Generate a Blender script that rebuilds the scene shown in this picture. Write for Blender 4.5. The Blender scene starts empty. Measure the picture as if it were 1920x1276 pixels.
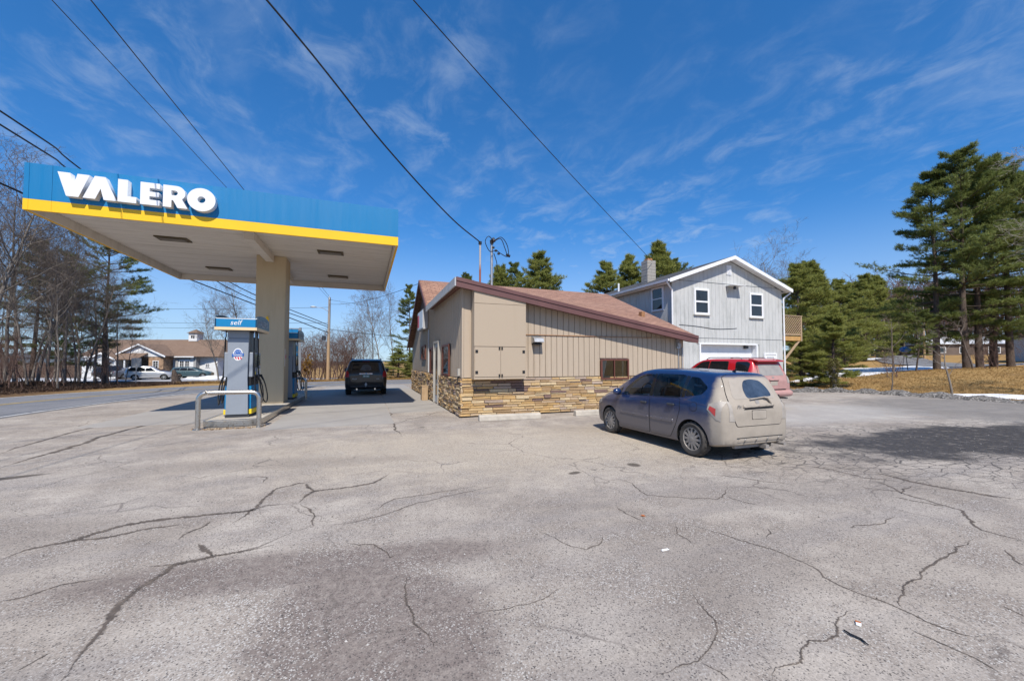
import bpy, bmesh, math, random
import numpy as np
from mathutils import Vector, Matrix
from mathutils.bvhtree import BVHTree
R = math.radians
SC = bpy.context.scene
COL = SC.collection

# ---------------------------------------------------------------- camera
cam_d = bpy.data.cameras.new('camera')
cam_d.sensor_width = 36.0
cam_d.sensor_fit = 'HORIZONTAL'
cam_d.lens = 747.0 / 1920.0 * 36.0
cam_d.shift_y = 0.00725
cam_d.clip_start = 0.05
cam_d.clip_end = 9000
cam = bpy.data.objects.new('camera', cam_d)
COL.objects.link(cam)
cam.location = (0, 0, 1.67)
cam.rotation_euler = (R(92.0), 0, R(-20.3))
SC.camera = cam

# ---------------------------------------------------------------- sky and sun
SUN_EL = R(52.8)
SUN_TRAVEL = Vector((0.232 * math.cos(SUN_EL), 0.973 * math.cos(SUN_EL), -math.sin(SUN_EL)))
world = bpy.data.worlds.new('World')
SC.world = world
world.use_nodes = True
wn, wl = world.node_tree.nodes, world.node_tree.links
wn.clear()
w_out = wn.new('ShaderNodeOutputWorld')
w_bg = wn.new('ShaderNodeBackground')
w_sky = wn.new('ShaderNodeTexSky')
w_sky.sky_type = 'NISHITA'
w_sky.sun_disc = False
w_sky.sun_elevation = SUN_EL
w_sky.sun_rotation = R(193.4)
w_sky.altitude = 900
w_sky.air_density = 1.0
w_sky.dust_density = 0.25
w_sky.ozone_density = 4.0
SKY_SAT, SKY_STRENGTH = 1.14, 0.098
w_hsv = wn.new('ShaderNodeHueSaturation')
w_hsv.inputs['Saturation'].default_value = SKY_SAT
w_gam = wn.new('ShaderNodeGamma')      # clear mountain air: a softer step from zenith to horizon
w_gam.inputs['Gamma'].default_value = 0.80
w_tint = wn.new('ShaderNodeMixRGB'); w_tint.blend_type = 'MULTIPLY'; w_tint.inputs['Fac'].default_value = 1.0
w_tint.inputs['Color2'].default_value = (.86, 1.24, 1.66, 1)
wl.new(w_sky.outputs[0], w_gam.inputs['Color'])
wl.new(w_gam.outputs[0], w_tint.inputs['Color1'])
wl.new(w_tint.outputs[0], w_hsv.inputs['Color'])
# thin cirrus, laid out on a flat high layer (direction divided by its height)
w_tc = wn.new('ShaderNodeTexCoord')
w_sep = wn.new('ShaderNodeSeparateXYZ')
wl.new(w_tc.outputs['Generated'], w_sep.inputs[0])
w_add = wn.new('ShaderNodeMath'); w_add.operation = 'ADD'; w_add.inputs[1].default_value = 0.12
wl.new(w_sep.outputs['Z'], w_add.inputs[0])
w_max = wn.new('ShaderNodeMath'); w_max.operation = 'MAXIMUM'; w_max.inputs[1].default_value = 0.03
wl.new(w_add.outputs[0], w_max.inputs[0])
w_dx = wn.new('ShaderNodeMath'); w_dx.operation = 'DIVIDE'
w_dy = wn.new('ShaderNodeMath'); w_dy.operation = 'DIVIDE'
wl.new(w_sep.outputs['X'], w_dx.inputs[0]); wl.new(w_max.outputs[0], w_dx.inputs[1])
wl.new(w_sep.outputs['Y'], w_dy.inputs[0]); wl.new(w_max.outputs[0], w_dy.inputs[1])
w_cmb = wn.new('ShaderNodeCombineXYZ')
wl.new(w_dx.outputs[0], w_cmb.inputs[0]); wl.new(w_dy.outputs[0], w_cmb.inputs[1])


def _cirrus(rot, scale, nscale, lo, hi, seed):
    m = wn.new('ShaderNodeMapping')
    m.inputs['Location'].default_value = (seed, seed * 1.7, seed * .3)
    m.inputs['Rotation'].default_value = (0, 0, R(rot))
    m.inputs['Scale'].default_value = scale
    wl.new(w_cmb.outputs[0], m.inputs[0])
    n = wn.new('ShaderNodeTexNoise')
    n.inputs['Scale'].default_value = nscale
    n.inputs['Detail'].default_value = 9
    n.inputs['Roughness'].default_value = 0.62
    n.inputs['Distortion'].default_value = 0.5
    wl.new(m.outputs[0], n.inputs['Vector'])
    r = wn.new('ShaderNodeMapRange')
    r.interpolation_type = 'SMOOTHSTEP'
    r.inputs['From Min'].default_value = lo
    r.inputs['From Max'].default_value = hi
    wl.new(n.outputs[0], r.inputs[0])
    return r.outputs[0]


c1 = _cirrus(38, (1.0, 0.75, 1), 1.9, 0.52, 0.86, 5.3)
c2 = _cirrus(70, (1.0, 0.8, 1), 6.5, 0.42, 0.80, 7.7)
c3 = _cirrus(20, (1, .7, 1), 0.55, 0.30, 0.68, 1.3)
w_mul = wn.new('ShaderNodeMath'); w_mul.operation = 'MULTIPLY'
wl.new(c2, w_mul.inputs[0]); wl.new(c3, w_mul.inputs[1])
w_sum = wn.new('ShaderNodeMath'); w_sum.operation = 'MULTIPLY_ADD'
w_sum.inputs[1].default_value = 0.52
wl.new(w_mul.outputs[0], w_sum.inputs[0]); 
w_c1s = wn.new('ShaderNodeMath'); w_c1s.operation = 'MULTIPLY'; w_c1s.inputs[1].default_value = 0.20
wl.new(c1, w_c1s.inputs[0]); wl.new(w_c1s.outputs[0], w_sum.inputs[2])
w_clamp = wn.new('ShaderNodeClamp'); w_clamp.inputs['Max'].default_value = 0.60
wl.new(w_sum.outputs[0], w_clamp.inputs[0])
w_mix = wn.new('ShaderNodeMixRGB')
w_mix.inputs['Color2'].default_value = (4.4, 5.2, 6.2, 1)
w_hz = wn.new('ShaderNodeMapRange'); w_hz.interpolation_type = 'SMOOTHSTEP'      # pale air low over the land, all round
w_hz.inputs['From Min'].default_value = 0.34; w_hz.inputs['From Max'].default_value = -0.02; w_hz.inputs['To Max'].default_value = 0.62
wl.new(w_sep.outputs['Z'], w_hz.inputs[0])
w_mx = wn.new('ShaderNodeMath'); w_mx.operation = 'MAXIMUM'
wl.new(w_clamp.outputs[0], w_mx.inputs[0]); wl.new(w_hz.outputs[0], w_mx.inputs[1])
wl.new(w_mx.outputs[0], w_mix.inputs['Fac'])
wl.new(w_hsv.outputs[0], w_mix.inputs['Color1'])
wl.new(w_mix.outputs[0], w_bg.inputs['Color'])
w_bg.inputs['Strength'].default_value = SKY_STRENGTH
wl.new(w_bg.outputs[0], w_out.inputs['Surface'])

sun_d = bpy.data.lights.new('sun', 'SUN')
sun_d.energy = 4.0
sun_d.angle = R(0.53)
sun_d.color = (1.0, 0.93, 0.83)
sun = bpy.data.objects.new('sun', sun_d)
COL.objects.link(sun)
sun.rotation_euler = SUN_TRAVEL.to_track_quat('-Z', 'Y').to_euler()
sun.location = (-10, -30, 40)

vs = SC.view_settings
SC.display_settings.display_device = 'sRGB'
vs.view_transform = 'Standard'
vs.look = 'None'
vs.exposure = 0.45
vs.gamma = 1.0
vs.use_curve_mapping = False
SC.render.engine = 'CYCLES'
SC.cycles.use_denoising = True
SC.cycles.max_bounces = 8
SC.cycles.transparent_max_bounces = 12
SC.cycles.caustics_reflective = False
SC.cycles.caustics_refractive = False


# ---------------------------------------------------------------- object helpers
def tag(o, label=None, cat=None, group=None, kind=None):
    if label: o['label'] = label
    if cat: o['category'] = cat
    if group: o['group'] = group
    if kind: o['kind'] = kind
    return o


def empty(name, loc=(0, 0, 0), rz=0.0):
    o = bpy.data.objects.new(name, None)
    o.empty_display_size = 0.2
    COL.objects.link(o)
    o.location = loc
    o.rotation_euler = (0, 0, rz)
    return o


def thing(name, label, cat, loc=(0, 0, 0), rz=0.0, group=None):
    return tag(empty(name, loc, rz), label, cat, group)


def link(name, me, mat=None, parent=None):
    o = bpy.data.objects.new(name, me)
    COL.objects.link(o)
    if mat is not None and len(me.materials) == 0:
        me.materials.append(mat)
    if parent is not None:
        o.parent = parent
    return o


def copy_tree(o, parent=None):
    c = o.copy()
    COL.objects.link(c)
    c.parent = parent
    for ch in o.children:
        copy_tree(ch, c)
    return c


class MB:
    """collects shapes; build() links them as one mesh object"""
    def __init__(s):
        s.v, s.f = [], []

    def add(s, verts, faces):
        n = len(s.v)
        s.v.extend([tuple(p) for p in verts])
        s.f.extend([tuple(i + n for i in f) for f in faces])
        return s

    def box(s, x0, x1, y0, y1, z0, z1):
        return s.add([(x0, y0, z0), (x1, y0, z0), (x1, y1, z0), (x0, y1, z0),
                      (x0, y0, z1), (x1, y0, z1), (x1, y1, z1), (x0, y1, z1)],
                     [(0, 3, 2, 1), (4, 5, 6, 7), (0, 1, 5, 4), (1, 2, 6, 5), (2, 3, 7, 6), (3, 0, 4, 7)])

    def hexa(s, p):      # eight corners, bottom ring then top ring
        return s.add(p, [(0, 3, 2, 1), (4, 5, 6, 7), (0, 1, 5, 4), (1, 2, 6, 5), (2, 3, 7, 6), (3, 0, 4, 7)])

    def prism(s, poly, axis, a, b):     # poly in the two other axes
        n = len(poly)
        def P(q, t):
            if axis == 'x': return (t, q[0], q[1])
            if axis == 'y': return (q[0], t, q[1])
            return (q[0], q[1], t)
        vs_ = [P(q, a) for q in poly] + [P(q, b) for q in poly]
        fs = [tuple(range(n - 1, -1, -1)), tuple(range(n, 2 * n))]
        fs += [(i, (i + 1) % n, n + (i + 1) % n, n + i) for i in range(n)]
        return s.add(vs_, fs)

    def bar(s, p0, p1, w, h, up=(0, 0, 1)):
        p0, p1 = Vector(p0), Vector(p1)
        d = (p1 - p0).normalized()
        u = Vector(up)
        if abs(d.dot(u)) > .98: u = Vector((0, 1, 0))
        sx = d.cross(u).normalized() * (w / 2)
        sz = sx.cross(d).normalized() * (h / 2)
        q = []
        for p in (p0, p1):
            q += [p - sx - sz, p + sx - sz, p + sx + sz, p - sx + sz]
        return s.add(q, [(0, 1, 2, 3), (7, 6, 5, 4), (0, 4, 5, 1), (1, 5, 6, 2), (2, 6, 7, 3), (3, 7, 4, 0)])

    def tube(s, pts, r, n=8, cap=True):
        pts = [Vector(p) for p in pts]
        m = len(pts)
        rs = r if isinstance(r, (list, tuple)) else [r] * m
        rings = []
        ref = None
        for i, p in enumerate(pts):
            d = (pts[min(i + 1, m - 1)] - pts[max(i - 1, 0)]).normalized()
            if ref is None or abs(d.dot(ref)) > .99:
                ref = Vector((0, 0, 1)) if abs(d.z) < .9 else Vector((1, 0, 0))
            a = d.cross(ref).normalized()
            b = d.cross(a).normalized()
            ref = -a.cross(d) if False else ref
            rings.append([p + (a * math.cos(t) + b * math.sin(t)) * rs[i] for t in [2 * math.pi * k / n for k in range(n)]])
        vs_ = [q for rg in rings for q in rg]
        fs = []
        for i in range(m - 1):
            for k in range(n):
                k2 = (k + 1) % n
                fs.append((i * n + k, i * n + k2, (i + 1) * n + k2, (i + 1) * n + k))
        if cap:
            fs.append(tuple(range(n - 1, -1, -1)))
            fs.append(tuple(range((m - 1) * n, m * n)))
        return s.add(vs_, fs)

    def cyl(s, p0, p1, r0, r1=None, n=16):
        return s.tube([p0, p1], [r0, r0 if r1 is None else r1], n)

    def lathe(s, prof, n=24, axis='z', origin=(0, 0, 0), close=False):
        o = Vector(origin)
        vs_, fs = [], []
        m = len(prof)
        for k in range(n):
            t = 2 * math.pi * k / n
            c, sn = math.cos(t), math.sin(t)
            for (r, h) in prof:
                if axis == 'z': p = (r * c, r * sn, h)
                elif axis == 'x': p = (h, r * c, r * sn)
                else: p = (r * c, h, r * sn)
                vs_.append(o + Vector(p))
        mm = m if close else m - 1
        for k in range(n):
            k2 = (k + 1) % n
            for i in range(mm):
                i2 = (i + 1) % m
                fs.append((k * m + i, k2 * m + i, k2 * m + i2, k * m + i2))
        return s.add(vs_, fs)

    def quad(s, a, b, c, d):
        return s.add([a, b, c, d], [(0, 1, 2, 3)])

    def mesh(s, name='mesh'):
        me = bpy.data.meshes.new(name)
        me.from_pydata(s.v, [], s.f)
        bm = bmesh.new(); bm.from_mesh(me)
        bmesh.ops.recalc_face_normals(bm, faces=bm.faces)
        bm.to_mesh(me); bm.free()
        return me

    def build(s, name, mat, parent=None, smooth=None, bevel=0.0):
        me = s.mesh(name)
        if smooth is not None:
            for p in me.polygons: p.use_smooth = True
            if smooth < 180:
                me.set_sharp_from_angle(angle=R(smooth))
        o = link(name, me, mat, parent)
        if bevel > 0:
            b = o.modifiers.new('bevel', 'BEVEL')
            b.width = bevel; b.segments = 2; b.limit_method = 'ANGLE'; b.angle_limit = R(40)
        return o


def fast_mesh(name, verts, tris, mat, smooth=False):
    """numpy verts (n,3) and faces (m,3) or (m,4)"""
    me = bpy.data.meshes.new(name)
    nv, nf, k = len(verts), len(tris), tris.shape[1]
    me.vertices.add(nv)
    me.vertices.foreach_set('co', np.asarray(verts, np.float32).ravel())
    me.loops.add(nf * k)
    me.loops.foreach_set('vertex_index', np.asarray(tris, np.int32).ravel())
    me.polygons.add(nf)
    me.polygons.foreach_set('loop_start', np.arange(0, nf * k, k, dtype=np.int32))
    if smooth:
        me.polygons.foreach_set('use_smooth', np.ones(nf, bool))
    me.update(calc_edges=True)
    me.materials.append(mat)
    return me


def fillet(pts, r, n=5):
    """round the inner corners of a 3d polyline"""
    pts = [Vector(p) for p in pts]
    out = [pts[0]]
    for i in range(1, len(pts) - 1):
        a = (pts[i - 1] - pts[i]).normalized(); b = (pts[i + 1] - pts[i]).normalized()
        s_, e_ = pts[i] + a * r, pts[i] + b * r
        for k in range(n + 1):
            t = k / n
            out.append(s_ * (1 - t) ** 2 + pts[i] * 2 * t * (1 - t) + e_ * t * t)
    out.append(pts[-1])
    return out


def letter_mesh(loops, depth, scale=1.0):
    """filled 2d outline with holes, extruded; lies in local x-z, front towards -y"""
    cu = bpy.data.curves.new('letter', 'CURVE')
    cu.dimensions = '2D'; cu.fill_mode = 'BOTH'; cu.extrude = depth / 2
    for lp in loops:
        sp = cu.splines.new('POLY'); sp.points.add(len(lp) - 1); sp.use_cyclic_u = True
        for i, (x, y) in enumerate(lp): sp.points[i].co = (x * scale, y * scale, 0, 1)
    o = bpy.data.objects.new('tmp', cu); COL.objects.link(o)
    me = bpy.data.meshes.new_from_object(o.evaluated_get(bpy.context.evaluated_depsgraph_get()))
    bpy.data.objects.remove(o); bpy.data.curves.remove(cu)
    me.transform(Matrix.Rotation(R(90), 4, 'X'))
    return me


def text_mesh(body, size, depth=0.002, bold=0.0, shear=0.0, xscale=1.0):
    cu = bpy.data.curves.new('text', 'FONT')
    cu.body = body; cu.size = size; cu.extrude = depth / 2; cu.offset = bold; cu.shear = shear
    cu.align_x = 'CENTER'; cu.align_y = 'CENTER'; cu.resolution_u = 3
    o = bpy.data.objects.new('tmp', cu); COL.objects.link(o)
    me = bpy.data.meshes.new_from_object(o.evaluated_get(bpy.context.evaluated_depsgraph_get()))
    bpy.data.objects.remove(o); bpy.data.curves.remove(cu)
    me.transform(Matrix.Rotation(R(90), 4, 'X') @ Matrix.Diagonal((xscale, 1, 1, 1)))
    return me


# ---------------------------------------------------------------- materials
class NT:
    def __init__(s, name):
        s.m = bpy.data.materials.new(name)
        s.m.use_nodes = True
        s.n, s.l = s.m.node_tree.nodes, s.m.node_tree.links
        s.n.clear()
        s.out = s.n.new('ShaderNodeOutputMaterial')
        s.b = s.n.new('ShaderNodeBsdfPrincipled')
        s.l.new(s.b.outputs[0], s.out.inputs['Surface'])
        s._tc = None

    def set(s, **k):
        for a, v in k.items():
            i = s.b.inputs[a.replace('_', ' ')]
            if hasattr(v, 'is_linked') or hasattr(v, 'links'): s.l.new(v, i)
            else:
                if isinstance(v, (tuple, list)) and len(v) == 3: v = (*v, 1)
                i.default_value = v
        return s

    def co(s, space='Object', scale=None, rot=None, loc=None):
        if space == 'World':
            g = s.n.new('ShaderNodeNewGeometry'); o = g.outputs['Position']
        else:
            if s._tc is None: s._tc = s.n.new('ShaderNodeTexCoord')
            o = s._tc.outputs[space]
        if scale or rot or loc:
            m = s.n.new('ShaderNodeMapping')
            if scale: m.inputs['Scale'].default_value = scale
            if rot: m.inputs['Rotation'].default_value = rot
            if loc: m.inputs['Location'].default_value = loc
            s.l.new(o, m.inputs[0]); o = m.outputs[0]
        return o

    def noise(s, vec, scale, detail=5, rough=.55, dist=0.0):
        n = s.n.new('ShaderNodeTexNoise')
        n.inputs['Scale'].default_value = scale; n.inputs['Detail'].default_value = detail
        n.inputs['Roughness'].default_value = rough; n.inputs['Distortion'].default_value = dist
        s.l.new(vec, n.inputs['Vector'])
        return n.outputs[0]

    def voro(s, vec, scale, feature='F1', out='Distance', rand=1.0):
        n = s.n.new('ShaderNodeTexVoronoi')
        n.feature = feature
        n.inputs['Scale'].default_value = scale; n.inputs['Randomness'].default_value = rand
        s.l.new(vec, n.inputs['Vector'])
        return n.outputs[out]

    def rng(s, x, a, b, c=0.0, d=1.0, smooth=False):
        n = s.n.new('ShaderNodeMapRange')
        if smooth: n.interpolation_type = 'SMOOTHSTEP'
        for i, v in zip(('From Min', 'From Max', 'To Min', 'To Max'), (a, b, c, d)): n.inputs[i].default_value = v
        s.l.new(x, n.inputs[0])
        return n.outputs[0]

    def math(s, op, a, b=None, c=None):
        n = s.n.new('ShaderNodeMath'); n.operation = op
        for i, v in enumerate((a, b, c)):
            if v is None: continue
            if isinstance(v, (int, float)): n.inputs[i].default_value = v
            else: s.l.new(v, n.inputs[i])
        return n.outputs[0]

    def sep(s, vec):
        n = s.n.new('ShaderNodeSeparateXYZ'); s.l.new(vec, n.inputs[0]); return n.outputs

    def mix(s, fac, a, b, mode='MIX'):
        n = s.n.new('ShaderNodeMixRGB'); n.blend_type = mode
        for i, v in zip(('Fac', 'Color1', 'Color2'), (fac, a, b)):
            if isinstance(v, (int, float)): n.inputs[i].default_value = v
            elif isinstance(v, (tuple, list)): n.inputs[i].default_value = (*v[:3], 1)
            else: s.l.new(v, n.inputs[i])
        return n.outputs[0]

    def ramp(s, x, stops, const=False):
        n = s.n.new('ShaderNodeValToRGB')
        cr = n.color_ramp
        if const: cr.interpolation = 'CONSTANT'
        while len(cr.elements) < len(stops): cr.elements.new(.5)
        for e, (p, c) in zip(cr.elements, stops):
            e.position = p; e.color = (*c[:3], 1)
        s.l.new(x, n.inputs[0])
        return n.outputs[0]

    def bump(s, h, strength=.3, dist=.01):
        n = s.n.new('ShaderNodeBump')
        n.inputs['Strength'].default_value = strength; n.inputs['Distance'].default_value = dist
        s.l.new(h, n.inputs['Height'])
        s.l.new(n.outputs[0], s.b.inputs['Normal'])
        return s

    def island(s):
        return s.n.new('ShaderNodeNewGeometry').outputs['Random Per Island']

    def rand(s):
        return s.n.new('ShaderNodeObjectInfo').outputs['Random']


def simple(name, col, rough=.6, metal=0.0, var=.12, scale=3.0, bump=0.0, coat=0.0, spec=.5, space='Object', bscale=40):
    t = NT(name)
    v = t.co(space)
    n = t.noise(v, scale, 6, .6)
    k = t.rng(n, .3, .7, 1 - var, 1 + var)
    c = t.mix(1.0, col, (1, 1, 1), 'MULTIPLY')
    cc = t.n.new('ShaderNodeVectorMath'); cc.operation = 'SCALE'
    cc.inputs[0].default_value = col[:3]
    t.l.new(k, cc.inputs['Scale'])
    t.set(Base_Color=cc.outputs[0], Roughness=rough, Metallic=metal)
    t.b.inputs['Specular IOR Level'].default_value = spec
    if coat: t.b.inputs['Coat Weight'].default_value = coat
    if bump: t.bump(t.noise(v, bscale, 4), bump, .01)
    return t.m


M = {}

# ================================================================ ground
def S(a, b, t):
    u = np.clip((np.asarray(t, float) - a) / (b - a), 0, 1)
    return u * u * (3 - 2 * u)


def hz(x, y):
    x = np.asarray(x, float); y = np.asarray(y, float)
    mound = 1.36 * S(24.6, 42, x) * (1 - .50 * S(14, 24, y))
    rise = 2.2 * S(43, 98, x) + 3.0 * S(100, 170, x)
    dip = -.52 * S(36, 54, y) * S(6, -6, x)
    bank = .35 * S(-17.3, -21, x) * S(10, 16, y) * (1 - S(36, 46, y))
    bumps = .05 * np.sin(x * .31 + 1.3) * np.sin(y * .27) * S(26, 34, np.abs(x))
    return -.05 + mound + rise + dip + bank + bumps


def hz1(x, y):
    return float(hz(x, y))


def blob(t, cx, cy, rx, ry, rot, n, amp, soft):
    """mask 0..1 of a ragged patch lying at a spot on the ground"""
    v = t.co('World', loc=None)
    m = t.n.new('ShaderNodeMapping'); m.vector_type = 'TEXTURE'
    m.inputs['Location'].default_value = (cx, cy, 0); m.inputs['Rotation'].default_value = (0, 0, rot)
    m.inputs['Scale'].default_value = (rx, ry, 1)
    t.l.new(v, m.inputs[0])
    ln = t.n.new('ShaderNodeVectorMath'); ln.operation = 'LENGTH'; t.l.new(m.outputs[0], ln.inputs[0])
    d = t.math('ADD', ln.outputs['Value'], t.math('MULTIPLY', t.math('SUBTRACT', n, .5), amp))
    return t.rng(d, 1 + soft, 1 - soft, 0, 1, True)


# --- terrain sheet
t = NT('dead grass')
P_ = t.co('World')
n1 = t.noise(P_, .35, 8, .65); n2 = t.noise(P_, 9, 8, .7); n3 = t.noise(P_, 60, 4, .7)
c = t.ramp(n1, [(.30, (.13, .075, .03)), (.44, (.34, .20, .07)), (.60, (.42, .265, .10)), (.80, (.25, .165, .065))])
c = t.mix(t.rng(n2, .4, .8, 0, .75), c, (.16, .095, .045))
c = t.mix(t.rng(n3, .35, .75, 0, .55), c, (.47, .33, .16))
litter = t.math('MULTIPLY', t.rng(t.sep(P_)[0], -13.5, -18, 0, 1, True), t.rng(n2, .2, .5))
c = t.mix(litter, c, t.ramp(n3, [(.3, (.045, .028, .022)), (.6, (.115, .072, .05)), (.8, (.2, .13, .095))]))
t.set(Base_Color=c, Roughness=.95); t.b.inputs['Specular IOR Level'].default_value = .1
t.bump(t.noise(P_, 22, 8, .75), .8, .08)
M['grass'] = t.m

u = np.linspace(-1, 1, 221)
gx = 20 + np.sign(u) * (np.abs(u) * 70 + np.abs(u) ** 6 * 5000)
gy = 25 + np.sign(u) * (np.abs(u) * 70 + np.abs(u) ** 6 * 5000)
GX, GY = np.meshgrid(gx, gy, indexing='ij')
V_ = np.stack([GX, GY, hz(GX, GY)], -1).reshape(-1, 3)
n = len(u)
I_ = np.arange(n * n).reshape(n, n)
F_ = np.stack([I_[:-1, :-1], I_[1:, :-1], I_[1:, 1:], I_[:-1, 1:]], -1).reshape(-1, 4)
tag(link('ground', fast_mesh('ground', V_, F_, M['grass'], True)), kind='structure')

# --- parking lot
t = NT('weathered asphalt')
P_ = t.co('World')
big = t.noise(P_, .42, 6, .6, .6); mid = t.noise(P_, 1.7, 7, .65); fine = t.noise(P_, 14, 6, .7)
c = t.ramp(big, [(.32, (.215, .182, .152)), (.45, (.335, .290, .245)), (.55, (.39, .344, .295)), (.70, (.47, .42, .36))])
c = t.mix(t.rng(mid, .42, .64, 0, .70), c, (.235, .200, .172))
c = t.mix(t.rng(mid, .60, .30, -.1, .40), c, (.48, .435, .38))
streak = t.noise(t.co('World', scale=(.28, 1.5, 1), rot=(0, 0, R(-16))), 1.3, 5, .6)
c = t.mix(t.rng(streak, .48, .70, 0, .60), c, (.235, .212, .20))
# tan road grit where the snow banks melted
tanm = blob(t, 3.2, 7.4, 5.2, 2.1, R(-10), mid, 1.1, .5)
c = t.mix(t.math('MULTIPLY', tanm, .6), c, (.46, .39, .30))
pur = blob(t, .1, 2.75, .66, 1.0, R(20), mid, 1.5, .22)
pur2 = blob(t, -.5, 3.7, 1.7, .30, R(-8), mid, 1.2, .35)
c = t.mix(t.math('MULTIPLY', t.math('MULTIPLY', t.math('MAXIMUM', pur, pur2), t.rng(fine, .30, .62, .5, 1)), .88), c, (.158, .126, .112))
drk = blob(t, -2.6, 2.9, 1.5, .5, R(-30), mid, 1.5, .5)
c = t.mix(t.math('MULTIPLY', drk, .75), c, (.15, .128, .115))
for (bx_, by_, bw_, bh_, br_) in ((-4.2, 5.6, 2.2, .45, -14), (2.6, 2.3, .9, .35, 25), (5.2, 3.6, 1.8, .4, -12), (-1.6, 7.6, 2.4, .35, -10)):
    c = t.mix(t.math('MULTIPLY', blob(t, bx_, by_, bw_, bh_, R(br_), mid, 2.0, .5), .42), c, (.19, .162, .142))
# old hairline cracking between the big cracks
wv = t.n.new('ShaderNodeVectorMath'); wv.operation = 'ADD'
ns = t.n.new('ShaderNodeTexNoise'); ns.inputs['Scale'].default_value = 1.6; ns.inputs['Detail'].default_value = 6
t.l.new(P_, ns.inputs['Vector'])
wsc = t.n.new('ShaderNodeVectorMath'); wsc.operation = 'SCALE'; wsc.inputs['Scale'].default_value = .55
t.l.new(ns.outputs['Color'], wsc.inputs[0]); t.l.new(P_, wv.inputs[0]); t.l.new(wsc.outputs[0], wv.inputs[1])
he = t.voro(wv.outputs[0], .62, 'DISTANCE_TO_EDGE')
hl = t.math('MULTIPLY', t.rng(t.math('ADD', he, t.math('MULTIPLY', t.math('SUBTRACT', fine, .5), .010)), .0095, .0035), t.rng(big, .46, .60, 0, .75))
c = t.mix(hl, c, (.12, .10, .088))
he2 = t.voro(wv.outputs[0], 1.7, 'DISTANCE_TO_EDGE')
hl2 = t.math('MULTIPLY', t.rng(he2, .016, .006), t.rng(t.noise(P_, .3, 4, .6), .56, .66, 0, .6))
c = t.mix(hl2, c, (.13, .11, .095))
# aggregate: every stone of the surface its own tone
cell = t.voro(P_, 125, 'F1', 'Color')
sp = t.sep(cell)
stone = t.rng(sp[0], 0, 1, .80, 1.20)
expo = t.math('ADD', t.rng(mid, .42, .62, .02, .75), t.math('MULTIPLY', blob(t, -.75, 2.8, .45, .7, .4, mid, 1.0, .4), .5))
dotl = t.math('MULTIPLY', t.math('GREATER_THAN', sp[1], .86), expo)
dotd = t.math('MULTIPLY', t.math('GREATER_THAN', sp[2], .92), t.rng(fine, .3, .6, .2, .95))
vm = t.n.new('ShaderNodeVectorMath'); vm.operation = 'SCALE'; t.l.new(c, vm.inputs[0]); t.l.new(stone, vm.inputs['Scale'])
c = t.mix(dotl, vm.outputs[0], (.56, .54, .50))
c = t.mix(dotd, c, (.075, .068, .065))
# melt water, soaked into the surface, and the alligator cracking round it
wetn = t.noise(P_, 1.1, 8, .68)
wet = blob(t, 13.4, 4.5, 5.6, 1.35, R(-6), wetn, 1.5, .2)
fr = blob(t, 12.6, 4.3, 7.0, 2.5, R(-8), wetn, .9, .35)
ve = t.voro(t.co('World', scale=(1.0, 2.0, 1)), 3.0, 'DISTANCE_TO_EDGE')
vline = t.math('MULTIPLY', t.rng(t.math('ADD', ve, t.math('MULTIPLY', fine, .03)), .075, .03), fr)
wet = t.math('MULTIPLY', wet, t.rng(t.noise(P_, 4.5, 7, .75), .30, .46, .25, 1))
wetm = t.math('MAXIMUM', wet, t.math('MULTIPLY', vline, .85))
c = t.mix(wetm, c, t.mix(t.rng(fine, .3, .7), (.038, .034, .031), (.088, .077, .068)))
# newer dark paving along the lawn
dk2 = blob(t, 21.5, 7.4, 5.2, 4.0, R(10), wetn, 1.1, .3)
c = t.mix(t.math('MULTIPLY', dk2, .62), c, (.15, .145, .14))
# plough-scraped pale grit in the far right of the lot
pale = blob(t, 13.0, 9.4, 4.6, 2.2, R(-4), wetn, 1.2, .35)
c = t.mix(t.math('MULTIPLY', pale, .5), c, (.43, .42, .40))
# oil drips; the long one at far left is a painted cast shadow
for (ox, oy, orx, ory) in ((4.12, 5.44, .10, .11), (2.99, 5.36, .11, .06), (-4.9, 7.9, .5, .10), (9.4, 9.6, .3, .12), (1.4, 10.4, .07, .05)):
    c = t.mix(t.math('MULTIPLY', blob(t, ox, oy, orx, ory, .3, fine, .5, .3), .85), c, (.07, .058, .048))
rough = t.math('SUBTRACT', .93, t.math('MULTIPLY', wetm, .38))
t.set(Base_Color=c, Roughness=rough); t.b.inputs['Specular IOR Level'].default_value = .25
t.bump(t.math('ADD', t.math('MULTIPLY', sp[0], .6), t.math('MULTIPLY', fine, .8)), .45, .006)
M['asphalt'] = t.m
mb = MB()
lot = [(-14, -30), (27.5, -30), (26.2, 0), (24.7, 7.8), (25.0, 9.8), (24.9, 11.7), (25.0, 13.4), (24.3, 14.6), (21.8, 15.6), (21.5, 17.2), (12.5, 17.2),
       (12.5, 30), (3.0, 36), (-6, 33), (-14, 30)]
mb.add([(x, y, 0) for x, y in lot], [tuple(range(len(lot)))])
o = mb.build('parking_lot', M['asphalt']); tag(o, kind='structure')
lot_o = o

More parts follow.
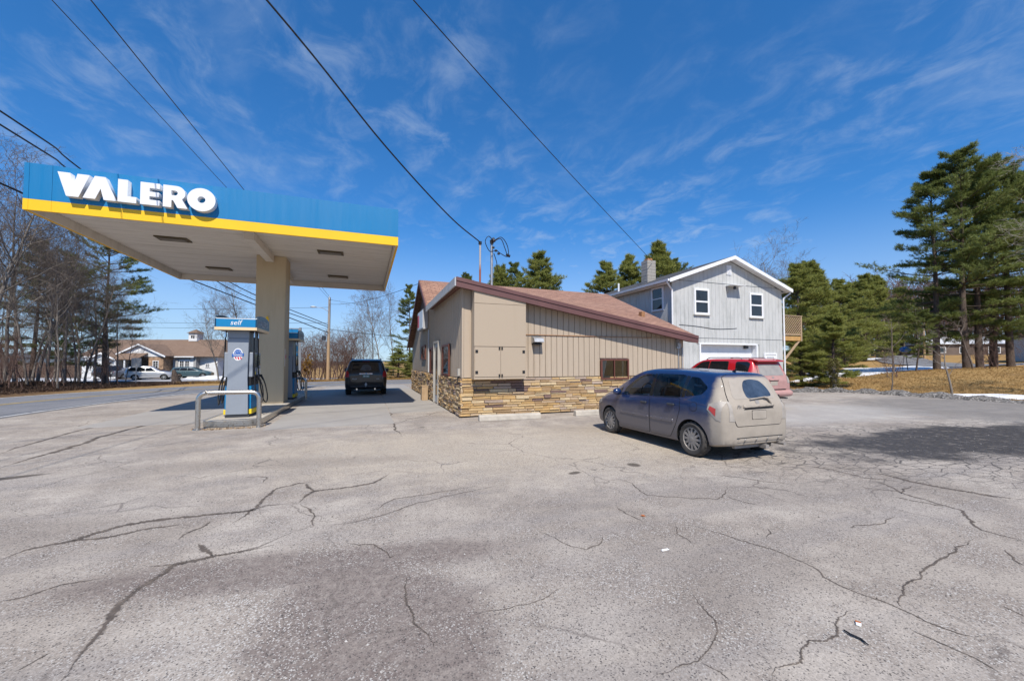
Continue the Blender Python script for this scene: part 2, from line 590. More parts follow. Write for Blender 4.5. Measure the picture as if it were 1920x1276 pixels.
# --- cracks, each a ragged dark gap with its own course
t = NT('crack dirt'); P_ = t.co('World')
t.set(Base_Color=t.ramp(t.noise(P_, 9, 5), [(.3, (.06, .048, .040)), (.55, (.125, .10, .082)), (.8, (.21, .17, .135))]), Roughness=1.0)
at_ = t.n.new('ShaderNodeAttribute'); at_.attribute_name = 'edge'
cr_ = t.math('ADD', at_.outputs['Fac'], t.math('ADD', t.math('MULTIPLY', t.math('SUBTRACT', t.noise(P_, 46, 7, .8), .5), 2.1), t.math('MULTIPLY', t.math('SUBTRACT', t.noise(P_, 5, 4, .6), .5), .9)))
t.set(Alpha=t.rng(cr_, .86, .22, 0, .90))
M['crack'] = t.m
CRACKS = [
    (0.05, [(-2.86, 4.70), (-2.80, 4.88), (-2.52, 4.97), (-2.45, 5.09), (-2.29, 5.25), (-2.01, 5.30), (-1.54, 5.30), (-1.18, 5.27), (-1.05, 5.40), (-0.71, 5.37)]),
    (0.035, [(-2.52, 4.97), (-2.28, 4.95), (-2.04, 5.06), (-1.72, 5.08)]),
    (0.03, [(-1.27, 4.87), (-1.18, 5.27), (-1.13, 5.52), (-1.06, 6.07), (-0.83, 6.21), (-0.63, 6.21)]),
    (0.04, [(-0.71, 5.37), (-0.66, 5.63), (-0.59, 5.78), (-0.27, 5.78), (0.13, 5.88), (0.37, 6.27)]),
    (0.03, [(-0.59, 5.78), (-0.73, 6.20)]),
    (0.025, [(-0.69, 5.31), (-0.49, 4.88), (-0.47, 4.51)]),
    (0.05, [(-1.47, 2.83), (-1.51, 3.12), (-1.55, 3.46), (-1.57, 3.59), (-1.54, 3.77), (-1.44, 4.10), (-1.20, 4.16), (-0.97, 4.18), (-0.75, 4.21)]),
    (0.04, [(-1.20, 4.16), (-1.41, 4.48)]),
    (0.02, [(-1.44, 4.10), (-1.63, 4.13)]),
    (0.025, [(-1.62, 4.65), (-1.62, 4.77), (-1.50, 4.96), (-1.50, 5.08)]),
    (0.025, [(-2.37, 3.90), (-2.24, 3.92), (-2.10, 4.03), (-1.87, 4.04)]),
    (0.02, [(-1.76, 2.99), (-1.71, 3.06), (-1.67, 3.14)]),
    (0.025, [(0.34, 3.27), (0.30, 3.03), (0.31, 2.83), (0.31, 2.68), (0.36, 2.58), (0.39, 2.33)]),
    (0.02, [(-0.18, 4.05), (0.10, 3.92), (0.22, 3.60), (0.27, 3.64)]),
    (0.055, [(-5.35, 8.72), (-5.40, 9.50), (-5.35, 10.21), (-5.51, 11.48), (-5.48, 12.49), (-5.39, 14.06), (-5.25, 15.59)]),
    (0.04, [(-6.17, 10.04), (-6.36, 11.06), (-6.40, 11.71), (-6.46, 13.10), (-6.56, 14.94), (-6.45, 17.24), (-6.67, 20.05)]),
    (0.02, [(-6.40, 11.71), (-5.84, 11.73), (-4.51, 11.52)]),
    (0.018, [(-1.65, 6.75), (-1.46, 6.80), (-1.31, 6.71), (-1.28, 6.40)]),
    (0.02, [(2.90, 3.43), (3.17, 3.23), (3.30, 2.90), (3.40, 2.65), (3.44, 2.39), (3.44, 2.22), (3.36, 2.11), (3.36, 1.92), (3.41, 1.78), (3.42, 1.64), (3.41, 1.53), (3.45, 1.40), (3.50, 1.35), (3.73, 1.28)]),
    (0.022, [(3.22, 1.55), (3.23, 1.40), (3.25, 1.25), (3.21, 1.14)]),
    (0.016, [(2.76, 3.97), (2.72, 3.73), (2.75, 3.45)]),
    (0.018, [(3.36, 4.90), (3.48, 4.64), (3.35, 4.22), (3.35, 4.15), (3.78, 3.85), (4.05, 3.74), (4.31, 3.86), (4.73, 4.18)]),
    (0.016, [(4.23, 3.78), (4.25, 3.57), (4.34, 3.41)]),
    (0.02, [(5.55, 2.14), (5.02, 2.04), (4.28, 1.92), (4.03, 1.84), (3.84, 1.84), (3.65, 1.76), (3.49, 1.72), (3.43, 1.66)]),
    (0.024, [(3.16, 1.77), (2.95, 1.76), (2.83, 1.72), (2.73, 1.65), (2.62, 1.64), (2.52, 1.68), (2.42, 1.65), (2.30, 1.58), (2.13, 1.60), (2.02, 1.54)]),
    (0.018, [(2.25, 2.35), (2.19, 2.20), (2.15, 2.02), (2.04, 1.91), (1.84, 1.81), (1.77, 1.78), (1.59, 1.78), (1.40, 1.77)]),
    (0.015, [(1.77, 1.78), (1.82, 1.68), (1.82, 1.62)]),
    (0.025, [(6.09, 3.50), (6.47, 3.17), (6.34, 2.71), (6.32, 2.50), (5.77, 2.15), (5.77, 2.06), (5.77, 1.88)]),
    (0.04, [(7.26, 3.81), (7.22, 3.53), (7.18, 3.27), (7.25, 2.93), (7.34, 2.63), (7.53, 2.44)]),
    (0.018, [(4.80, 4.57), (5.12, 4.30), (5.54, 3.75)]),
    (0.015, [(4.60, 2.63), (4.70, 2.66), (5.09, 2.59), (5.46, 2.68)]),
    (0.018, [(5.37, 1.86), (5.15, 1.74), (5.09, 1.66)]),
    (0.015, [(4.12, 1.45), (4.08, 1.34)]),
    (0.014, [(3.04, 3.35), (2.87, 3.14), (2.85, 2.90)]),
    (0.014, [(3.82, 2.92), (3.73, 2.82), (3.57, 2.75)]),
    (0.03, [(0.90, 16.17), (0.84, 13.48), (0.77, 11.06), (0.82, 9.27)]),
    (0.02, [(0.77, 11.06), (1.64, 12.38), (2.75, 13.84)]),
    (0.02, [(-0.36, 4.53), (0.00, 4.55), (0.46, 4.79), (1.14, 5.03), (1.93, 5.22)]),
    (0.016, [(0.11, 4.74), (0.36, 5.11), (0.82, 5.15), (1.47, 5.21)]),
    (0.018, [(1.60, 3.71), (1.77, 3.25), (1.87, 3.15), (2.04, 3.20), (2.16, 3.34)]),
    (0.014, [(0.63, 2.59), (0.92, 2.60), (1.12, 2.60), (1.45, 2.72)]),
    (0.02, [(6.52, 4.59), (6.82, 4.13), (6.78, 3.69), (7.04, 3.33)]),
    (0.02, [(6.77, 3.56), (6.41, 3.08), (6.95, 3.23)]),
    (0.02, [(6.16, 3.07), (6.22, 2.84), (6.29, 2.60)]),
]

rc = random.Random(5)
for w, pts in CRACKS:
    q = [Vector((x, y)) for x, y in pts]
    for _ in range(4):
        nq = [q[0]]
        for a, b in zip(q[:-1], q[1:]):
            d = b - a
            nrm = Vector((-d.y, d.x))
            j = .5 if w < .035 else .28
            nq += [a + d * rc.uniform(.4, .6) + nrm * rc.uniform(-.17, .17) * j, b]
        q = nq
    L, Rr = [], []
    m = len(q)
    for i, p in enumerate(q):
        d = (q[min(i + 1, m - 1)] - q[max(i - 1, 0)]).normalized()
        nrm = Vector((-d.y, d.x))
        e = min(1, 4 * min(i, m - 1 - i) / m + .12)
        dist = max(1.6, p.length)
        ww = w * (.72 if w < .03 else .92) * e * min(1.7, max(.5, dist / 4.8))
        L.append(p + nrm * ww * rc.uniform(.35, 1.35)); Rr.append(p - nrm * ww * rc.uniform(.35, 1.35))
    mb = MB()
    mb.add([(p.x, p.y, .003) for p in L] + [(p.x, p.y, .003) for p in q] + [(p.x, p.y, .003) for p in Rr],
           [(k * m + i, k * m + i + 1, (k + 1) * m + i + 1, (k + 1) * m + i) for k in range(2) for i in range(m - 1)])
    o = mb.build('crack', M['crack'], lot_o)
    ea = o.data.attributes.new('edge', 'FLOAT', 'POINT')
    ends = [max(0.0, 1 - 6 * min(i, m - 1 - i) / m) * .5 for i in range(m)]
    ea.data.foreach_set('value', [1.0] * m + ends + [1.0] * m)

# --- concrete slabs of the fuelling lane and the apron along the shop
t = NT('concrete'); P_ = t.co('World')
a1 = t.noise(P_, .8, 7, .65); a2 = t.noise(P_, 30, 5, .7)
c = t.ramp(a1, [(.3, (.295, .272, .245)), (.55, (.345, .322, .292)), (.75, (.40, .375, .345))])
c = t.mix(t.rng(a2, .35, .7, 0, .35), c, (.24, .225, .205))
c = t.mix(t.rng(t.rand(), 0, 1, 0, .25), c, (.27, .255, .245))
t.set(Base_Color=c, Roughness=.9); t.bump(a2, .3, .004)
M['concrete'] = t.m
pad = tag(empty('concrete_pad'), kind='structure')
slabs = [(-2.30, .78, 11.3, 17.0), (-2.30, .80, 17.02, 23.0), (-2.30, .82, 23.02, 29.0), (.82, 2.70, 13.6, 18.4), (.84, 2.70, 18.42, 24.0), (.86, 2.7, 24.02, 30),
         (-6.8, -3.95, 13.2, 17.6), (-6.8, -3.95, 17.62, 22.5)]
for (x0, x1, y0, y1) in slabs:
    MB().box(x0, x1, y0, y1, -.08, .006).build('slab', M['concrete'], pad)

# --- main road with its edge line
def catmull(P, n=12):
    P = [np.array(p, float) for p in P]
    P = [2 * P[0] - P[1]] + P + [2 * P[-1] - P[-2]]
    out = []
    for i in range(1, len(P) - 2):
        for k in range(n):
            s = k / n
            out.append(.5 * (2 * P[i] + (P[i + 1] - P[i - 1]) * s + (2 * P[i - 1] - 5 * P[i] + 4 * P[i + 1] - P[i + 2]) * s * s + (3 * P[i] - P[i - 1] - 3 * P[i + 1] + P[i + 2]) * s ** 3))
    out.append(P[-2])
    return np.array(out)


def strip(path, o0, o1, z, follow=False, steps=1):
    d = np.gradient(path, axis=0); d /= np.linalg.norm(d, axis=1)[:, None]
    nn = np.stack([-d[:, 1], d[:, 0]], -1)
    rows = [path + nn * (o0 + (o1 - o0) * k / steps) for k in range(steps + 1)]
    vs_, fs = [], []
    m = len(path)
    for r_ in rows:
        zz = hz(r_[:, 0], r_[:, 1]) + z if follow else np.full(m, z)
        vs_ += [tuple(p) for p in np.column_stack([r_, zz])]
    for k in range(steps):
        for i in range(m - 1):
            fs.append((k * m + i, k * m + i + 1, (k + 1) * m + i + 1, (k + 1) * m + i))
    return MB().add(vs_, fs)


ROAD = catmull([(-13.6, -60), (-13.6, -20), (-13.6, 4), (-13.6, 16), (-12.9, 23), (-10.6, 28.3), (-6.0, 32.2), (0, 34.3), (9, 35.8), (30, 38), (90, 46)])
t = NT('road asphalt'); P_ = t.co('World')
a1 = t.noise(P_, .5, 6, .6); a2 = t.voro(P_, 55, 'F1', 'Color')
c = t.ramp(a1, [(.3, (.145, .147, .155)), (.7, (.20, .20, .208))])
vm = t.n.new('ShaderNodeVectorMath'); vm.operation = 'SCALE'; t.l.new(c, vm.inputs[0]); t.l.new(t.rng(t.sep(a2)[0], 0, 1, .75, 1.25), vm.inputs['Scale'])
t.set(Base_Color=vm.outputs[0], Roughness=.85); t.bump(t.sep(a2)[0], .3, .004)
M['road'] = t.m
road = strip(ROAD, -3.55, 3.45, .008).build('road', M['road']); tag(road, kind='structure')
t = NT('road paint'); P_ = t.co('World')
t.set(Base_Color=t.mix(t.rng(t.noise(P_, 6, 6, .7), .48, .62), (.62, .61, .58), (.22, .22, .22)), Roughness=.8)
M['line'] = t.m
strip(ROAD, -3.36, -3.24, .012).build('edge_line', M['line'], road)
strip(ROAD, 3.16, 3.28, .012).build('edge_line', M['line'], road)
M['line_y'] = simple('yellow road paint', (.45, .30, .05), .8, var=.3, space='World')
strip(ROAD, .05, .15, .012).build('centre_line', M['line_y'], road)
strip(ROAD, -.15, -.05, .012).build('centre_line', M['line_y'], road)
# pale sanded shoulder between road and lot
M['sand'] = simple('winter road sand', (.37, .34, .30), .95, var=.35, scale=1.6, bump=.4, space='World')

# --- side street on the rise and office car park, laid over the terrain
SIDE = catmull([(62, -40), (58, 0), (60, 22), (72, 34), (100, 47), (150, 62)])
tag(strip(SIDE, -2.6, 2.6, .10, True, 4).build('side_street', M['road'], smooth=180), kind='structure')
M['lotgrey'] = simple('salted car park asphalt', (.38, .38, .39), .9, var=.25, scale=.6, space='World')
OFF = Matrix.Translation((-24.6, 63.0, -.56)) @ Matrix.Rotation(R(-20.3), 4, 'Z')
mb = MB()
ring = []
for k in range(40):
    a = 2 * math.pi * k / 40
    p = OFF @ Vector((-1 + 24 * math.copysign(abs(math.cos(a)) ** .5, math.cos(a)), -1.5 + 4.6 * math.copysign(abs(math.sin(a)) ** .5, math.sin(a)), 0))
    ring.append((p.x, p.y, hz1(p.x, p.y) + .06))
mb.add(ring, [tuple(range(40))])
tag(mb.build('office_car_park', M['lotgrey']), kind='structure')

# --- snow left in the shade
t = NT('old snow'); P_ = t.co('World')
t.set(Base_Color=t.mix(t.rng(t.noise(P_, 2.2, 8, .7), .45, .8), (.80, .82, .86), (.42, .40, .38)), Roughness=.75)
t.b.inputs['Subsurface Weight'].default_value = 0
t.bump(t.noise(P_, 5, 6, .7), .6, .08)
M['snow'] = t.m


def snow_patch(cx, cy, rx, ry, rot, h, seed, label, base=None):
    rg = random.Random(seed)
    ph = [rg.uniform(0, 6.28) for _ in range(6)]
    vs_, fs = [], []
    nr, na = 7, 44
    ca, sa = math.cos(rot), math.sin(rot)
    for i in range(nr + 1):
        f = i / nr
        for k in range(na):
            a = 2 * math.pi * k / na
            w = 1 + .22 * math.sin(2 * a + ph[0]) + .16 * math.sin(5 * a + ph[1]) + .1 * math.sin(9 * a + ph[2]) + .07 * math.sin(17 * a + ph[3])
            px, py = rx * f * w * math.cos(a), ry * f * w * math.sin(a)
            x, y = cx + px * ca - py * sa, cy + px * sa + py * ca
            hh = h * (1 - f ** 3) * (.75 + .25 * math.sin(x * 1.7 + ph[4]) * math.sin(y * 2.1 + ph[5]))
            z = (hz1(x, y) if base is None else base) + hh + (.012 if f < 1 else -.03)
            vs_.append((x, y, z))
    for i in range(nr):
        for k in range(na):
            k2 = (k + 1) % na
            fs.append((i * na + k, i * na + k2, (i + 1) * na + k2, (i + 1) * na + k))
    o = MB().add(vs_, fs).build('snow_patch', M['snow'], smooth=180)
    return tag(o, label, 'snow', kind='stuff')


snow_patch(40.5, 22.6, 8.5, 3.4, R(12), .10, 1, 'shaded sheet of snow behind the brown lawn mound')
snow_patch(53, 25, 8, 5.5, R(-15), .12, 2, 'bright snow patch before the side street')
snow_patch(62, 15, 8, 5, R(-10), .15, 3, 'snow bank in front of the white garage')
snow_patch(27.6, 8.6, .55, 3.2, R(14), .16, 4, 'dirty strip of ploughed snow along the lawn edge')
snow_patch(28.0, 4.2, .6, 2.4, R(8), .2, 5, 'dirty heap of ploughed snow by the wet asphalt')
snow_patch(78, 42, 7, 3, R(20), .15, 6, 'snow strip along the far side of the side street')
for k, (lx, ly, rx, ry, h) in enumerate(((7.5, .6, 4.6, 1.1, .5), (15, .2, 3.5, 1.0, .45), (-9, -1.5, 5, 1.2, .12))):
    p = OFF @ Vector((lx, ly, 0))
    snow_patch(p.x, p.y, rx, ry, R(-20), h, 20 + k, ['long ploughed snow heap before the office wall', 'short ploughed snow heap by the office corner', 'thin snow left on the office car park'][k])

# --- gravel berm at the end of the lot
t = NT('gravel'); P_ = t.co('World')
gcol = t.sep(t.voro(P_, 18, 'F1', 'Color'))
t.set(Base_Color=t.ramp(gcol[0], [(0, (.06, .055, .05)), (.6, (.15, .14, .13)), (1, (.30, .28, .26))]), Roughness=.95)
t.bump(gcol[1], 1.0, .05)
M['gravel'] = t.m
BERM = catmull([(21.6, 16.3), (22.4, 15.6), (24.4, 15.0), (25.4, 13.6), (25.4, 11.7), (25.4, 9.4), (25.2, 7.6)], 24)
d = np.gradient(BERM, axis=0); d /= np.linalg.norm(d, axis=1)[:, None]
nn = np.stack([-d[:, 1], d[:, 0]], -1)
rg = np.random.default_rng(3)
vs_, fs = [], []
nc = 11
for i in range(len(BERM)):
    e = min(1, 5 * min(i, len(BERM) - 1 - i) / len(BERM))
    for k in range(nc):
        s = (k / (nc - 1) * 2 - 1)
        p = BERM[i] + nn[i] * s * (.75 + .12 * math.sin(i * .8))
        z = (.26 * e * (.7 + .3 * math.sin(i * .37)) * (1 - s * s) + (rg.uniform(-.035, .05) if 0 < k < nc - 1 else 0)) + (.0 if 0 < k < nc - 1 else -.06) + hz1(*p) * .4
        vs_.append((p[0], p[1], z))
for i in range(len(BERM) - 1):
    for k in range(nc - 1):
        fs.append((i * nc + k, i * nc + k + 1, (i + 1) * nc + k + 1, (i + 1) * nc + k))
tag(MB().add(vs_, fs).build('gravel_berm', M['gravel']), 'low dark gravel berm scraped up along the lawn', 'gravel', kind='stuff')

# --- far wooded hills on the horizon
M['hill'] = simple('far woods', (.07, .085, .095), 1.0, var=.35, scale=.01, space='World')
vs_, fs = [], []
na = 160
for k in range(na):
    a = 2 * math.pi * k / na
    x, y = 1500 * math.cos(a), 1500 * math.sin(a)
    h = 24 + 10 * math.sin(3 * a + .6) + 9 * math.sin(7 * a) + 5 * math.sin(13 * a + 2) + 2.5 * math.sin(29 * a)
    vs_ += [(x, y, -20), (x * 1.12, y * 1.12, h * .6), (x * 1.4, y * 1.4, h)]
for k in range(na):
    k2 = (k + 1) % na
    for j in range(2):
        fs.append((k * 3 + j, k2 * 3 + j, k2 * 3 + j + 1, k * 3 + j + 1))
tag(MB().add(vs_, fs).build('hills', M['hill'], smooth=180), kind='structure')

# ================================================================ fuelling canopy
t = NT('blue fascia paint')
n_ = t.noise(t.co('World', scale=(3.5, 3.5, .25)), 1.4, 7, .7); n2_ = t.noise(t.co('World'), .5, 4, .6)
c = t.mix(t.rng(n2_, .35, .7, 0, .35), (.002, .175, .41), (.003, .20, .45))
c = t.mix(t.rng(n_, .60, .82, 0, .12), c, (.03, .16, .30))
t.set(Base_Color=c, Roughness=t.rng(n_, .3, .7, .36, .55)); M['blue'] = t.m
M['yellow'] = simple('yellow fascia paint', (.90, .53, .004), .45, var=.05, scale=.8)
t = NT('canopy soffit'); P_ = t.co('World')
c = t.mix(t.rng(t.noise(t.co('World', scale=(.25, 3, 1)), 1.5, 6, .65), .45, .75, 0, .6), (.72, .675, .61), (.50, .455, .40))
c = t.mix(t.rng(t.noise(P_, .5, 5, .7), .55, .75, 0, .4), c, (.50, .44, .37))
t.set(Base_Color=c, Roughness=.55); M['soffit'] = t.m
M['white'] = simple('white letter plastic', (.80, .81, .82), .35, var=.03)
t = NT('tan column paint'); P_ = t.co('World')
c = t.mix(t.rng(t.noise(t.co('World', scale=(3, 3, .4)), 2, 6, .65), .5, .78, 0, .5), (.54, .44, .29), (.43, .34, .21))
t.set(Base_Color=c, Roughness=.6); M['column'] = t.m
M['black'] = simple('black rubber', (.012, .012, .013), .5, var=.2)
M['dark'] = simple('dark grey plastic', (.045, .048, .055), .45, var=.15)
M['lampbox'] = simple('brown lamp box', (.10, .075, .035), .6, var=.2)
M['lens'] = simple('unlit lamp lens', (.045, .038, .022), .3, var=.2)
t = NT('stainless steel'); P_ = t.co('Object')
t.set(Base_Color=(.58, .55, .50), Metallic=1.0, Roughness=t.rng(t.noise(P_, 20, 5), .3, .7, .22, .42)); M['steel'] = t.m
M['galv'] = simple('galvanised metal', (.42, .43, .44), .5, metal=.7, var=.2, scale=8)

CX0, CX1, CY0, CY1, CZ0, CZ1, CZS = -7.75, .95, 12.93, 21.60, 5.33, 6.48, 5.58
YB = CZ0 + .27
canopy = thing('fuel_canopy', 'blue and yellow fuel canopy with big white letters on one tan column', 'canopy', (-3.3, 17.2, 0))
canopy_inv = Matrix.Translation((3.3, -17.2, 0))


def cpart(mb, name, mat, parent=canopy, **k):
    mb.v = [(x + 3.3, y - 17.2, z) for x, y, z in mb.v]
    return mb.build(name, mat, parent, **k)


T = .055
xs = [CX0, -7.65, -7.23, CX1]
for a, b in zip(xs[:-1], xs[1:]):
    p = cpart(MB().box(a + .003, b - .003, CY0, CY0 + T, YB, CZ1), 'fascia_panel', M['blue'])
    cpart(MB().box(a + .002, b - .002, CY0 - .004, CY0 + T, CZ0, YB - .003), 'yellow_band', M['yellow'])
ys = [CY0 + T + .004, 15.8, 18.6, CY1 - T - .004]
for a, b in zip(ys[:-1], ys[1:]):
    for (x0, x1, sx) in ((CX0, CX0 + T, -.004), (CX1 - T, CX1, .004)):
        cpart(MB().box(x0, x1, a + .003, b - .003, YB, CZ1), 'fascia_panel', M['blue'])
        cpart(MB().box(min(x0, x0 + sx), max(x1, x1 + sx), a + .002, b - .002, CZ0, YB - .003), 'yellow_band', M['yellow'])
for a, b in zip(xs[:-1], xs[1:]):
    cpart(MB().box(a + .003, b - .003, CY1 - T, CY1, YB, CZ1), 'fascia_panel', M['blue'])
    cpart(MB().box(a + .002, b - .002, CY1 - T, CY1 + .004, CZ0, YB - .003), 'yellow_band', M['yellow'])
# inner skirt liners
for (a, b, c_, d_) in ((CX0 + T + .004, CX0 + T + .034, CY0 + T + .01, CY1 - T - .01), (CX1 - T - .034, CX1 - T - .004, CY0 + T + .01, CY1 - T - .01)):
    cpart(MB().box(a, b, c_, d_, CZ0 + .012, CZS + .1), 'skirt_liner', M['soffit'])
for (c_, d_) in ((CY0 + T + .004, CY0 + T + .034), (CY1 - T - .034, CY1 - T - .004)):
    cpart(MB().box(CX0 + T + .04, CX1 - T - .04, c_, d_, CZ0 + .010, CZS + .1), 'skirt_liner', M['soffit'])
# deck pans of the soffit: long trays running front to back of the bays
npan = 21
w_ = (CY1 - CY0 - 2 * T - .09) / npan
for k in range(npan):
    y0 = CY0 + T + .045 + k * w_
    cpart(MB().box(CX0 + T + .045, CX1 - T - .045, y0 + .004, y0 + w_ - .004, CZS + (.0 if k % 2 else .004), CZS + .03), 'deck_pan', M['soffit'])
cpart(MB().box(CX0 + .06, CX1 - .06, CY0 + .06, CY1 - .06, CZS + .04, CZ1 - .12), 'roof_deck', M['soffit'])
# cross beam and column
mb = MB(); mb.box(-3.43, -3.17, CY0 + .9, 16.72, CZS - .24, CZS - .002); mb.box(-3.43, -3.17, 17.66, CY1 - .7, CZS - .24, CZS - .002)
cpart(mb, 'beam', M['soffit'])
col_o = cpart(MB().box(-3.74, -2.80, 16.74, 17.64, .15, CZS - .004), 'column', M['column'], bevel=.012)
cpart(MB().box(-2.84, -2.785, 16.76, 16.80, .16, CZS - .02).box(-2.84, -2.785, 17.58, 17.62, .16, CZS - .02), 'corner_trim', M['column'])
mb = MB(); mb.lathe([(0, 0), (.075, 0), (.07, .02), (0, .03)], 20, 'y'); mb.v = [(x * .7 - 3.36, 16.738 - y, z * 1.9 + 3.2) for x, y, z in mb.v]
cpart(mb, 'medallion', M['yellow'])
# soffit lamps
for (lx, ly) in ((-5.75, 15.5), (-1.18, 15.5), (-5.75, 19.8), (-1.18, 19.8)):
    f = cpart(MB().box(lx - .42, lx + .42, ly - .24, ly + .24, CZS - .035, CZS - .004), 'lamp_frame', M['lampbox'])
    mb = MB().box(lx - .34, lx + .34, ly - .17, ly + .17, CZS - .05, CZS - .036)
    cpart(mb, 'lamp_lens', M['lens'], f)
# letters
def arc(cx, cy, rx, ry, a0, a1, n=20):
    return [(cx + rx * math.cos(R(a0 + (a1 - a0) * k / n)), cy + ry * math.sin(R(a0 + (a1 - a0) * k / n))) for k in range(n + 1)]


H_ = .575
LET = [
    (-7.05, [[(0, H_), (.17, 0), (.40, 0), (.60, H_), (.37, H_), (.285, .21), (.235, H_)]]),
    (-6.57, [[(0, 0), (.215, H_), (.42, H_), (.655, 0), (.40, 0), (.335, .27), (.235, 0)]]),
    (-5.90, [[(0, 0), (.375, 0), (.375, .155), (.195, .155), (.195, H_), (0, H_)]]),
    (-5.45, [[(0, 0), (.40, 0), (.40, .135), (.19, .135), (.19, .225), (.38, .225), (.38, .345), (.19, .345), (.19, .44), (.40, .44), (.40, H_), (0, H_)]]),
    (-4.98, [[(0, 0), (.18, 0), (.18, .19), (.215, .19), (.31, 0), (.53, 0), (.405, .235)] + arc(.285, .385, .19, .19, -50, 90, 12) + [(0, H_)],
             [(.175, .32)] + arc(.25, .385, .062, .065, -90, 90, 8) + [(.175, .45)]]),
    (-4.46, [arc(.31, .29, .315, .31, 0, 354, 40), arc(.31, .29, .088, .088, 354, 0, 24)]),
]
for x0, loops in LET:
    me = letter_mesh(loops, .17)
    o = link('letter', me, M['white'], canopy)
    o.location = (x0 + 3.3, 12.845 - 17.2, 5.715)

# ================================================================ island
M['kerb'] = simple('pale kerb concrete', (.43, .39, .33), .9, var=.2, scale=4, bump=.3, space='World')
island = thing('pump_island', 'long raised concrete pump island with rounded steel edged end', 'island', (-3.2, 12.1, 0))


def isl_outline(e):
    x0, x1, y0, y1, r = -3.85 - e, -2.55 + e, 12.15 - e, 20.9 + e, .5
    p = []
    for (cx, cy, a0) in ((x1 - r, y0 + r * .6, -90), (x1 - r, y1 - r * .6, 0), (x0 + r, y1 - r * .6, 90), (x0 + r, y0 + r * .6, 180)):
        p += [(cx + r * math.cos(R(a0 + 90 * k / 8)) + 3.2, cy + r * .6 * math.sin(R(a0 + 90 * k / 8)) - 12.1) for k in range(9)]
    return p


MB().prism(isl_outline(0), 'z', -.02, .15).build('platform', M['kerb'], island)
oa, ob = isl_outline(.002), isl_outline(.022)
n = len(oa)
mb = MB()
vs_ = [(*p, .02) for p in ob] + [(*p, .165) for p in ob] + [(*p, .165) for p in oa] + [(*p, .02) for p in oa]
fs = []
for j in range(4):
    for i in range(n):
        i2 = (i + 1) % n
        fs.append((j * n + i, j * n + i2, ((j + 1) % 4) * n + i2, ((j + 1) % 4) * n + i))
mb.add(vs_, fs).build('steel_edge', M['steel'], island, smooth=40)
# grit swept against the island end
rg = random.Random(8)
mb = MB()
for k in range(260):
    a = rg.uniform(-1.05, 1.05)
    x, y = .0 + a * .75, -.16 - abs(rg.gauss(0, .09)) + .12 * abs(a) ** 2
    s = rg.uniform(.006, .022)
    mb.add([(x - s, y - s, 0.0), (x + s, y - s, 0.0), (x + s, y + s, 0.0), (x - s, y + s, 0.0), (x, y, s * 1.6)], [(0, 1, 4), (1, 2, 4), (2, 3, 4), (3, 0, 4)])
t = NT('grit and dead leaves'); t.set(Base_Color=t.ramp(t.island(), [(0, (.08, .05, .03)), (.5, (.24, .16, .09)), (1, (.42, .33, .22))]), Roughness=1.0); M['grit'] = t.m
o = mb.build('grit_drift', M['grit']); o.location = (-3.2, 12.1, .001)
tag(o, 'brown grit and leaf crumbs swept against the island end', 'grit', kind='stuff')


def guard_rail(x0, x1, y, z0, h, label):
    g = thing('guard_rail', label, 'guard rail', ((x0 + x1) / 2, y, z0), group='steel guard rails at the island ends')
    hw = (x1 - x0) / 2
    MB().tube(fillet([(-hw, 0, 0), (-hw, 0, h), (hw, 0, h), (hw, 0, 0)], .2, 8), .055, 14).build('rail', M['steel'], g, smooth=60)
    for s in (-1, 1):
        MB().lathe([(.056, 0), (.11, 0), (.11, .012), (.056, .02)], 16, 'z', (s * hw, 0, 0)).build('foot_flange', M['steel'], g, smooth=40)
    return g


guard_rail(-3.83, -2.53, 11.92, 0, .90, 'bent steel guard rail before the rounded island end with grit')
guard_rail(-3.75, -2.42, 19.75, .0, .95, 'bent steel guard rail behind the pump in the canopy shade')

# ================================================================ fuel pumps
M['pgrey'] = simple('light grey pump panel', (.265, .295, .335), .38, var=.06, scale=2)
M['pdark'] = simple('slate pump panel', (.045, .05, .068), .4, var=.08)
M['pblue'] = simple('pump blue panel', (.005, .20, .43), .4, var=.06)
M['pyellow'] = simple('pump yellow base', (.80, .60, .02), .5, var=.12, scale=6)
M['cream'] = simple('cream stripe', (.80, .60, .35), .5, var=.04)
M['navy'] = simple('dark navy cap end', (.006, .045, .095), .35, var=.1)
M['screen'] = simple('dark display', (.015, .016, .018), .15, var=.1)
M['label_white'] = simple('white decal', (.78, .78, .76), .5, var=.03)
M['red'] = simple('red decal', (.60, .025, .045), .5, var=.05)
M['decal_blue'] = simple('blue decal', (.02, .115, .40), .5, var=.05)
M['chrome'] = simple('chrome', (.75, .75, .76), .15, metal=1.0, var=.05)
M['grey_text'] = simple('grey lettering', (.42, .45, .48), .5, var=.05)


def ellipse(cx, cz, rx, rz, n=28, a0=0, a1=360):
    return [(cx + rx * math.cos(R(a0 + (a1 - a0) * k / n)), cz + rz * math.sin(R(a0 + (a1 - a0) * k / n))) for k in range(n + (0 if a1 - a0 == 360 else 1))]


